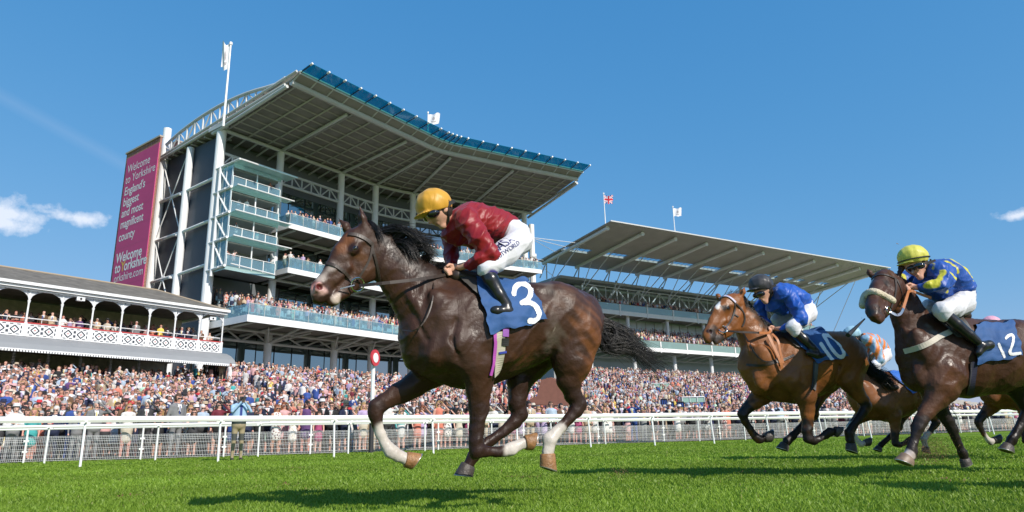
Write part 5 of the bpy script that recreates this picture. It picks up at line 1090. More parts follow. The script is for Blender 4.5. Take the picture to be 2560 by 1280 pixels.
# ================================================================ the leading horse and its rider
H3 = Fig(1240, 830, 4.72, 66)
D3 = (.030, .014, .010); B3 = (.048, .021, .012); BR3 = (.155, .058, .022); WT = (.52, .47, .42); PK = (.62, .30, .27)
J3 = dict(root=(1240, 1260),
 trunk=[(1090, 742, 918, .17), (1122, 704, 958, .225), (1175, 696, 968, .255), (1240, 704, 945, .285), (1310, 712, 912, .30), (1370, 708, 885, .27), (1430, 722, 880, .25)],
 masses=[([(1078, 830, 0, 70), (1060, 885, 0, 52)], .05, 1.0), ([(1400, 775, .10, 66), (1440, 820, .12, 62)], .05, 1.), ([(1400, 775, -.10, 66), (1440, 820, -.12, 62)], .05, 1.),
         ([(1150, 715, 0, 22), (1200, 712, 0, 20)], .05, 1.), ([(1470, 775, 0, 34), (1500, 800, 0, 16)], .04, .8)],
 muscles=[(1120, 800, .17, 40, 88, .075, -28), (1175, 870, .19, 62, 42, .075, 25), (1095, 880, .15, 40, 46, .08, 0), (1255, 840, .24, 70, 70, .06, 0), (1450, 850, .17, 42, 80, .08, 8), (1405, 830, .17, 42, 62, .08, -25), (1385, 740, .14, 70, 28, .10, 8), (1060, 790, .10, 20, 75, .06, -38), (1218, 900, .20, 26, 34, .05, 30)],
 neck=[(1100, 775, 0, 92), (1060, 742, 0, 82), (1015, 695, 0, 66), (975, 650, 0, 53), (945, 612, 0, 44)], neckq=.58,
 near_fore=[(1150, 870, .16, 62), (1196, 915, .17, 46), (1198, 962, .16, 35), (1196, 1020, .155, 26), (1192, 1070, .15, 20), (1190, 1103, .15, 20), (1192, 1126, .15, 21), (1214, 1129, .15, 15), (1240, 1129, .15, 12.5), (1262, 1130, .15, 13.5), (1278, 1124, .15, 17), (1296, 1113, .15, 13), (1312, 1108, .15, 13.5)],
 far_fore=[(1105, 900, -.12, 60), (1080, 930, -.14, 38), (1040, 958, -.15, 33), (1000, 982, -.15, 27), (958, 1004, -.15, 21), (940, 1017, -.15, 21), (937, 1036, -.15, 18), (944, 1062, -.15, 14), (953, 1088, -.15, 13), (964, 1112, -.15, 15), (976, 1127, -.15, 17.5), (995, 1138, -.15, 14), (1014, 1147, -.15, 15)],
 near_hind=[(1435, 850, .13, 66), (1430, 905, .15, 50), (1422, 950, .14, 33), (1432, 985, .13, 22), (1447, 1010, .13, 20), (1440, 1026, .13, 19), (1424, 1046, .13, 15), (1404, 1068, .13, 14), (1386, 1086, .13, 16), (1375, 1099, .13, 19), (1372, 1118, .13, 14.5), (1369, 1134, .13, 16)],
 far_hind=[(1395, 845, -.13, 60), (1330, 905, -.14, 42), (1298, 955, -.14, 33), (1292, 1005, -.14, 23), (1300, 1036, -.14, 21), (1288, 1054, -.14, 18), (1258, 1080, -.14, 14.5), (1222, 1105, -.14, 14), (1196, 1124, -.14, 16), (1184, 1140, -.14, 17), (1174, 1156, -.14, 13.5), (1170, 1164, -.14, 14.5)],
 head=dict(poll=(912, 578), muzzle=(796, 728), dw=.03, yaw=6, hw=.095, sc=1.0, eye=(887, 622), nostril=(798, 718),
   parts=[([(918, 592, 36), (890, 606, 36)], .03, .78), ([(890, 606, 37), (862, 640, 34), (838, 676, 29), (815, 708, 25), (800, 724, 25)], .02, .66), ([(922, 652, 39), (912, 672, 37)], .03, .52), ([(918, 660, 34), (885, 700, 24), (858, 728, 18), (838, 744, 15)], .02, .52), ([(806, 735, 23), (800, 742, 20), (796, 748, 13)], .015, .85), ([(846, 740, 16), (834, 752, 14.5), (828, 757, 11)], .012, .8), ([(935, 625, 40), (915, 640, 38)], .03, .62), ([(868, 672, 16), (836, 706, 12)], .015, 1.55)],
   ears=[(905, 578, 893, 519, 0, 1), (880, 577, 853, 541, 0, -1)]),
 grooves=[([(1000, 742, .10), (1035, 790, .13), (1068, 850, .17)], .006, .034), ([(1140, 800, .235), (1130, 850, .245), (1150, 905, .25)], .005, .034), ([(1205, 800, .30), (1222, 860, .30), (1205, 900, .28)], .005, .034), ([(1404, 850, .25), (1396, 890, .225)], .004, .034), ([(1462, 800, .22), (1468, 860, .22), (1455, 920, .19)], .005, .034), ([(960, 690, .09), (990, 740, .12), (1020, 790, .15)], .006, .03), ([(860, 736, .055), (838, 738, .06), (812, 742, .055)], .004, .008), ([(1182, 960, .235), (1186, 1020, .225), (1188, 1070, .21)], .006, .014), ([(1088, 700, .12), (1050, 720, .15), (1020, 700, .13)], .008, .03)],
 base=B3, dark=D3, nostrilc=(.10, .015, .015),
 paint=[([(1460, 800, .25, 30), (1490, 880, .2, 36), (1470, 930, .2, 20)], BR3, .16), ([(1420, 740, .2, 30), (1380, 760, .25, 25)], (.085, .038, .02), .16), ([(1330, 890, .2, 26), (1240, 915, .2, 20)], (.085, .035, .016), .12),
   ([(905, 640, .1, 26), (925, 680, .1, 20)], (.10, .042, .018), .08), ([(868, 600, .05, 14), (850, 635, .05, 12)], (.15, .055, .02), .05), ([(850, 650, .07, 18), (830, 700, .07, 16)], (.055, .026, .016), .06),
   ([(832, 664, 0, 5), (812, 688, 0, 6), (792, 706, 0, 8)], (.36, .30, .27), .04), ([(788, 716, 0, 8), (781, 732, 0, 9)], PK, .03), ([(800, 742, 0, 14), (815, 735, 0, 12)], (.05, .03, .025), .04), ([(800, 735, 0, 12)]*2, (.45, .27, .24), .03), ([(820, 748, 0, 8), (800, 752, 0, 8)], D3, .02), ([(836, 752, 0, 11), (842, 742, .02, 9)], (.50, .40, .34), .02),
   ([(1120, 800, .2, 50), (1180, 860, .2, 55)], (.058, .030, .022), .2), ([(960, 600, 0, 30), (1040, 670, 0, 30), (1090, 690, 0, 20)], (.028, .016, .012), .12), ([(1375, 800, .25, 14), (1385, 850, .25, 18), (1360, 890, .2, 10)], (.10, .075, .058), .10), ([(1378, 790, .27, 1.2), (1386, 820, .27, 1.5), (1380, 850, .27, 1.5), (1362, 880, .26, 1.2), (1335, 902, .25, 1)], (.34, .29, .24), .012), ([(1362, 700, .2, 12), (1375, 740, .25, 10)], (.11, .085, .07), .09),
   ([(940, 1020, -.15, 30), (945, 1050, -.15, 26)], D3, .08), ([(956, 1085, -.15, 30), (976, 1127, -.15, 30), (1014, 1147, -.15, 30)], WT, .03), ([(1196, 1030, .15, 36), (1192, 1120, .15, 34), (1245, 1129, .15, 24)], D3, .08), ([(1278, 1124, .15, 28), (1312, 1108, .15, 28)], WT, .03),
   ([(1430, 985, .13, 30), (1447, 1014, .13, 34), (1425, 1040, .13, 26)], D3, .08), ([(1392, 1078, .13, 24), (1374, 1100, .13, 30), (1369, 1134, .13, 30)], WT, .03), ([(1300, 950, -.14, 45), (1300, 1040, -.14, 40), (1174, 1160, -.14, 40)], D3, .06)],
 hooves=[((1312, 1107), (1337, 1103), .15, 16, 18.5, HOOFB, (-.5, 1)), ((1013, 1148), (1042, 1154), -.15, 17, 19, HOOFB, (-.45, 1)), ((1369, 1134), (1371, 1174), .13, 17.5, 20, HOOFB, (-.35, 1)), ((1171, 1162), (1158, 1191), -.14, 17, 21, HOOFD, (.35, 1))],
 mane=[([(940, 590, 0), (970, 572, .02), (1005, 570, .05), (1035, 590, .06)], 5, 8, .04), ([(970, 612, 0), (1000, 580, .03), (1035, 580, .06), (1062, 612, .08)], 7, 9, .04), ([(1000, 640, 0), (1015, 600, .03), (1050, 600, .06), (1085, 605, .08)], 8, 10, .04), ([(1030, 660, 0), (1035, 620, .02), (1062, 618, .05), (1090, 635, .05)], 7, 9, .04), ([(1060, 680, 0), (1060, 640, .03), (1085, 640, .05)], 8, 8, .04), ([(1095, 692, 0), (1090, 665, .03), (1118, 664, .05)], 7, 6, .03), ([(985, 625, 0), (1000, 605, .06), (1025, 618, .09), (1042, 650, .1)], 8, 8, .03), ([(915, 570, 0), (925, 560, .02), (940, 572, .04), (955, 600, .06)], 6, 5, .03)], nmane=2100, hr=.0036,
 forelock=[([(890, 575, 0), (880, 580, 0), (872, 590, .02)], 6, 4, .03), ([(905, 566, 0), (898, 575, .02), (905, 592, .05)], 4, 4, .03)],
 tail=[([(1488, 795, 0), (1512, 815, 0), (1525, 855, 0), (1560, 868, 0), (1600, 880, 0)], 7, 12, .04), ([(1490, 800, 0), (1515, 850, 0), (1560, 845, 0), (1600, 870, 0), (1640, 905, 0)], 8, 16, .05), ([(1492, 812, 0), (1530, 820, 0), (1575, 840, 0), (1600, 890, 0), (1660, 930, 0)], 9, 18, .05), ([(1490, 820, 0), (1512, 870, 0), (1545, 872, 0), (1590, 870, 0), (1630, 910, .03)], 9, 14, .05), ([(1496, 822, 0), (1535, 842, 0), (1570, 862, 0), (1592, 846, 0)], 8, 9, .04), ([(1490, 806, 0), (1530, 812, .02), (1545, 840, .04), (1520, 872, .04), (1545, 885, .03)], 6, 6, .03)], ntail=1250)
c3 = horse(H3, J3, 'dark brown racehorse with three white socks leading the race, saddle cloth number 3', .0105)
bridle(H3, c3, [([(872, 586), (895, 588), (918, 600), (932, 612)], 9), ([(932, 608), (928, 640), (912, 672), (893, 700)], 6), ([(930, 620), (942, 655), (950, 690), (952, 712)], 6), ([(817, 659), (835, 662), (860, 678), (878, 700), (886, 712)], 8)],
   ring=(891, 711), rr=.044, reins=[([(898, 714, .10), (960, 708, .22), (1060, 697, .18), (1120, 686, .08)], 8, LEATH), ([(850, 722, .07), (870, 717, .09), (886, 713, .10)], 3, BITM), ([(1082, 690, .06), (1086, 730, .2), (1072, 790, .25), (1040, 830, .24), (1005, 825, .1)], 3, LEATH)])
cloth(H3, c3, [(1182, 692), (1312, 696), (1366, 800), (1226, 836)], mat('blue_saddle_cloth', (.024, .088, .25), .75, bump=.5, bscale=9, var=.12), 'blue saddle cloth with a white number 3 on the leading horse', [([(1279, 740), (1283, 722), (1302, 714), (1321, 724), (1324, 742), (1314, 756), (1299, 762)], 6.5), ([(1299, 762), (1322, 760), (1340, 772), (1345, 792), (1334, 805), (1318, 804)], 6.5)], cat='saddle cloth', off=.018, fold=.013)
saddle(H3, c3, [(1135, 688), (1215, 700), (1250, 760), (1205, 750)], 'black racing saddle under the rider in dark red silks', [(1250, 830), (1252, 870), (1246, 905), (1238, 938)], (1236, 775, 15), leather=mat('grey_saddle_flap', (.06, .055, .05), .5), extra=[([(1264, 812), (1262, 842)], (.30, .10, .42), 15), ([(1262, 844), (1261, 864)], (.02, .02, .02), 17), ([(1246, 882), (1264, 880)], (.03, .05, .35), 5)])
LG = dict(shaft=[(1214, 676, .25, 19), (1228, 700, .27, 19.5), (1250, 738, .29, 16), (1266, 762, .30, 14.5)], foot=[(1292, 783, .30, 14), (1268, 778, .30, 15), (1240, 777, .31, 11.5), (1234, 776, .31, 9)])
MAR = (.25, .007, .012)
K3 = dict(skull=(1090, 528, 34), chin=(1106, 562), nose=(1075, 556), ear=(1115, 523), tilt=35, neck=(1136, 548), helmet=(1084, 512, 47, 42, -22), goggles=(1074, 540), hw=.05,
 torso=[(1150, 560, 0, 40), (1180, 556, 0, 48), (1215, 565, 0, 45), (1262, 572, 0, 34)], chest=[[(1135, 585, 0, 30), (1175, 600, 0, 22)], [(1165, 545, .15, 30), (1165, 545, -.15, 30)], [(1245, 560, 0, 36), (1272, 565, 0, 26)]],
 near_arm=[(1168, 552, .17, 31), (1196, 592, .24, 28), (1226, 634, .27, 23), (1204, 650, .24, 21), (1176, 661, .17, 17), (1127, 673, .07, 0)],
 far_arm=[(1135, 560, -.17, 28), (1128, 600, -.2, 22), (1128, 645, -.18, 18), (1130, 664, -.12, 15), (1136, 668, -.10, 12), (1122, 678, -.04, 0)],
 hip=(1288, 588, 0, 36), near_leg=dict(LG, thigh=[(1298, 602, .11, 33), (1265, 632, .18, 31), (1232, 658, .24, 25), (1216, 674, .25, 21), (1224, 690, .26, 18)]),
 far_leg=dict(thigh=[(1296, 602, -.11, 33), (1250, 634, -.18, 29), (1212, 655, -.24, 24), (1192, 672, -.25, 20), (1205, 690, -.26, 18)], shaft=[(1192, 675, -.25, 19), (1210, 705, -.27, 18), (1236, 745, -.29, 15), (1252, 768, -.3, 14)], foot=[(1270, 785, -.3, 13), (1245, 780, -.3, 13), (1222, 778, -.3, 10)]),
 silk=MAR, silkpaint=[([(a, b, .25, 2.2), (c, d, .25, 2.2)], (.34, .15, .03), .006) for a, b, c, d in ((1122, 592, 1128, 582), (1136, 590, 1130, 582), (1146, 580, 1152, 572), (1156, 582, 1150, 572), (1140, 600, 1150, 604), (1154, 612, 1162, 602), (1168, 606, 1176, 598), (1148, 588, 1160, 598), (1130, 596, 1140, 604))],
 brpaint=[([(1216, 674, .25, 20), (1228, 694, .26, 22)], (.03, .02, .16), .012), ([(1192, 672, -.25, 22), (1205, 690, -.26, 22), (1235, 640, -.2, 22)], (.03, .03, .08), .02)], cap=(.60, .31, .03), peak=1.0)
p3 = rider(H3, K3, 'jockey in dark red silks and gold cap, crouched over the leading horse', .0085)
# lettering on the breeches thigh
def thigh_text(body, size, p, ang, root, fig, w=.30):
    a = math.radians(ang); o_ = fig.P(*p, w); xd = fig.back*math.cos(a)-UP*math.sin(a); up_ = fig.back*math.sin(a)+UP*math.cos(a)
    pts, fs, me = text(body, size, o_, xd, up_, None, None, bold=.0)
    bt = BVHTree.FromPolygons([tuple(np.array(v.co)+np.array(br['_w'])) for v in br.data.vertices], [tuple(f_.vertices) for f_ in br.data.polygons])
    out_ = []
    for q in pts:
        h = bt.ray_cast(Vector(tuple(q+fig.lat*.6)), Vector(tuple(-fig.lat))); out_.append(np.array(h[0])+fig.lat*.004 if h[0] is not None else q-fig.lat*.05)
    mkobj('lettering', out_, fs, mat('navy_lettering', (.03, .03, .16), .6), br)
br = [c for c in p3.children if c.name.startswith('breeches')][0]
thigh_text('BASA', .085, (1243, 632), -36, p3, H3); thigh_text('OUTWORLD', .045, (1240, 652), -36, p3, H3)
# ================================================================ second horse (number 10)
H10 = Fig(1990, 900, 7.4, 80)
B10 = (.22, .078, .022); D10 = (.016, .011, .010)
J10 = dict(root=(1990, 1186),
 trunk=[(1905, 850, 975, .17), (1940, 838, 1000, .225), (1985, 832, 1005, .26), (2030, 832, 985, .285), (2075, 830, 958, .29), (2112, 838, 940, .25)],
 masses=[([(1910, 930, 0, 42), (1905, 955, 0, 34)], .05, 1.05), ([(2105, 870, .10, 40), (2128, 900, .12, 37)], .05, 1.), ([(2105, 870, -.10, 40), (2128, 900, -.12, 37)], .05, 1.), ([(1945, 850, 0, 16), (1980, 842, 0, 14)], .05, 1.)],
 muscles=[(1925, 910, .18, 26, 56, .075, -26), (1975, 950, .20, 42, 28, .075, 25), (1908, 948, .14, 26, 30, .05, 0), (2125, 925, .17, 26, 52, .08, 8), (2098, 900, .17, 26, 38, .08, -25), (2090, 850, .14, 40, 18, .1, 8), (1890, 900, .12, 12, 50, .06, -20)],
 neck=[(1925, 890, 0, 56), (1905, 872, 0, 50), (1885, 840, 0, 42), (1868, 808, 0, 34), (1852, 782, 0, 29)], neckq=.6,
 near_fore=[(1990, 950, .16, 40), (2012, 985, .17, 28), (2018, 1020, .16, 20), (2019, 1050, .155, 15), (2018, 1078, .15, 13.5), (2020, 1096, .15, 13), (2034, 1102, .15, 10), (2052, 1095, .15, 8.5), (2066, 1086, .15, 10), (2076, 1080, .15, 11), (2084, 1078, .15, 9)],
 far_fore=[(1925, 960, -.12, 36), (1905, 985, -.14, 25), (1888, 1002, -.15, 20), (1868, 1020, -.15, 14), (1857, 1034, -.15, 13), (1862, 1052, -.15, 10.5), (1876, 1074, -.15, 9), (1890, 1092, -.15, 10), (1898, 1098, -.15, 11.5), (1908, 1096, -.15, 9)],
 near_hind=[(2125, 905, .13, 44), (2124, 945, .15, 32), (2138, 975, .14, 22), (2158, 1000, .13, 14.5), (2166, 1016, .13, 14), (2158, 1030, .13, 12), (2144, 1050, .13, 10), (2130, 1068, .13, 10), (2122, 1082, .13, 12), (2124, 1096, .13, 10), (2127, 1106, .13, 11)],
 far_hind=[(2100, 905, -.13, 40), (2075, 950, -.14, 27), (2045, 990, -.14, 20), (2032, 1020, -.14, 15), (2034, 1036, -.14, 13), (2020, 1050, -.14, 11), (2000, 1072, -.14, 9.5), (1980, 1090, -.14, 10), (1968, 1102, -.14, 11), (1963, 1110, -.14, 9)],
 head=dict(poll=(1842, 745), muzzle=(1766, 836), dw=.10, yaw=18, hw=.095, sc=1.0, eye=(1817, 771), nostril=(1775, 829),
   parts=[([(1838, 756, 24), (1822, 762, 24)], .03, .8), ([(1820, 762, 24), (1800, 785, 21.5), (1786, 808, 18), (1775, 828, 16.5), (1769, 838, 16)], .02, .7), ([(1842, 798, 25), (1834, 808, 24)], .03, .52), ([(1840, 805, 20), (1818, 826, 15), (1802, 840, 11.5), (1792, 850, 9.5)], .02, .52), ([(1772, 842, 14), (1770, 848, 11.5)], .012, .85), ([(1796, 848, 10), (1790, 855, 8)], .01, .8), ([(1850, 782, 26), (1840, 790, 25)], .03, .62), ([(1806, 802, 10), (1788, 822, 8)], .012, 1.5)],
   ears=[(1844, 742, 1852, 720, 0, 1), (1806, 742, 1799, 734, 0, -1)]),
 grooves=[([(1860, 820, .10), (1878, 870, .14), (1890, 920, .17)], .006, .034), ([(1875, 815, .12), (1900, 850, .17), (1925, 870, .2)], .005, .034), ([(1945, 880, .25), (1940, 930, .26), (1955, 970, .25)], .005, .034), ([(2000, 900, .29), (2008, 950, .28)], .005, .034), ([(2100, 870, .25), (2098, 915, .25), (2090, 950, .22)], .005, .036), ([(1814, 846, .11), (1802, 846, .13), (1786, 847, .13)], .004, .008)],
 base=B10, dark=(.03, .016, .01), nostrilc=(.03, .01, .01),
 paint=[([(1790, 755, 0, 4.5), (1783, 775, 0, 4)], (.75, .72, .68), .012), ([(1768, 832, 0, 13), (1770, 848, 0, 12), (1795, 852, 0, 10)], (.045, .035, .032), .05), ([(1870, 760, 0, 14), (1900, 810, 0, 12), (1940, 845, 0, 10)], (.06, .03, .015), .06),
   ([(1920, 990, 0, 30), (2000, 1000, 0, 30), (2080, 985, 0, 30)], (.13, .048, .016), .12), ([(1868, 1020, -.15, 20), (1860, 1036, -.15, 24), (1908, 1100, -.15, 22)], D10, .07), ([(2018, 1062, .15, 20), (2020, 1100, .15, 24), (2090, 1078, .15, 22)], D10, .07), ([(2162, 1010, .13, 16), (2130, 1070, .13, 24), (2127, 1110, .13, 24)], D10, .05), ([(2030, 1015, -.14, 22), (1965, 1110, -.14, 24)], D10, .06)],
 hooves=[((2086, 1078), (2100, 1080), .15, 10.5, 12.5, HOOFD, (-.6, 1)), ((1910, 1095), (1930, 1089), -.15, 10.5, 12.5, HOOFD, (-.5, 1)), ((2127, 1108), (2129, 1130), .13, 11.5, 13.5, HOOFD, (-.3, 1)), ((1963, 1110), (1955, 1124), -.14, 10.5, 13.5, HOOFD, (.35, 1))],
 mane=[([(1846, 742, 0), (1862, 748, .02), (1872, 770, .05)], 5, 4, .03), ([(1865, 765, 0), (1880, 775, .02), (1892, 800, .05)], 5, 5, .03), ([(1890, 800, 0), (1908, 800, .02), (1918, 815, .05)], 6, 6, .03), ([(1915, 825, 0), (1930, 815, .02), (1940, 830, .05)], 6, 6, .03)], nmane=420, hr=.0045,
 forelock=[([(1830, 738, 0), (1815, 738, 0), (1802, 746, .02)], 6, 4, .03), ([(1836, 736, 0), (1826, 742, .02), (1825, 752, .05)], 5, 3, .03)],
 tail=[([(2140, 862, 0), (2160, 900, 0), (2185, 935, 0), (2215, 945, 0), (2238, 972, 0)], 5, 12, .04), ([(2142, 868, 0), (2165, 920, 0), (2190, 930, 0), (2225, 962, 0)], 6, 12, .04)], ntail=600)
c10 = horse(H10, J10, 'bright bay racehorse with a white blaze running second, saddle cloth number 10', .0125)
bridle(H10, c10, [([(1836, 752), (1838, 775), (1830, 800), (1812, 822)], 4), ([(1838, 758), (1858, 776), (1864, 800), (1856, 816)], 3.5), ([(1834, 785), (1846, 792)], 3), ([(1858, 832), (1900, 905), (1935, 905), (1950, 890)], 4), ([(1866, 912), (1905, 915), (1960, 900), (1985, 888)], 6)],
   ring=(1807, 826), rr=.044, reins=[([(1812, 827, .12), (1850, 830, .2), (1900, 832, .2), (1928, 832, .12)], 5, LEATH), ([(1898, 832, .2), (1926, 833, .14), (1925, 822, .1)], 6, TAN), ([(1920, 836, .25), (1935, 868, .28), (1952, 905, .30), (1956, 925, .28)], 7, TAN), ([(1930, 834, .2), (1946, 850, .27), (1950, 880, .28), (1958, 908, .28)], 6, TAN)])
brb = MB(); c10['drape'].strap(brb, [(1797, 745), (1812, 740), (1826, 745), (1838, 757)], 5, .012); brb.build('browband', mat('purple_white_browband', (.45, .42, .55), .5), c10['root'])
cloth(H10, c10, [(1966, 832), (2050, 818), (2121, 892), (2042, 908)], mat('blue_saddle_cloth', (.024, .088, .25), .75, bump=.5, bscale=9, var=.12), 'blue saddle cloth with a white number 10 on the bright bay horse', [([(2048, 862), (2078, 904)], 3.9), ([(2056, 842), (2076, 842), (2100, 866), (2108, 888), (2094, 896), (2074, 876), (2058, 846)], 4.3)], off=.018, fold=.011)
saddle(H10, c10, [(1950, 838), (1990, 832), (2025, 880), (1990, 868)], 'dark saddle under the rider in plain royal blue silks', [(2040, 905), (2038, 940), (2034, 975)], (2050, 885, 9), (.09, .09, .10), gw=10)
BLU = (.012, .085, .42)
K10 = dict(skull=(1906, 727, 21), chin=(1914, 754), nose=(1898, 748), ear=(1921, 724), tilt=35, neck=(1936, 738), helmet=(1902, 712, 31, 27, -6), goggles=(1894, 737), hw=.06, fw=.03, sc=.7,
 torso=[(1948, 740, 0, 27), (1965, 742, 0, 32), (1988, 752, 0, 30), (2010, 764, 0, 24)], chest=[[(1935, 762, 0, 22), (1960, 775, 0, 16)], [(1955, 735, .15, 21), (1955, 735, -.15, 21)]],
 near_arm=[(1972, 738, .17, 20), (1992, 768, .24, 18), (2004, 800, .27, 15), (1985, 812, .24, 13), (1958, 822, .17, 10), (1930, 822, .07, 0)],
 far_arm=[(1925, 745, -.17, 19), (1900, 765, -.2, 15), (1908, 795, -.18, 12), (1918, 808, -.12, 10), (1922, 814, -.10, 9), (1918, 818, -.04, 0)],
 hip=(2016, 776, 0, 22), near_leg=dict(thigh=[(2020, 784, .11, 21), (2000, 802, .2, 19), (1982, 818, .25, 16), (1992, 832, .26, 13)], shaft=[(1990, 828, .26, 12), (2010, 848, .28, 12), (2030, 868, .30, 10), (2040, 878, .3, 9.5)], foot=[(2060, 890, .30, 9), (2040, 888, .30, 9.5), (2020, 882, .31, 7.5)]),
 far_leg=dict(thigh=[(2014, 784, -.11, 21), (1980, 790, -.2, 19), (1945, 800, -.25, 16), (1955, 822, -.26, 12)], shaft=[(1950, 815, -.26, 12), (1975, 850, -.28, 11), (2000, 880, -.3, 9.5)], foot=[(2015, 892, -.30, 9), (1990, 888, -.30, 8)]),
 silk=BLU, silkpaint=[([(1938, 720, .2, 7), (1936, 752, .24, 7), (1948, 762, .24, 6)], (.62, .66, .74), .01)], cap=(.035, .035, .04), peak=1.0)
rider(H10, K10, 'jockey in royal blue silks with a white epaulet and black cap, riding the second horse', .011)
# ================================================================ third horse (number 12)
H12 = Fig(2330, 880, 6.75, 80)
B12 = (.060, .025, .014); D12 = (.014, .010, .009)
J12 = dict(root=(2380, 1180),
 trunk=[(2308, 815, 955, .19), (2345, 796, 988, .24), (2400, 792, 992, .27), (2470, 800, 982, .29), (2540, 800, 962, .30), (2610, 806, 945, .27)],
 masses=[([(2300, 900, 0, 50), (2298, 940, 0, 40)], .05, 1.1), ([(2640, 850, .10, 56), (2670, 890, .12, 50)], .05, 1.), ([(2640, 850, -.10, 56), (2670, 890, -.12, 50)], .05, 1.), ([(2325, 812, 0, 18), (2370, 802, 0, 17)], .05, 1.)],
 muscles=[(2320, 880, .18, 32, 66, .075, -24), (2380, 935, .20, 48, 34, .08, 25), (2310, 935, .14, 30, 38, .05, 0), (2280, 870, .10, 14, 56, .06, -16), (2345, 950, .19, 26, 40, .06, 20)],
 neck=[(2318, 872, 0, 70), (2298, 838, 0, 60), (2276, 798, 0, 48), (2259, 758, 0, 40), (2243, 722, 0, 34)], neckq=.58,
 near_fore=[(2365, 935, .16, 48), (2356, 968, .17, 38), (2340, 996, .16, 29), (2318, 1028, .155, 20), (2302, 1052, .15, 17.5), (2296, 1068, .15, 16), (2290, 1088, .15, 12), (2283, 1108, .15, 11.5), (2279, 1124, .15, 14), (2276, 1134, .15, 14.5), (2268, 1142, .15, 13)],
 far_fore=[(2330, 950, -.12, 46), (2338, 990, -.14, 30), (2352, 1024, -.15, 20), (2368, 1050, -.15, 15), (2380, 1072, -.15, 14), (2388, 1092, -.15, 11), (2398, 1114, -.15, 10), (2405, 1130, -.15, 12), (2410, 1144, -.15, 10)],
 near_hind=[(2670, 890, .13, 60), (2690, 950, .15, 44), (2730, 1000, .14, 30), (2760, 1030, .13, 18), (2770, 1050, .13, 17), (2780, 1080, .13, 13), (2790, 1100, .13, 14), (2795, 1120, .13, 12)],
 far_hind=[(2600, 890, -.13, 60), (2530, 958, -.14, 30), (2548, 985, -.14, 22), (2562, 1010, -.14, 16), (2570, 1030, -.14, 16), (2560, 1050, -.14, 12), (2545, 1075, -.14, 11), (2530, 1100, -.14, 13), (2522, 1112, -.14, 11)],
 head=dict(poll=(2212, 690), muzzle=(2180, 778), dw=.34, yaw=46, hw=.095, ew=.10, nw=.07, sc=1.0, eye=(2223, 712), nostril=(2187, 772),
   parts=[([(2218, 700, 29), (2205, 706, 30)], .03, .8), ([(2206, 708, 31), (2196, 730, 28), (2188, 752, 24), (2184, 770, 23), (2182, 778, 23)], .02, .78), ([(2228, 742, 31), (2222, 752, 28)], .03, .6), ([(2224, 755, 25), (2208, 778, 19), (2198, 792, 15)], .02, .6), ([(2184, 784, 20), (2186, 790, 17)], .012, .85), ([(2200, 794, 14), (2196, 800, 11)], .01, .8), ([(2240, 722, 32), (2228, 735, 30)], .03, .7)],
   ears=[(2236, 686, 2243, 655, 0, 1), (2190, 688, 2184, 670, 0, -1)]),
 grooves=[([(2248, 800, .13), (2268, 850, .16), (2285, 900, .19)], .006, .034), ([(2405, 870, .29), (2415, 930, .29)], .005, .034), ([(2344, 990, .24), (2326, 1020, .22), (2308, 1050, .21)], .006, .014)],
 base=B12, dark=(.02, .012, .009), nostrilc=(.008, .005, .005),
 paint=[([(2184, 702, .1, 6), (2181, 710, .12, 4)], (.6, .56, .52), .012), ([(2178, 782, .35, 20), (2190, 798, .3, 16)], (.03, .028, .028), .05), ([(2245, 760, .1, 15), (2250, 745, .1, 14)], (.20, .07, .022), .04), ([(2330, 820, .2, 14), (2340, 850, .22, 14)], (.14, .12, .11), .08),
   ([(2355, 950, .2, 40), (2320, 1020, .17, 24)], (.10, .042, .022), .08), ([(2300, 1060, .15, 24), (2281, 1120, .15, 26)], (.028, .02, .018), .05), ([(2270, 1140, .16, 16), (2262, 1146, .16, 12)], (.6, .5, .46), .02), ([(2345, 1005, -.15, 34), (2410, 1150, -.15, 30)], D12, .06), ([(2530, 960, -.14, 40), (2530, 1110, -.14, 40)], D12, .06)],
 hooves=[((2270, 1143), (2259, 1158), .15, 16, 20, mat('tan_grey_hoof', (.20, .14, .10), .5, var=.4, vscale=14), (.42, 1)), ((2411, 1146), (2417, 1164), -.15, 11.5, 13.5, HOOFD, (.2, 1)), ((2795, 1120), (2800, 1140), .13, 12, 14.5, HOOFD, (0, 1)), ((2522, 1112), (2515, 1128), -.14, 12, 17, HOOFD, (.3, 1))],
 mane=[([(2240, 690, 0), (2256, 702, .02), (2262, 730, .05)], 4, 4, .03), ([(2258, 722, 0), (2272, 740, .02), (2282, 765, .04)], 5, 4, .03), ([(2280, 755, 0), (2294, 770, .02), (2308, 788, .04)], 5, 5, .03)], nmane=200, hr=.004,
 forelock=[([(2212, 682, 0), (2206, 684, .05), (2200, 692, .08)], 8, 4, .03)],
 tail=[([(2700, 820, 0), (2740, 860, 0), (2780, 900, 0)], 6, 12, .04)], ntail=80)
c12 = horse(H12, J12, 'dark brown racehorse in a cream sheepskin noseband running third, saddle cloth number 12', .0125)
bridle(H12, c12, [([(2180, 698), (2195, 686), (2218, 688), (2238, 698)], 5), ([(2238, 696), (2240, 720), (2236, 745), (2226, 770)], 5), ([(2242, 700), (2256, 735), (2252, 765)], 3.5), ([(2222, 782), (2235, 780), (2246, 790)], 4), ([(2264, 878), (2300, 868), (2350, 842), (2380, 828)], 11)],
   ring=(2216, 776), rr=.03, reins=[([(2222, 778, .3), (2248, 792, .32), (2262, 765, .3), (2272, 725, .15)], 6, BITM), ([(2258, 770, .3), (2268, 740, .26), (2272, 724, .15), (2300, 735, .2), (2328, 745, .22)], 7, TAN)],
   fluff=([(2157, 764), (2160, 742), (2172, 730), (2192, 730), (2212, 742), (2231, 752)], 8.3))
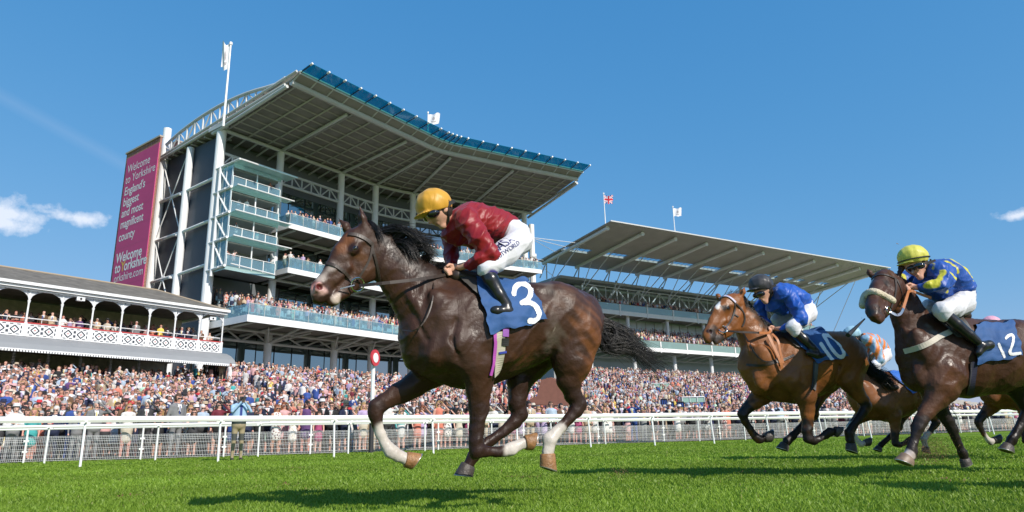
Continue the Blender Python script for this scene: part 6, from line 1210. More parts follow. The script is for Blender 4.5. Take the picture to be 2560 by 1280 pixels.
m = MB(); c12['drape'].strap(m, [(2262, 878), (2300, 868), (2350, 842), (2382, 826)], 13, .014); m.build('breast_girth', mat('cream_web', (.55, .50, .42), .7), c12['root'])
cloth(H12, c12, [(2432, 812), (2530, 806), (2554, 890), (2440, 910)], mat('blue_saddle_cloth', (.024, .088, .25), .75, bump=.5, bscale=9, var=.12), 'blue saddle cloth with a white number 12 on the dark horse in the sheepskin noseband', [([(2491, 862), (2504, 893)], 3.1), ([(2508, 848), (2520, 838), (2530, 846), (2522, 866), (2514, 888), (2544, 884)], 3.6)], off=.018, fold=.011)
saddle(H12, c12, [(2330, 792), (2400, 784), (2440, 850), (2390, 845)], 'dark saddle under the rider in blue and yellow silks', [(2436, 905), (2432, 940), (2426, 985)], (2458, 872, 12), (.02, .02, .05), leather=mat('grey_saddle_flap', (.07, .065, .06), .5), gw=14)
YEL = (.60, .55, .04)
K12 = dict(skull=(2288, 664, 26), chin=(2300, 692), nose=(2282, 682), ear=(2312, 664), tilt=25, neck=(2326, 682), helmet=(2282, 643, 37, 31, -8), goggles=(2286, 668), hw=.08, fw=.075, sc=.85,
 torso=[(2335, 690, 0, 32), (2356, 688, 0, 40), (2380, 705, 0, 38), (2402, 722, 0, 30)], chest=[[(2312, 705, 0, 26), (2345, 725, 0, 26), (2378, 740, 0, 18)], [(2340, 678, .15, 26), (2318, 680, -.18, 22)]],
 near_arm=[(2362, 680, .17, 25), (2362, 700, .25, 22), (2350, 714, .29, 18), (2325, 716, .25, 15), (2303, 719, .19, 12), (2276, 718, .11, 0)],
 far_arm=[(2290, 690, -.2, 22), (2264, 692, -.25, 17), (2252, 702, -.22, 14), (2262, 714, -.12, 12), (2266, 718, -.08, 10), (2270, 726, 0, 0)],
 hip=(2405, 748, 0, 27), near_leg=dict(thigh=[(2408, 758, .12, 27), (2382, 770, .2, 25), (2356, 776, .26, 21), (2362, 790, .27, 17)], shaft=[(2362, 786, .27, 17), (2392, 812, .29, 16), (2424, 838, .31, 13.5), (2440, 852, .31, 12)], foot=[(2474, 862, .31, 12), (2455, 866, .31, 12.5), (2446, 882, .32, 9)]),
 far_leg=dict(thigh=[(2400, 758, -.12, 27), (2360, 762, -.22, 24), (2325, 768, -.27, 19), (2335, 790, -.27, 15)], shaft=[(2330, 785, -.27, 15), (2360, 830, -.29, 14), (2390, 862, -.31, 12)], foot=[(2410, 878, -.31, 11), (2380, 872, -.31, 10)]),
 silk=(.012, .075, .36), silkpaint=[([(2352, 652, 0, 5.5), (2378, 668, .05, 6), (2414, 704, .04, 5)], YEL, .008), ([(2340, 664, 0, 5), (2360, 690, .03, 4)], YEL, .008), ([(2318, 700, 0, 4), (2345, 735, 0, 4)], YEL, .008), ([(2322, 658, .1, 3), (2336, 662, .2, 4), (2334, 672, .2, 4)], YEL, .008), ([(2352, 672, .3, 15), (2340, 696, .32, 13)], YEL, .01), ([(2338, 706, .32, 13), (2312, 714, .28, 11)], YEL, .012), ([(2330, 726, .1, 4), (2350, 742, .1, 4)], YEL, .008), ([(2266, 680, -.1, 3), (2272, 700, -.1, 3)], YEL, .008), ([(2254, 690, -.22, 7), (2262, 695, -.15, 6)], YEL, .01), ([(2306, 696, .08, 3), (2310, 706, .08, 3)], YEL, .008), ([(2303, 718, .2, 6)]*2, (.5, .12, .04), .01)], cap=(.62, .58, .09), peak=.75, band=True)
rider(H12, K12, 'jockey in blue and yellow silks and yellow cap, riding the third horse', .010)
# whip hanging from the hand
m = MB(); a, b = H12.P(2162, 797, .3), H12.P(2120, 838, .5); m.tube(a, b, .006, 6, .022); w_ = tag(m.build('riding_whip', BLK), 'black riding whip with a flat flap pointing down in front of the third horse', 'whip')
# ================================================================ horses further back, seen between the leaders
import copy
def xform(J, dx): return J
def bghorse(px, py, Y, az_, xf, base, Jsrc, lab, white=(), vox=.02):
    fg = Fig(px, py, Y, az_, None); # plane anchored in true pixels, joints pass through xf
    fg.xf = xf; J = dict(Jsrc); J['base'] = base; J['paint'] = [q for q in Jsrc['paint'] if q[1] is D10 or q[1] == D10 or True]+[(p_, c_, s_) for p_, c_, s_ in white]
    J['nmane'] = 60; J['ntail'] = 60; J['forelock'] = None; J['hr'] = .008; return fg, horse(fg, J, lab, vox)
xf1 = lambda x, y: (2340+.70*(x-2165), 925+.66*(y-818))
g1, cb1 = bghorse(2200, 1000, 10.6, 80, xf1, (.20, .075, .028), J10, 'bay racehorse with one white foreleg seen behind the bright bay, rider in orange stripes', [([(1868, 1040, -.15, 26), (1908, 1100, -.15, 26)], WT, .03), ([(2130, 1075, .13, 26), (2127, 1110, .13, 26)], WT, .03)])
bridle(g1, cb1, [([(1815, 800), (1790, 815), (1775, 812)], 14)], mt=mat('orange_noseband', (.62, .16, .02), .8))
cloth(g1, cb1, [(1990, 822), (2070, 818), (2150, 900), (2080, 905)], mat('blue_saddle_cloth', (.03, .14, .5), .7), 'small blue and white saddle cloth on the bay behind the second horse', [([(2090, 850), (2110, 900)], 8)], n=30)
K1 = dict(K10); K1.update(silk=(.25, .42, .58), cap=(.30, .50, .62), silkpaint=[([(1938+i*20, 705, 0, 5.5), (1925+i*22, 800, .03, 5.5)], (.75, .20, .02), .012) for i in range(5)])
fgj = Fig(2200, 1000, 10.6, 80); fgj.xf = lambda x, y: (2154+.70*(x-1936), 853+.76*(y-738))
rider(fgj, K1, 'jockey in pale blue silks with orange stripes, crouching behind the second horse', .018)
xf2 = lambda x, y: (2475+.74*(x-1897), 800+.80*(y-718))
g2, cb2 = bghorse(2560, 1000, 9.6, 78, xf2, (.15, .055, .02), J10, 'brown racehorse with a white fetlock galloping behind the sheepskin noseband horse', [([(1890, 1085, -.15, 18), (1910, 1100, -.15, 18)], WT, .03)])
fg2 = Fig(2560, 1000, 9.6, 78); fg2.xf = lambda x, y: (2475+.74*(x-1897), 806+.74*(y-708))
K2 = dict(K10); K2.update(silk=(.45, .20, .28), cap=(.72, .36, .46), silkpaint=[])
rider(fg2, K2, 'jockey in a pale pink cap, almost hidden behind the third horse', .018)
# ================================================================ spectators
FP = FENCE
def behind(x, y):
    """distance behind the fence line (positive on the crowd's side)"""
    p = np.array([x, y]); best = 1e9; sg = 1
    for a, b in zip(FP[:-1], FP[1:]):
        v = b-a; t_ = np.clip(((p-a)@v)/(v@v), 0, 1); q = a+v*t_; d = np.linalg.norm(p-q)
        if d < best: best = d; sg = 1 if (v[0]*(p-a)[1]-v[1]*(p-a)[0]) > 0 else -1
    return best*sg
def person_mesh(h, outfit, pose, lean=0.):
    """standing figure facing -y, 1.72 m; returns verts, quads, zone per vertex (0 skin 1 top 2 bottom 3 shoes 4 hair 5 shirt front 6 lips/eyes)"""
    P_ = []
    def c(a, b, ra, rb, z, k=.02, q=1.): P_.append((np.array(a, float), np.array(b, float), ra, rb, k, q, z))
    fem = outfit in ('dress', 'sleeveless', 'skirt'); w = .165 if fem else .19; lx = np.array([1., 0, 0])
    lean_ = lean*.10
    c((lean_*.4, 0, 1.02), (0, 0, .92), .125 if fem else .13, .15, 1 if outfit in ('dress', 'sleeveless') else 2, .04, 1.25)
    c((0, 0, 1.05), (lean_, 0, 1.36), .115 if fem else .14, .12 if fem else .135, 1, .04, 1.3 if fem else 1.38)
    c((lean_-w*.55, 0, 1.41), (lean_+w*.55, 0, 1.41), .07, .07, 1, .04)
    c((lean_, 0, 1.42), (lean_, -.01, 1.52), .052, .05, 0, .015)
    c((lean_, -.01, 1.60), (lean_, -.005, 1.645), .082, .092, 0, .02, .9); c((lean_, -.045, 1.56), (lean_, -.05, 1.545), .05, .035, 0, .02)
    c((lean_, -.10, 1.60), (lean_, -.105, 1.585), .012, .014, 0, .01)
    legs = 2 if not fem else 0
    if fem:
        c((0, 0, .92), (0, 0, .62), .15, .16 if outfit != 'skirt' else .13, 2 if outfit == 'skirt' else 1, .03, 1.15)
    for s in (-1, 1):
        c((s*.085, 0, .88), (s*.10, 0, .48), .088, .062, legs, .02); c((s*.10, 0, .48), (s*.11, .01, .10), .056, .042, legs, .015); c((s*.11, .02, .045), (s*.115, -.12, .03), .042, .034, 3, .012)
    arm = 0 if outfit == 'sleeveless' else 1; fore = arm if outfit not in ('dress',) else 0
    for s in (-1, 1):
        sh = np.array([lean_+s*w, 0, 1.40]); 
        p = pose if (pose not in ('shade',) or s == 1) else 'down'
        if p == 'down': el, ha = sh+[s*.07, .03, -.29], sh+[s*.06, -.05, -.53]
        elif p == 'folded': el, ha = sh+[s*.07, -.02, -.27], np.array([lean_-s*.05, -.22, 1.14+.03*s])
        elif p == 'shade': el, ha = sh+[s*.16, -.16, .0], np.array([lean_+s*.07, -.15, 1.665])
        elif p == 'phone': el, ha = sh+[s*.05, -.18, -.14], np.array([lean_+s*.03, -.27, 1.52])
        else: el, ha = sh+[s*.05, -.02, -.26], sh+[-s*.03, -.27, -.20]
        c(sh, el, .056, .042, arm, .02); c(el, ha, .040, .028, fore, .012); c(ha, ha+unit(ha-el)*.08, .032, .026, 0, .01)
    c((lean_, .02, 1.655), (lean_, .03, 1.60), .098, .088 if not fem else .10, 4, .006, .92)
    if fem: c((lean_, .05, 1.60), (lean_, .06, 1.44), .085, .06, 4, .01, 1.15)
    f = Field()
    for a, b, ra, rb, k, q, z in P_: f.cone(a, b, ra, rb, min(k, .5*min(ra, rb)+.004), lx, q)
    V, Fq = f.mesh(h); D = np.full(len(V), 1e9); Z = np.zeros(len(V), int)
    for a, b, ra, rb, k, q, z in P_:
        Y = V-a; v = b-a; Y = Y+(1/q-1)*np.outer(Y@lx, lx); v = v+(1/q-1)*(v@lx)*lx; t_ = np.clip((Y@v)/max(v@v, 1e-9), 0, 1); d = np.linalg.norm(Y-t_[:, None]*v, axis=1)-(ra+(rb-ra)*t_)
        if z == 4: d = np.where(V[:, 1] < -.03, 1, d-.004)
        m = d < D; D[m] = d[m]; Z[m] = z
    hd = V[:, 2] > 1.53; hair = hd & ((V[:, 2] > 1.692+.25*np.minimum(0, V[:, 1]+.02)) | (V[:, 1] > .02)); Z[hair & (Z != 1)] = 4; Z[(V[:, 2] > 1.50) & (Z == 4) & ~hair & (V[:, 1] < -.04)] = 0
    if outfit == 'suit':
        zz = V[:, 2]; vv = (V[:, 1] < lean*0-.05) & (zz > 1.16) & (zz < 1.46) & (abs(V[:, 0]-lean_) < .012+.22*(zz-1.16)); Z[vv & (Z != 0)] = 5; Z[vv & (abs(V[:, 0]-lean_) < .022) & (zz < 1.42)] = 6
    return V, Fq, Z
OUT = ('suit', 'shirt', 'dress', 'sleeveless', 'skirt'); POSE = ('down', 'folded', 'shade', 'phone', 'lean')
FAB = dict(navy=(.012, .018, .055), black=(.012, .012, .014), charcoal=(.04, .04, .045), grey=(.20, .20, .21), beige=(.45, .35, .24), cream=(.55, .49, .40), white=(.64, .62, .61), coral=(.60, .19, .13), red=(.52, .03, .04), pink=(.62, .36, .36), magenta=(.36, .06, .16), turquoise=(.05, .34, .34), blue=(.03, .07, .27), lightblue=(.38, .47, .58), purple=(.11, .05, .17), yellow=(.70, .52, .10), green=(.08, .26, .12), mint=(.40, .62, .48), orange=(.65, .20, .04), burgundy=(.15, .015, .03), brown=(.14, .075, .04), lilac=(.45, .35, .55))
WORD = dict(lightblue='light blue')
MENC = ['navy']*5+['black']*3+['charcoal']*4+['grey']*4+['beige']*2+['brown']+['blue']
SHC = ['white']*6+['lightblue']*4+['pink']*2+['lilac', 'cream', 'blue']
WOMC = ['coral', 'coral', 'pink', 'pink', 'cream', 'cream', 'white', 'white', 'white', 'beige', 'beige', 'red', 'magenta', 'turquoise', 'blue', 'navy', 'navy', 'navy', 'black', 'black', 'black', 'black', 'purple', 'yellow', 'mint', 'lightblue', 'lilac', 'grey', 'burgundy', 'charcoal']
SK = [(.66, .37, .29), (.62, .33, .25), (.68, .41, .33), (.50, .25, .17), (.64, .30, .24)]
HR = dict(blonde=(.33, .20, .08), brown=(.08, .04, .02), dark=(.02, .014, .012), grey=(.35, .34, .33), auburn=(.20, .06, .02), white=(.6, .58, .55))
fabm = {}
def fab(n):
    if n not in fabm: fabm[n] = mat('cloth_'+n, FAB[n], .8, var=.12, vscale=9)
    return fabm[n]
def floral(n):
    k = 'fl_'+n
    if k not in fabm:
        m = mat('floral_'+n, FAB[n], .8); t = m.node_tree; p = t.nodes['Principled BSDF']; co = t.nodes.new('ShaderNodeTexCoord'); v = t.nodes.new('ShaderNodeTexVoronoi'); v.inputs['Scale'].default_value = 13; t.links.new(co.outputs['Object'], v.inputs[0])
        r = t.nodes.new('ShaderNodeValToRGB'); r.color_ramp.elements[0].position = .34; r.color_ramp.elements[0].color = (*FAB[n], 1); r.color_ramp.elements[1].position = .42; r.color_ramp.elements[1].color = (.78, .74, .70, 1); t.links.new(v.outputs['Distance'], r.inputs[0]); t.links.new(r.outputs[0], p.inputs['Base Color']); fabm[k] = m
    return fabm[k]
skm = [mat('skin_tone', c, .55, var=.06, vscale=12) for c in SK]; hrm = {k: mat('hair_'+k, c, .7, bump=.5, bscale=60) for k, c in HR.items()}
SHOEM = mat('shoe', (.03, .025, .02), .5); LIP = mat('lips', (.40, .10, .09), .5)
rp_ = np.random.default_rng(11)
def describe():
    fem = rp_.random() < .52; d = dict(fem=fem, sk=int(rp_.integers(5)), pose=POSE[rp_.choice(5, p=[.22, .26, .24, .10, .18])])
    if fem: d['outfit'] = ['dress', 'sleeveless', 'skirt'][rp_.choice(3, p=[.35, .45, .2])]; d['c1'] = WOMC[rp_.integers(len(WOMC))]; d['c2'] = ['white', 'navy', 'black', 'cream', 'pink'][rp_.integers(5)]; d['hair'] = ['blonde', 'brown', 'dark', 'auburn'][rp_.choice(4, p=[.4, .3, .15, .15])]; d['flor'] = rp_.random() < .3
    else: d['outfit'] = 'suit' if rp_.random() < .68 else 'shirt'; d['c1'] = MENC[rp_.integers(len(MENC))] if d['outfit'] == 'suit' else SHC[rp_.integers(len(SHC))]; d['c2'] = d['c1'] if d['outfit'] == 'suit' else ['beige', 'navy', 'charcoal', 'grey'][rp_.integers(4)]; d['hair'] = ['brown', 'dark', 'grey', 'white', 'blonde'][rp_.choice(5, p=[.35, .2, .25, .1, .1])]; d['flor'] = False
    d['tie'] = ['blue', 'red', 'pink', 'lilac', 'yellow'][rp_.integers(5)]; d['hat'] = None; u = rp_.random()
    if fem and u < .24: d['hat'] = (['brim', 'fascinator'][int(rp_.random() < .45)], ['white', 'cream', 'pink', 'red', 'black', 'navy', 'lilac'][rp_.integers(7)])
    elif not fem and u < .12: d['hat'] = ('panama', ['cream', 'white', 'beige'][rp_.integers(3)])
    d['glasses'] = rp_.random() < .55; d['hs'] = rp_.normal(1.02 if not fem else .95, .055); return d
# where people stand
spots = []
def add_spot(x, y, z, face, lod=None): spots.append((x, y, z, face))
fr_ = resample(FENCE, .52)
for i, p in enumerate(fr_):
    for row, (off, pr) in enumerate(((.42, .93), (1.0, .9), (1.6, .85))):
        if rp_.random() > pr: continue
        a = fr_[min(i+1, len(fr_)-1)]-fr_[max(i-1, 0)]; a = a/np.linalg.norm(a); nrm = np.array([-a[1], a[0]]); q = p+nrm*(off+rp_.normal(0, .06))+a*rp_.normal(0, .08)+a*.26*(row % 2)
        spots.append((q[0], q[1], height(*q) or .02, math.atan2(nrm[0], -nrm[1])*0))
def facing(x, y): # towards the course, turned a little to the oncoming horses
    d = np.array([6-x*.5, 6-y]); d = d/np.linalg.norm(d); return math.atan2(d[0], -d[1])
gx = .66
for xi in np.arange(-46, 62, gx):
    for yi in np.arange(16, 128, gx):
        x, y = xi+rp_.uniform(-.30, .30), yi+rp_.uniform(-.30, .30)
        px, py = proj((x, y, 2.5))
        if px < -60 or px > 2620: continue
        if math.hypot(x, y) > 60 and rp_.random() < .30: continue
        d = behind(x, y)
        if d < 2.1: continue
        if d < 100 and rp_.random() < .10: continue
        z = height(x, y)
        if z is None: continue
        s, o = (np.array([x, y, 0])-FA.c)@FA.d, (np.array([x, y, 0])-FA.c)@FA.n
        if s < s1+.3 and o < PO-1 : continue
        if s < s1 and o < PO+4 and rp_.random() < .25: continue
        t_, ot = path_so(s, o)
        if s > s1+.3 and -2 < ot < 5 and t_ < 44 and rp_.random() < .55: continue
        if px > 1250 and px < 1460 and 58 < y < 66: continue
        spots.append((x, y, z, 0))
nground = len(spots)
def row(fn, t0, t1, o, z, step, p):
    tt = t0
    while tt < t1:
        if rp_.random() < p: q = fn(tt+rp_.uniform(-.12, .12), o+rp_.uniform(-.1, .1), z); spots.append((q[0], q[1], q[2], 0))
        tt += step
for k in range(5): row(Q, 1.4, TE-1.2, 4.7-k*1.15-.35, 11.45+.42*k-(.15 if rp_.random() < .5 else .0), .56, .86 if k else .6)
row(Q, 1.2, TE-1.2, -1.6, 11.45+1.68, .55, .8); row(Q, 1.2, TE-1.2, -1.1, 11.45+1.68, .6, .5)
row(Q, 6.6, TE-1, 2.95, 17.02, .55, .62); row(Q, 6.6, TE-1, 2.3, 17.02, .7, .3)
row(Q, 6.6, TE-1, 2.95, 21.57, .45, .93); row(Q, 6.6, TE-1, 2.3, 21.57, .6, .5)
for k in range(4): row(FA.P, .2, 4.6, 2.3, fl[k]+.05, .8, .3)
for k in range(4): row(FA.P, sL+1, s1-.3, PO-.75-(k)*1.15, zf+.0+.16*k, .55, .8)
for k in range(4): row(FA.P, sL+1, s1-.3, PO-1.2-k*1.3, 4.1, .6, .6)
row(F2.P, 0, L2, -.4, 20.75, .5, .92); row(F2.P, 0, L2, -1.2, 20.95, .7, .7)
for k in range(5): row(F2.P, 0, L2, 1.9-k*1.05, 14.5+.5*k, .55, .92)
vis = []
for q in spots:
    px, py = proj((q[0], q[1], q[2]+1.5))
    if -50 < px < 2610 and py > 0: vis.append((math.dist(q[:3], O), q))
vis.sort(key=lambda a: a[0])
# skip people wholly hidden behind others in front (they show nothing): kept simple, the nearest 300 are individuals
NEAR = vis[:300]; REST = vis[300:]
near_mesh = {}
def nmesh(outfit, pose):
    k = (outfit, pose)
    if k not in near_mesh:
        V, Fq, Z = person_mesh(.024, outfit, pose); V = relax(V, Fq, 1, .3); Zf = np.zeros(len(Fq), int); zz = Z[Fq]; Zf = np.where((zz == 4).sum(1) > 1, 4, np.median(zz, axis=1).astype(int)); 
        me = bpy.data.meshes.new('spectator_body'); me.vertices.add(len(V)); me.vertices.foreach_set('co', V.astype(np.float32).ravel()); me.loops.add(len(Fq)*4); me.loops.foreach_set('vertex_index', Fq.astype(np.int32).ravel()); me.polygons.add(len(Fq)); me.polygons.foreach_set('loop_start', np.arange(0, len(Fq)*4, 4, dtype=np.int32)); me.update(calc_edges=True)
        for _ in range(7): me.materials.append(skm[0])
        me.polygons.foreach_set('material_index', Zf.astype(np.int32)); me.polygons.foreach_set('use_smooth', np.ones(len(Fq), bool)); me.update(); near_mesh[k] = me
    return near_mesh[k]
def simple(name, build):
    m = MB(); build(m); me = bpy.data.meshes.new(name); me.from_pydata(m.v, [], m.f); me.materials.append(BLK); return me
def _brim(m):
    n = 20; a = [(.19*math.cos(2*math.pi*i/n), .02+.19*math.sin(2*math.pi*i/n), 1.70+.035*math.cos(4*math.pi*i/n)) for i in range(n)]; b = [(.105*math.cos(2*math.pi*i/n), .02+.105*math.sin(2*math.pi*i/n), 1.70) for i in range(n)]; c = [(.085*math.cos(2*math.pi*i/n), .02+.085*math.sin(2*math.pi*i/n), 1.79) for i in range(n)]
    m.add(a+b+c+[(0, .02, 1.80)], [(i, (i+1) % n, n+(i+1) % n, n+i) for i in range(n)]+[(n+i, n+(i+1) % n, 2*n+(i+1) % n, 2*n+i) for i in range(n)]+[(2*n+i, 2*n+(i+1) % n, 3*n) for i in range(n)])
def _panama(m):
    n = 16; R_ = [(.155, 1.70), (.105, 1.695), (.098, 1.77), (.075, 1.80)]; v = [(r_*math.cos(2*math.pi*i/n), .015+r_*1.1*math.sin(2*math.pi*i/n), z) for r_, z in R_ for i in range(n)]; v.append((0, .02, 1.79))
    m.add(v, [(k*n+i, k*n+(i+1) % n, (k+1)*n+(i+1) % n, (k+1)*n+i) for k in range(3) for i in range(n)]+[(3*n+i, 3*n+(i+1) % n, 4*n) for i in range(n)])
def _fasc(m):
    for k in range(9):
        a = k*.7; m.tube((.04, 0, 1.72), (.04+.11*math.cos(a), .02+.06*math.sin(a*1.3), 1.76+.07*math.sin(a)), .008, 4, .022)
    n = 14; m.add([(.04+.085*math.cos(2*math.pi*i/n), .085*math.sin(2*math.pi*i/n), 1.735+.02*math.sin(2*math.pi*i/n)) for i in range(n)], [tuple(range(n))])
hatm = dict(brim=simple('hat', _brim), panama=simple('hat', _panama), fascinator=simple('fascinator', _fasc))
glm = simple('sunglasses', lambda m: [m.box((s*.036, -.098, 1.618), (.028, 0, 0), (0, .008, 0), (0, 0, .017)) for s in (-1, 1)]+[m.box((0, -.100, 1.622), (.08, 0, 0), (0, .005, 0), (0, 0, .005))])
eym = simple('eyes', lambda m: [m.box((s*.034, -.094, 1.615), (.014, 0, 0), (0, .006, 0), (0, 0, .006)) for s in (-1, 1)]+[m.box((0, -.100, 1.553), (.022, 0, 0), (0, .006, 0), (0, 0, .006))])
hair_l = simple('hair', lambda m: None); 
def hairmesh(long):
    f = Field(); f.cone((0, .024, 1.672), (0, .036, 1.61), .098, .098, .01, np.array([1., 0, 0]), .95)
    if long: f.cone((-.075, .02, 1.60), (-.095, .0, 1.43), .045, .035, .02); f.cone((.075, .02, 1.60), (.095, .0, 1.43), .045, .035, .02); f.cone((0, .06, 1.60), (0, .075, 1.44), .08, .06, .02)
    f.cone((0, -.13, 1.56), (0, -.13, 1.635), .085, .078, .01, cut=True)
    V, Fq = f.mesh(.018); me = bpy.data.meshes.new('hair'); me.from_pydata(V.tolist(), [], Fq.tolist()); me.materials.append(hrm['brown']); me.polygons.foreach_set('use_smooth', np.ones(len(Fq), bool)); return me
hairM = {True: hairmesh(True), False: hairmesh(False)}
def setslot(o, i, m): o.material_slots[i].link = 'OBJECT'; o.material_slots[i].material = m
def zone_mats(d):
    top = floral(d['c1']) if d['flor'] else fab(d['c1']); bot = fab(d['c2']); return [skm[d['sk']], top, bot if d['outfit'] != 'dress' else top, SHOEM, hrm[d['hair']], fab('white') if d['outfit'] == 'suit' else top, fab(d['tie']) if d['outfit'] == 'suit' else top]
def spectator(x, y, z, rz, d, label, group):
    r = empty('person', (x, y, z), label, 'person', group); r.rotation_euler = (0, 0, rz); s_ = d['hs']*(1.0 if d['fem'] else 1.03); r.scale = (s_*.99, s_*.99, s_)
    b = bpy.data.objects.new('body', nmesh(d['outfit'], d['pose'])); C.objects.link(b); b.parent = r
    for i, m_ in enumerate(zone_mats(d)): setslot(b, i, m_)
    h = bpy.data.objects.new('hair', hairM[d['fem']]); C.objects.link(h); h.parent = r; setslot(h, 0, hrm[d['hair']])
    if d['hat']: o = bpy.data.objects.new('hat' if d['hat'][0] != 'fascinator' else 'fascinator', hatm[d['hat'][0]]); C.objects.link(o); o.parent = r; setslot(o, 0, fab(d['hat'][1]))
    o = bpy.data.objects.new('sunglasses' if d['glasses'] else 'face_features', glm if d['glasses'] else eym); C.objects.link(o); o.parent = r; return r
def cw(n): return WORD.get(n, n)
def words(d):
    who = 'woman' if d['fem'] else 'man'; c = cw(d['c1'])
    if d['outfit'] == 'suit': w = 'in %s suit and %s tie' % (c, cw(d['tie']))
    elif d['outfit'] == 'shirt': w = 'in %s shirt and %s trousers' % (c, cw(d['c2']))
    elif d['outfit'] == 'skirt': w = 'in %s%s top, %s skirt' % ('floral ' if d['flor'] else '', c, cw(d['c2']))
    else: w = 'in %s%s%s dress' % ('sleeveless ' if d['outfit'] == 'sleeveless' else '', 'floral ' if d['flor'] else '', c)
    ac = {'shade': ' shading eyes', 'phone': ' raising phone', 'folded': ' arms folded', 'lean': '', 'down': ''}[d['pose']]
    ht = '' if not d['hat'] else (', %s %s' % (cw(d['hat'][1]), 'hat' if d['hat'][0] != 'fascinator' else 'fascinator'))
    return '%s-haired %s %s%s%s' % (d['hair'], who, w, ht, ac)
LM = ((130, 'at far left edge'), (330, 'left below pavilion'), (560, 'left of photographer'), (760, 'right of photographer'), (925, 'left of winning post'), (1060, 'behind leading horse\'s foreleg'), (1320, 'under leading horse'), (1560, 'behind leading horse\'s tail'), (1850, 'before second horse'), (2150, 'behind second horse'), (9999, 'behind third horse'))
recs = []
for dist, (x, y, z, f_) in NEAR:
    d = describe(); px, py = proj((x, y, z+1.5)); lm = next(w for e, w in LM if px < e); rw = behind(x, y); rn = 'front row' if rw < .75 else ('second row' if rw < 1.3 else ('third row' if rw < 1.95 else 'farther back'))
    recs.append([px, x, y, z, d, '%s, %s %s' % (words(d), rn, lm)])
from collections import Counter, defaultdict
grp = defaultdict(list)
for r_ in recs: grp[r_[5]].append(r_)
ORD = ('leftmost', 'second', 'third', 'fourth', 'fifth', 'sixth')
for k, lst in grp.items():
    if len(lst) > 1:
        lst.sort(key=lambda r_: r_[0])
        for i, r_ in enumerate(lst): r_[5] = ORD[min(i, 5)]+' '+k
for px, x, y, z, d, lb in recs:
    w = lb.split()
    if len(w) > 16: lb = lb.replace(' and ', ', ').replace(' arms folded', '').replace('sleeveless ', '')
    spectator(x, y, z, facing(x, y)+rp_.normal(0, .22), d, ' '.join(lb.split()[:16]), 'spectators standing behind the mesh fence')
# the rest of the crowd, beyond counting
lod = {}
def lm_(h, o, p):
    if (h, o, p) not in lod: lod[(h, o, p)] = person_mesh(h, o, p)
    return lod[(h, o, p)]
VV, FF, CC = [], [], []; off = 0
hatv = {}
for nme, fn in (('brim', _brim), ('panama', _panama)):
    m = MB(); fn(m); tri = [(f_[0], f_[1], f_[2], f_[2] if len(f_) == 3 else f_[3]) for f_ in m.f]; hatv[nme] = (np.array(m.v), np.array([t_ for t_ in tri]))
tris = []
for dist, (x, y, z, f_) in REST:
    d = describe(); h = .04 if dist < 36 else (.055 if dist < 66 else .085); V, Fq, Z = lm_(h, d['outfit'], d['pose']); rz = facing(x, y)+rp_.normal(0, .25); ca, sa = math.cos(rz), math.sin(rz); s_ = d['hs']
    if dist > 45: m = V[:, 2] > -1
    Vw = V*s_; Vw = np.stack([Vw[:, 0]*ca-Vw[:, 1]*sa+x, Vw[:, 0]*sa+Vw[:, 1]*ca+y, Vw[:, 2]+z], 1)
    c1 = np.array(FAB[d['c1']])*rp_.uniform(.8, 1.2); pal = np.array([SK[d['sk']], c1, FAB[d['c2']] if d['outfit'] != 'dress' else c1, (.03, .03, .03), HR[d['hair']], (.7, .7, .72) if d['outfit'] == 'suit' else c1, FAB[d['tie']]]); col = pal[Z]
    if d['flor']: fl_ = (np.sin(V@np.array([60., 40, 70]))*np.sin(V@np.array([-50., 30, 55])) > .15) & (Z == 1); col[fl_] = (.75, .72, .68)
    if d['glasses'] and h <= .055: g_ = (V[:, 1] < -.06) & (abs(V[:, 2]-1.622) < .02); col[g_] = (.02, .02, .02)
    VV.append(Vw); FF.append(Fq+off); CC.append(col); off += len(V)
    if d['hat'] and d['hat'][0] in hatv:
        hv, hf = hatv[d['hat'][0]]; hv = hv*s_; VV.append(np.stack([hv[:, 0]*ca-hv[:, 1]*sa+x, hv[:, 0]*sa+hv[:, 1]*ca+y, hv[:, 2]+z], 1)); good = hf[hf[:, 2] != hf[:, 3]]; tr_ = hf[hf[:, 2] == hf[:, 3]][:, :3]
        FF.append(good+off); tris.append(tr_+off); CC.append(np.tile(np.array(FAB[d['hat'][1]]), (len(hv), 1))); off += len(hv)
V = np.concatenate(VV); Fq = np.concatenate(FF); CLO = mat('crowd_clothing', (.4, .4, .4), .8, vcol='coat')
print('crowd', len(REST), len(V))
cr = mkobj('crowd', V, Fq, CLO, smooth=True); addcol(cr, np.concatenate(CC)); tag(cr, 'dense crowd of spectators in summer race clothes filling the terraces and balconies', 'crowd', kind='stuff')
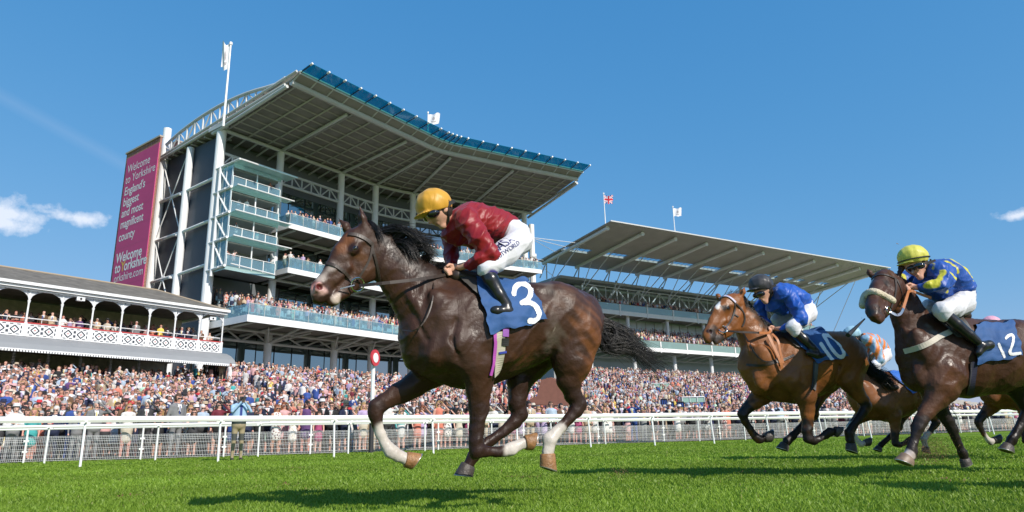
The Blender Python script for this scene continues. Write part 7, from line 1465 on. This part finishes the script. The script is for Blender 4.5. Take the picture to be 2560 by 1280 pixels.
# ---------------------------------------------------------------- photographer between the rails
pq = ground(590, 1152); V, Fq, Z = person_mesh(.022, 'shirt', 'phone'); V = relax(V, Fq, 1, .3); cs = .99
Vw = V*1.03; rz = facing(pq[0], pq[1]); ca, sa = math.cos(rz), math.sin(rz); Vw = np.stack([Vw[:, 0]*ca-Vw[:, 1]*sa+pq[0], Vw[:, 0]*sa+Vw[:, 1]*ca+pq[1], Vw[:, 2]], 1)
pr = empty('person', (pq[0], pq[1], 0), 'photographer in a light blue shirt and tan trousers with dark knee patches between the rails', 'person')
pal = np.array([SK[1], (.33, .50, .68), (.33, .27, .17), (.05, .04, .03), (.16, .10, .06), (.33, .50, .68), (.33, .50, .68)]); col = pal[Z]
kn = (abs(V[:, 2]-.60) < .09) & (Z == 2); col[kn] = (.07, .075, .07); bl_ = (abs(V[:, 2]-1.0) < .06) & (abs(V[:, 0]) < .25) & (Z != 0); col[bl_] = (.02, .035, .03); tie = (abs(V[:, 0]) < .035) & (V[:, 1] < -.06) & (V[:, 2] < 1.42) & (V[:, 2] > 1.0); col[tie] = (.02, .04, .22)
o = mkobj('body', Vw, Fq, CLO, pr, smooth=True); addcol(o, col)
m = MB(); fd = np.array([sa, -ca, 0]); c0 = pq+fd*.20+UP*(1.63); c0[2] = 1.65; m.box(c0, np.array([ca, sa, 0])*.07, fd*.03, UP*.05); m.tube(c0+fd*.03, c0+fd*.20, .038, 12, .045)
tag(m.build('camera', BLK), 'black camera with a long lens held up by the photographer', 'camera')
# ================================================================ grass blades and thrown-up turf
NB = 640000; rg = np.random.default_rng(3)
r = 3.0*np.exp(rg.random(NB)**.92*math.log(34/3.0)); az_ = np.radians(rg.uniform(-41, 41, NB)); X, Y = r*np.sin(az_), r*np.cos(az_)
patch = .5+.5*np.sin(X*1.1+1.3*np.sin(Y*.7))*np.sin(Y*1.4+np.sin(X*.9)); fine = np.sin(X*7+2*np.sin(Y*5))*np.sin(Y*8)
keep = rg.random(NB) < (.72+.28*fine); X, Y, r, patch = X[keep], Y[keep], r[keep], patch[keep]; n = len(X)
hgt = rg.uniform(.015, .036, n)*(1+.35*patch)*(1+np.clip((r-8)/30, 0, .3)); wd = rg.uniform(.0022, .0042, n)*(1+np.clip((r-4)/5, 0, 3.2)); th_ = rg.uniform(0, 2*math.pi, n); ln = rg.uniform(.2, .95, n)*hgt; ld = rg.uniform(0, 2*math.pi, n)
dx, dy = np.cos(th_)*wd, np.sin(th_)*wd; lx, ly = np.cos(ld)*ln, np.sin(ld)*ln; z0 = np.full(n, -.003)
V = np.stack([np.stack([X-dx, Y-dy, z0], 1), np.stack([X+dx, Y+dy, z0], 1), np.stack([X-dx*.8+lx*.35, Y-dy*.8+ly*.35, hgt*.6], 1), np.stack([X+dx*.8+lx*.35, Y+dy*.8+ly*.35, hgt*.6], 1), np.stack([X+lx, Y+ly, hgt], 1)], 1).reshape(-1, 3)
b = np.arange(n)*5; T_ = np.concatenate([np.stack([b, b+1, b+3], 1), np.stack([b, b+3, b+2], 1), np.stack([b+2, b+3, b+4], 1)])
u = rg.random(n)[:, None]; base = np.array([.165, .29, .014])*(1-u)+np.array([.27, .42, .030])*u; band = np.sin((X*.5-Y*.86)*2*math.pi/5.5)[:, None]; base = base*(.86+.24*patch[:, None])*(1+.09*band); gr_ = base.mean(1, keepdims=True);base = base*.90+gr_*.10*np.array([1.1, 1., .9]); dry = rg.random(n) < .012; base[dry] = (.34, .32, .11)
m = bpy.data.materials.new('grass_blade'); m.use_nodes = True; t = m.node_tree; t.nodes.clear(); o_ = t.nodes.new('ShaderNodeOutputMaterial'); at = t.nodes.new('ShaderNodeAttribute'); at.attribute_name = 'coat'; d_ = t.nodes.new('ShaderNodeBsdfDiffuse'); tl_ = t.nodes.new('ShaderNodeBsdfTranslucent'); gl_ = t.nodes.new('ShaderNodeBsdfGlossy'); gl_.inputs['Roughness'].default_value = .45
a1 = t.nodes.new('ShaderNodeMixShader'); a1.inputs[0].default_value = .35; a2 = t.nodes.new('ShaderNodeMixShader'); a2.inputs[0].default_value = .02
t.links.new(at.outputs['Color'], d_.inputs[0]); t.links.new(at.outputs['Color'], tl_.inputs[0]); t.links.new(d_.outputs[0], a1.inputs[1]); t.links.new(tl_.outputs[0], a1.inputs[2]); t.links.new(a1.outputs[0], a2.inputs[1]); t.links.new(gl_.outputs[0], a2.inputs[2]); t.links.new(a2.outputs[0], o_.inputs[0])
g = mkobj('grass', V, T_, m, loc=(0, 0, 0)); addcol(g, np.repeat(base, 5, axis=0)); tag(g, 'short mown green grass of the racecourse', 'grass', kind='stuff')
# clods and dust kicked up behind the horses
m = MB(); rg = np.random.default_rng(8)
def clod(c, s):
    q = [np.asarray(c)+s*unit(rg.normal(0, 1, 3))*rg.uniform(.6, 1.2) for _ in range(4)]; m.add(q, [(0, 1, 2), (0, 2, 3), (0, 3, 1), (1, 3, 2)])
for k in range(6000):
    x, y = rg.normal(2325, 34), rg.normal(1118, 20)+rg.exponential(6); clod(H12.P(x, min(y, 1160), rg.uniform(-.5, .1)), abs(rg.normal(0, .0026))+.001)
for k in range(900):
    x, y = rg.normal(2240, 40), rg.normal(1010, 40); clod(H12.P(x, y, rg.uniform(-1.2, -.4)), abs(rg.normal(0, .002))+.0015)
for k in range(260):
    x, y = rg.normal(1555, 16), rg.normal(1180, 9); clod(H3.P(x, y, rg.uniform(-1.2, -.3)), abs(rg.normal(0, .003))+.0015)
for k in range(26):
    c_ = np.array([rg.uniform(-5, 9), rg.uniform(5.5, 14), .02])
    for q in range(int(rg.integers(8, 26))): clod(c_+np.array([rg.normal(0, .10), rg.normal(0, .07), rg.uniform(0, .02)]), rg.uniform(.006, .016))
for x, y, s in ((2245, 609, .016), (2210, 600, .006), (2098, 665, .008), (2214, 640, .006), (2228, 637, .006), (2160, 520, .006), (2155, 795, .009)): clod(H12.P(x, y, -.5), s)
tag(m.build('thrown_turf', mat('dry_soil', (.20, .125, .06), .95)), 'loose soil and turf kicked up by the galloping hooves', 'soil', kind='stuff')
# horse just outside the frame on the right: its shadow falls into the corner of the photo
src = c12['root']
def cpy(o, par=None):
    c = o.copy(); C.objects.link(c)
    if par: c.parent = par
    for ch in o.children: cpy(ch, c)
    return c
k = cpy(src); k.location = Vector(src.location)+Vector((1.1, -2.5, 0)); k['label'] = 'dark horse galloping just outside the right edge, only its shadow in the photo'
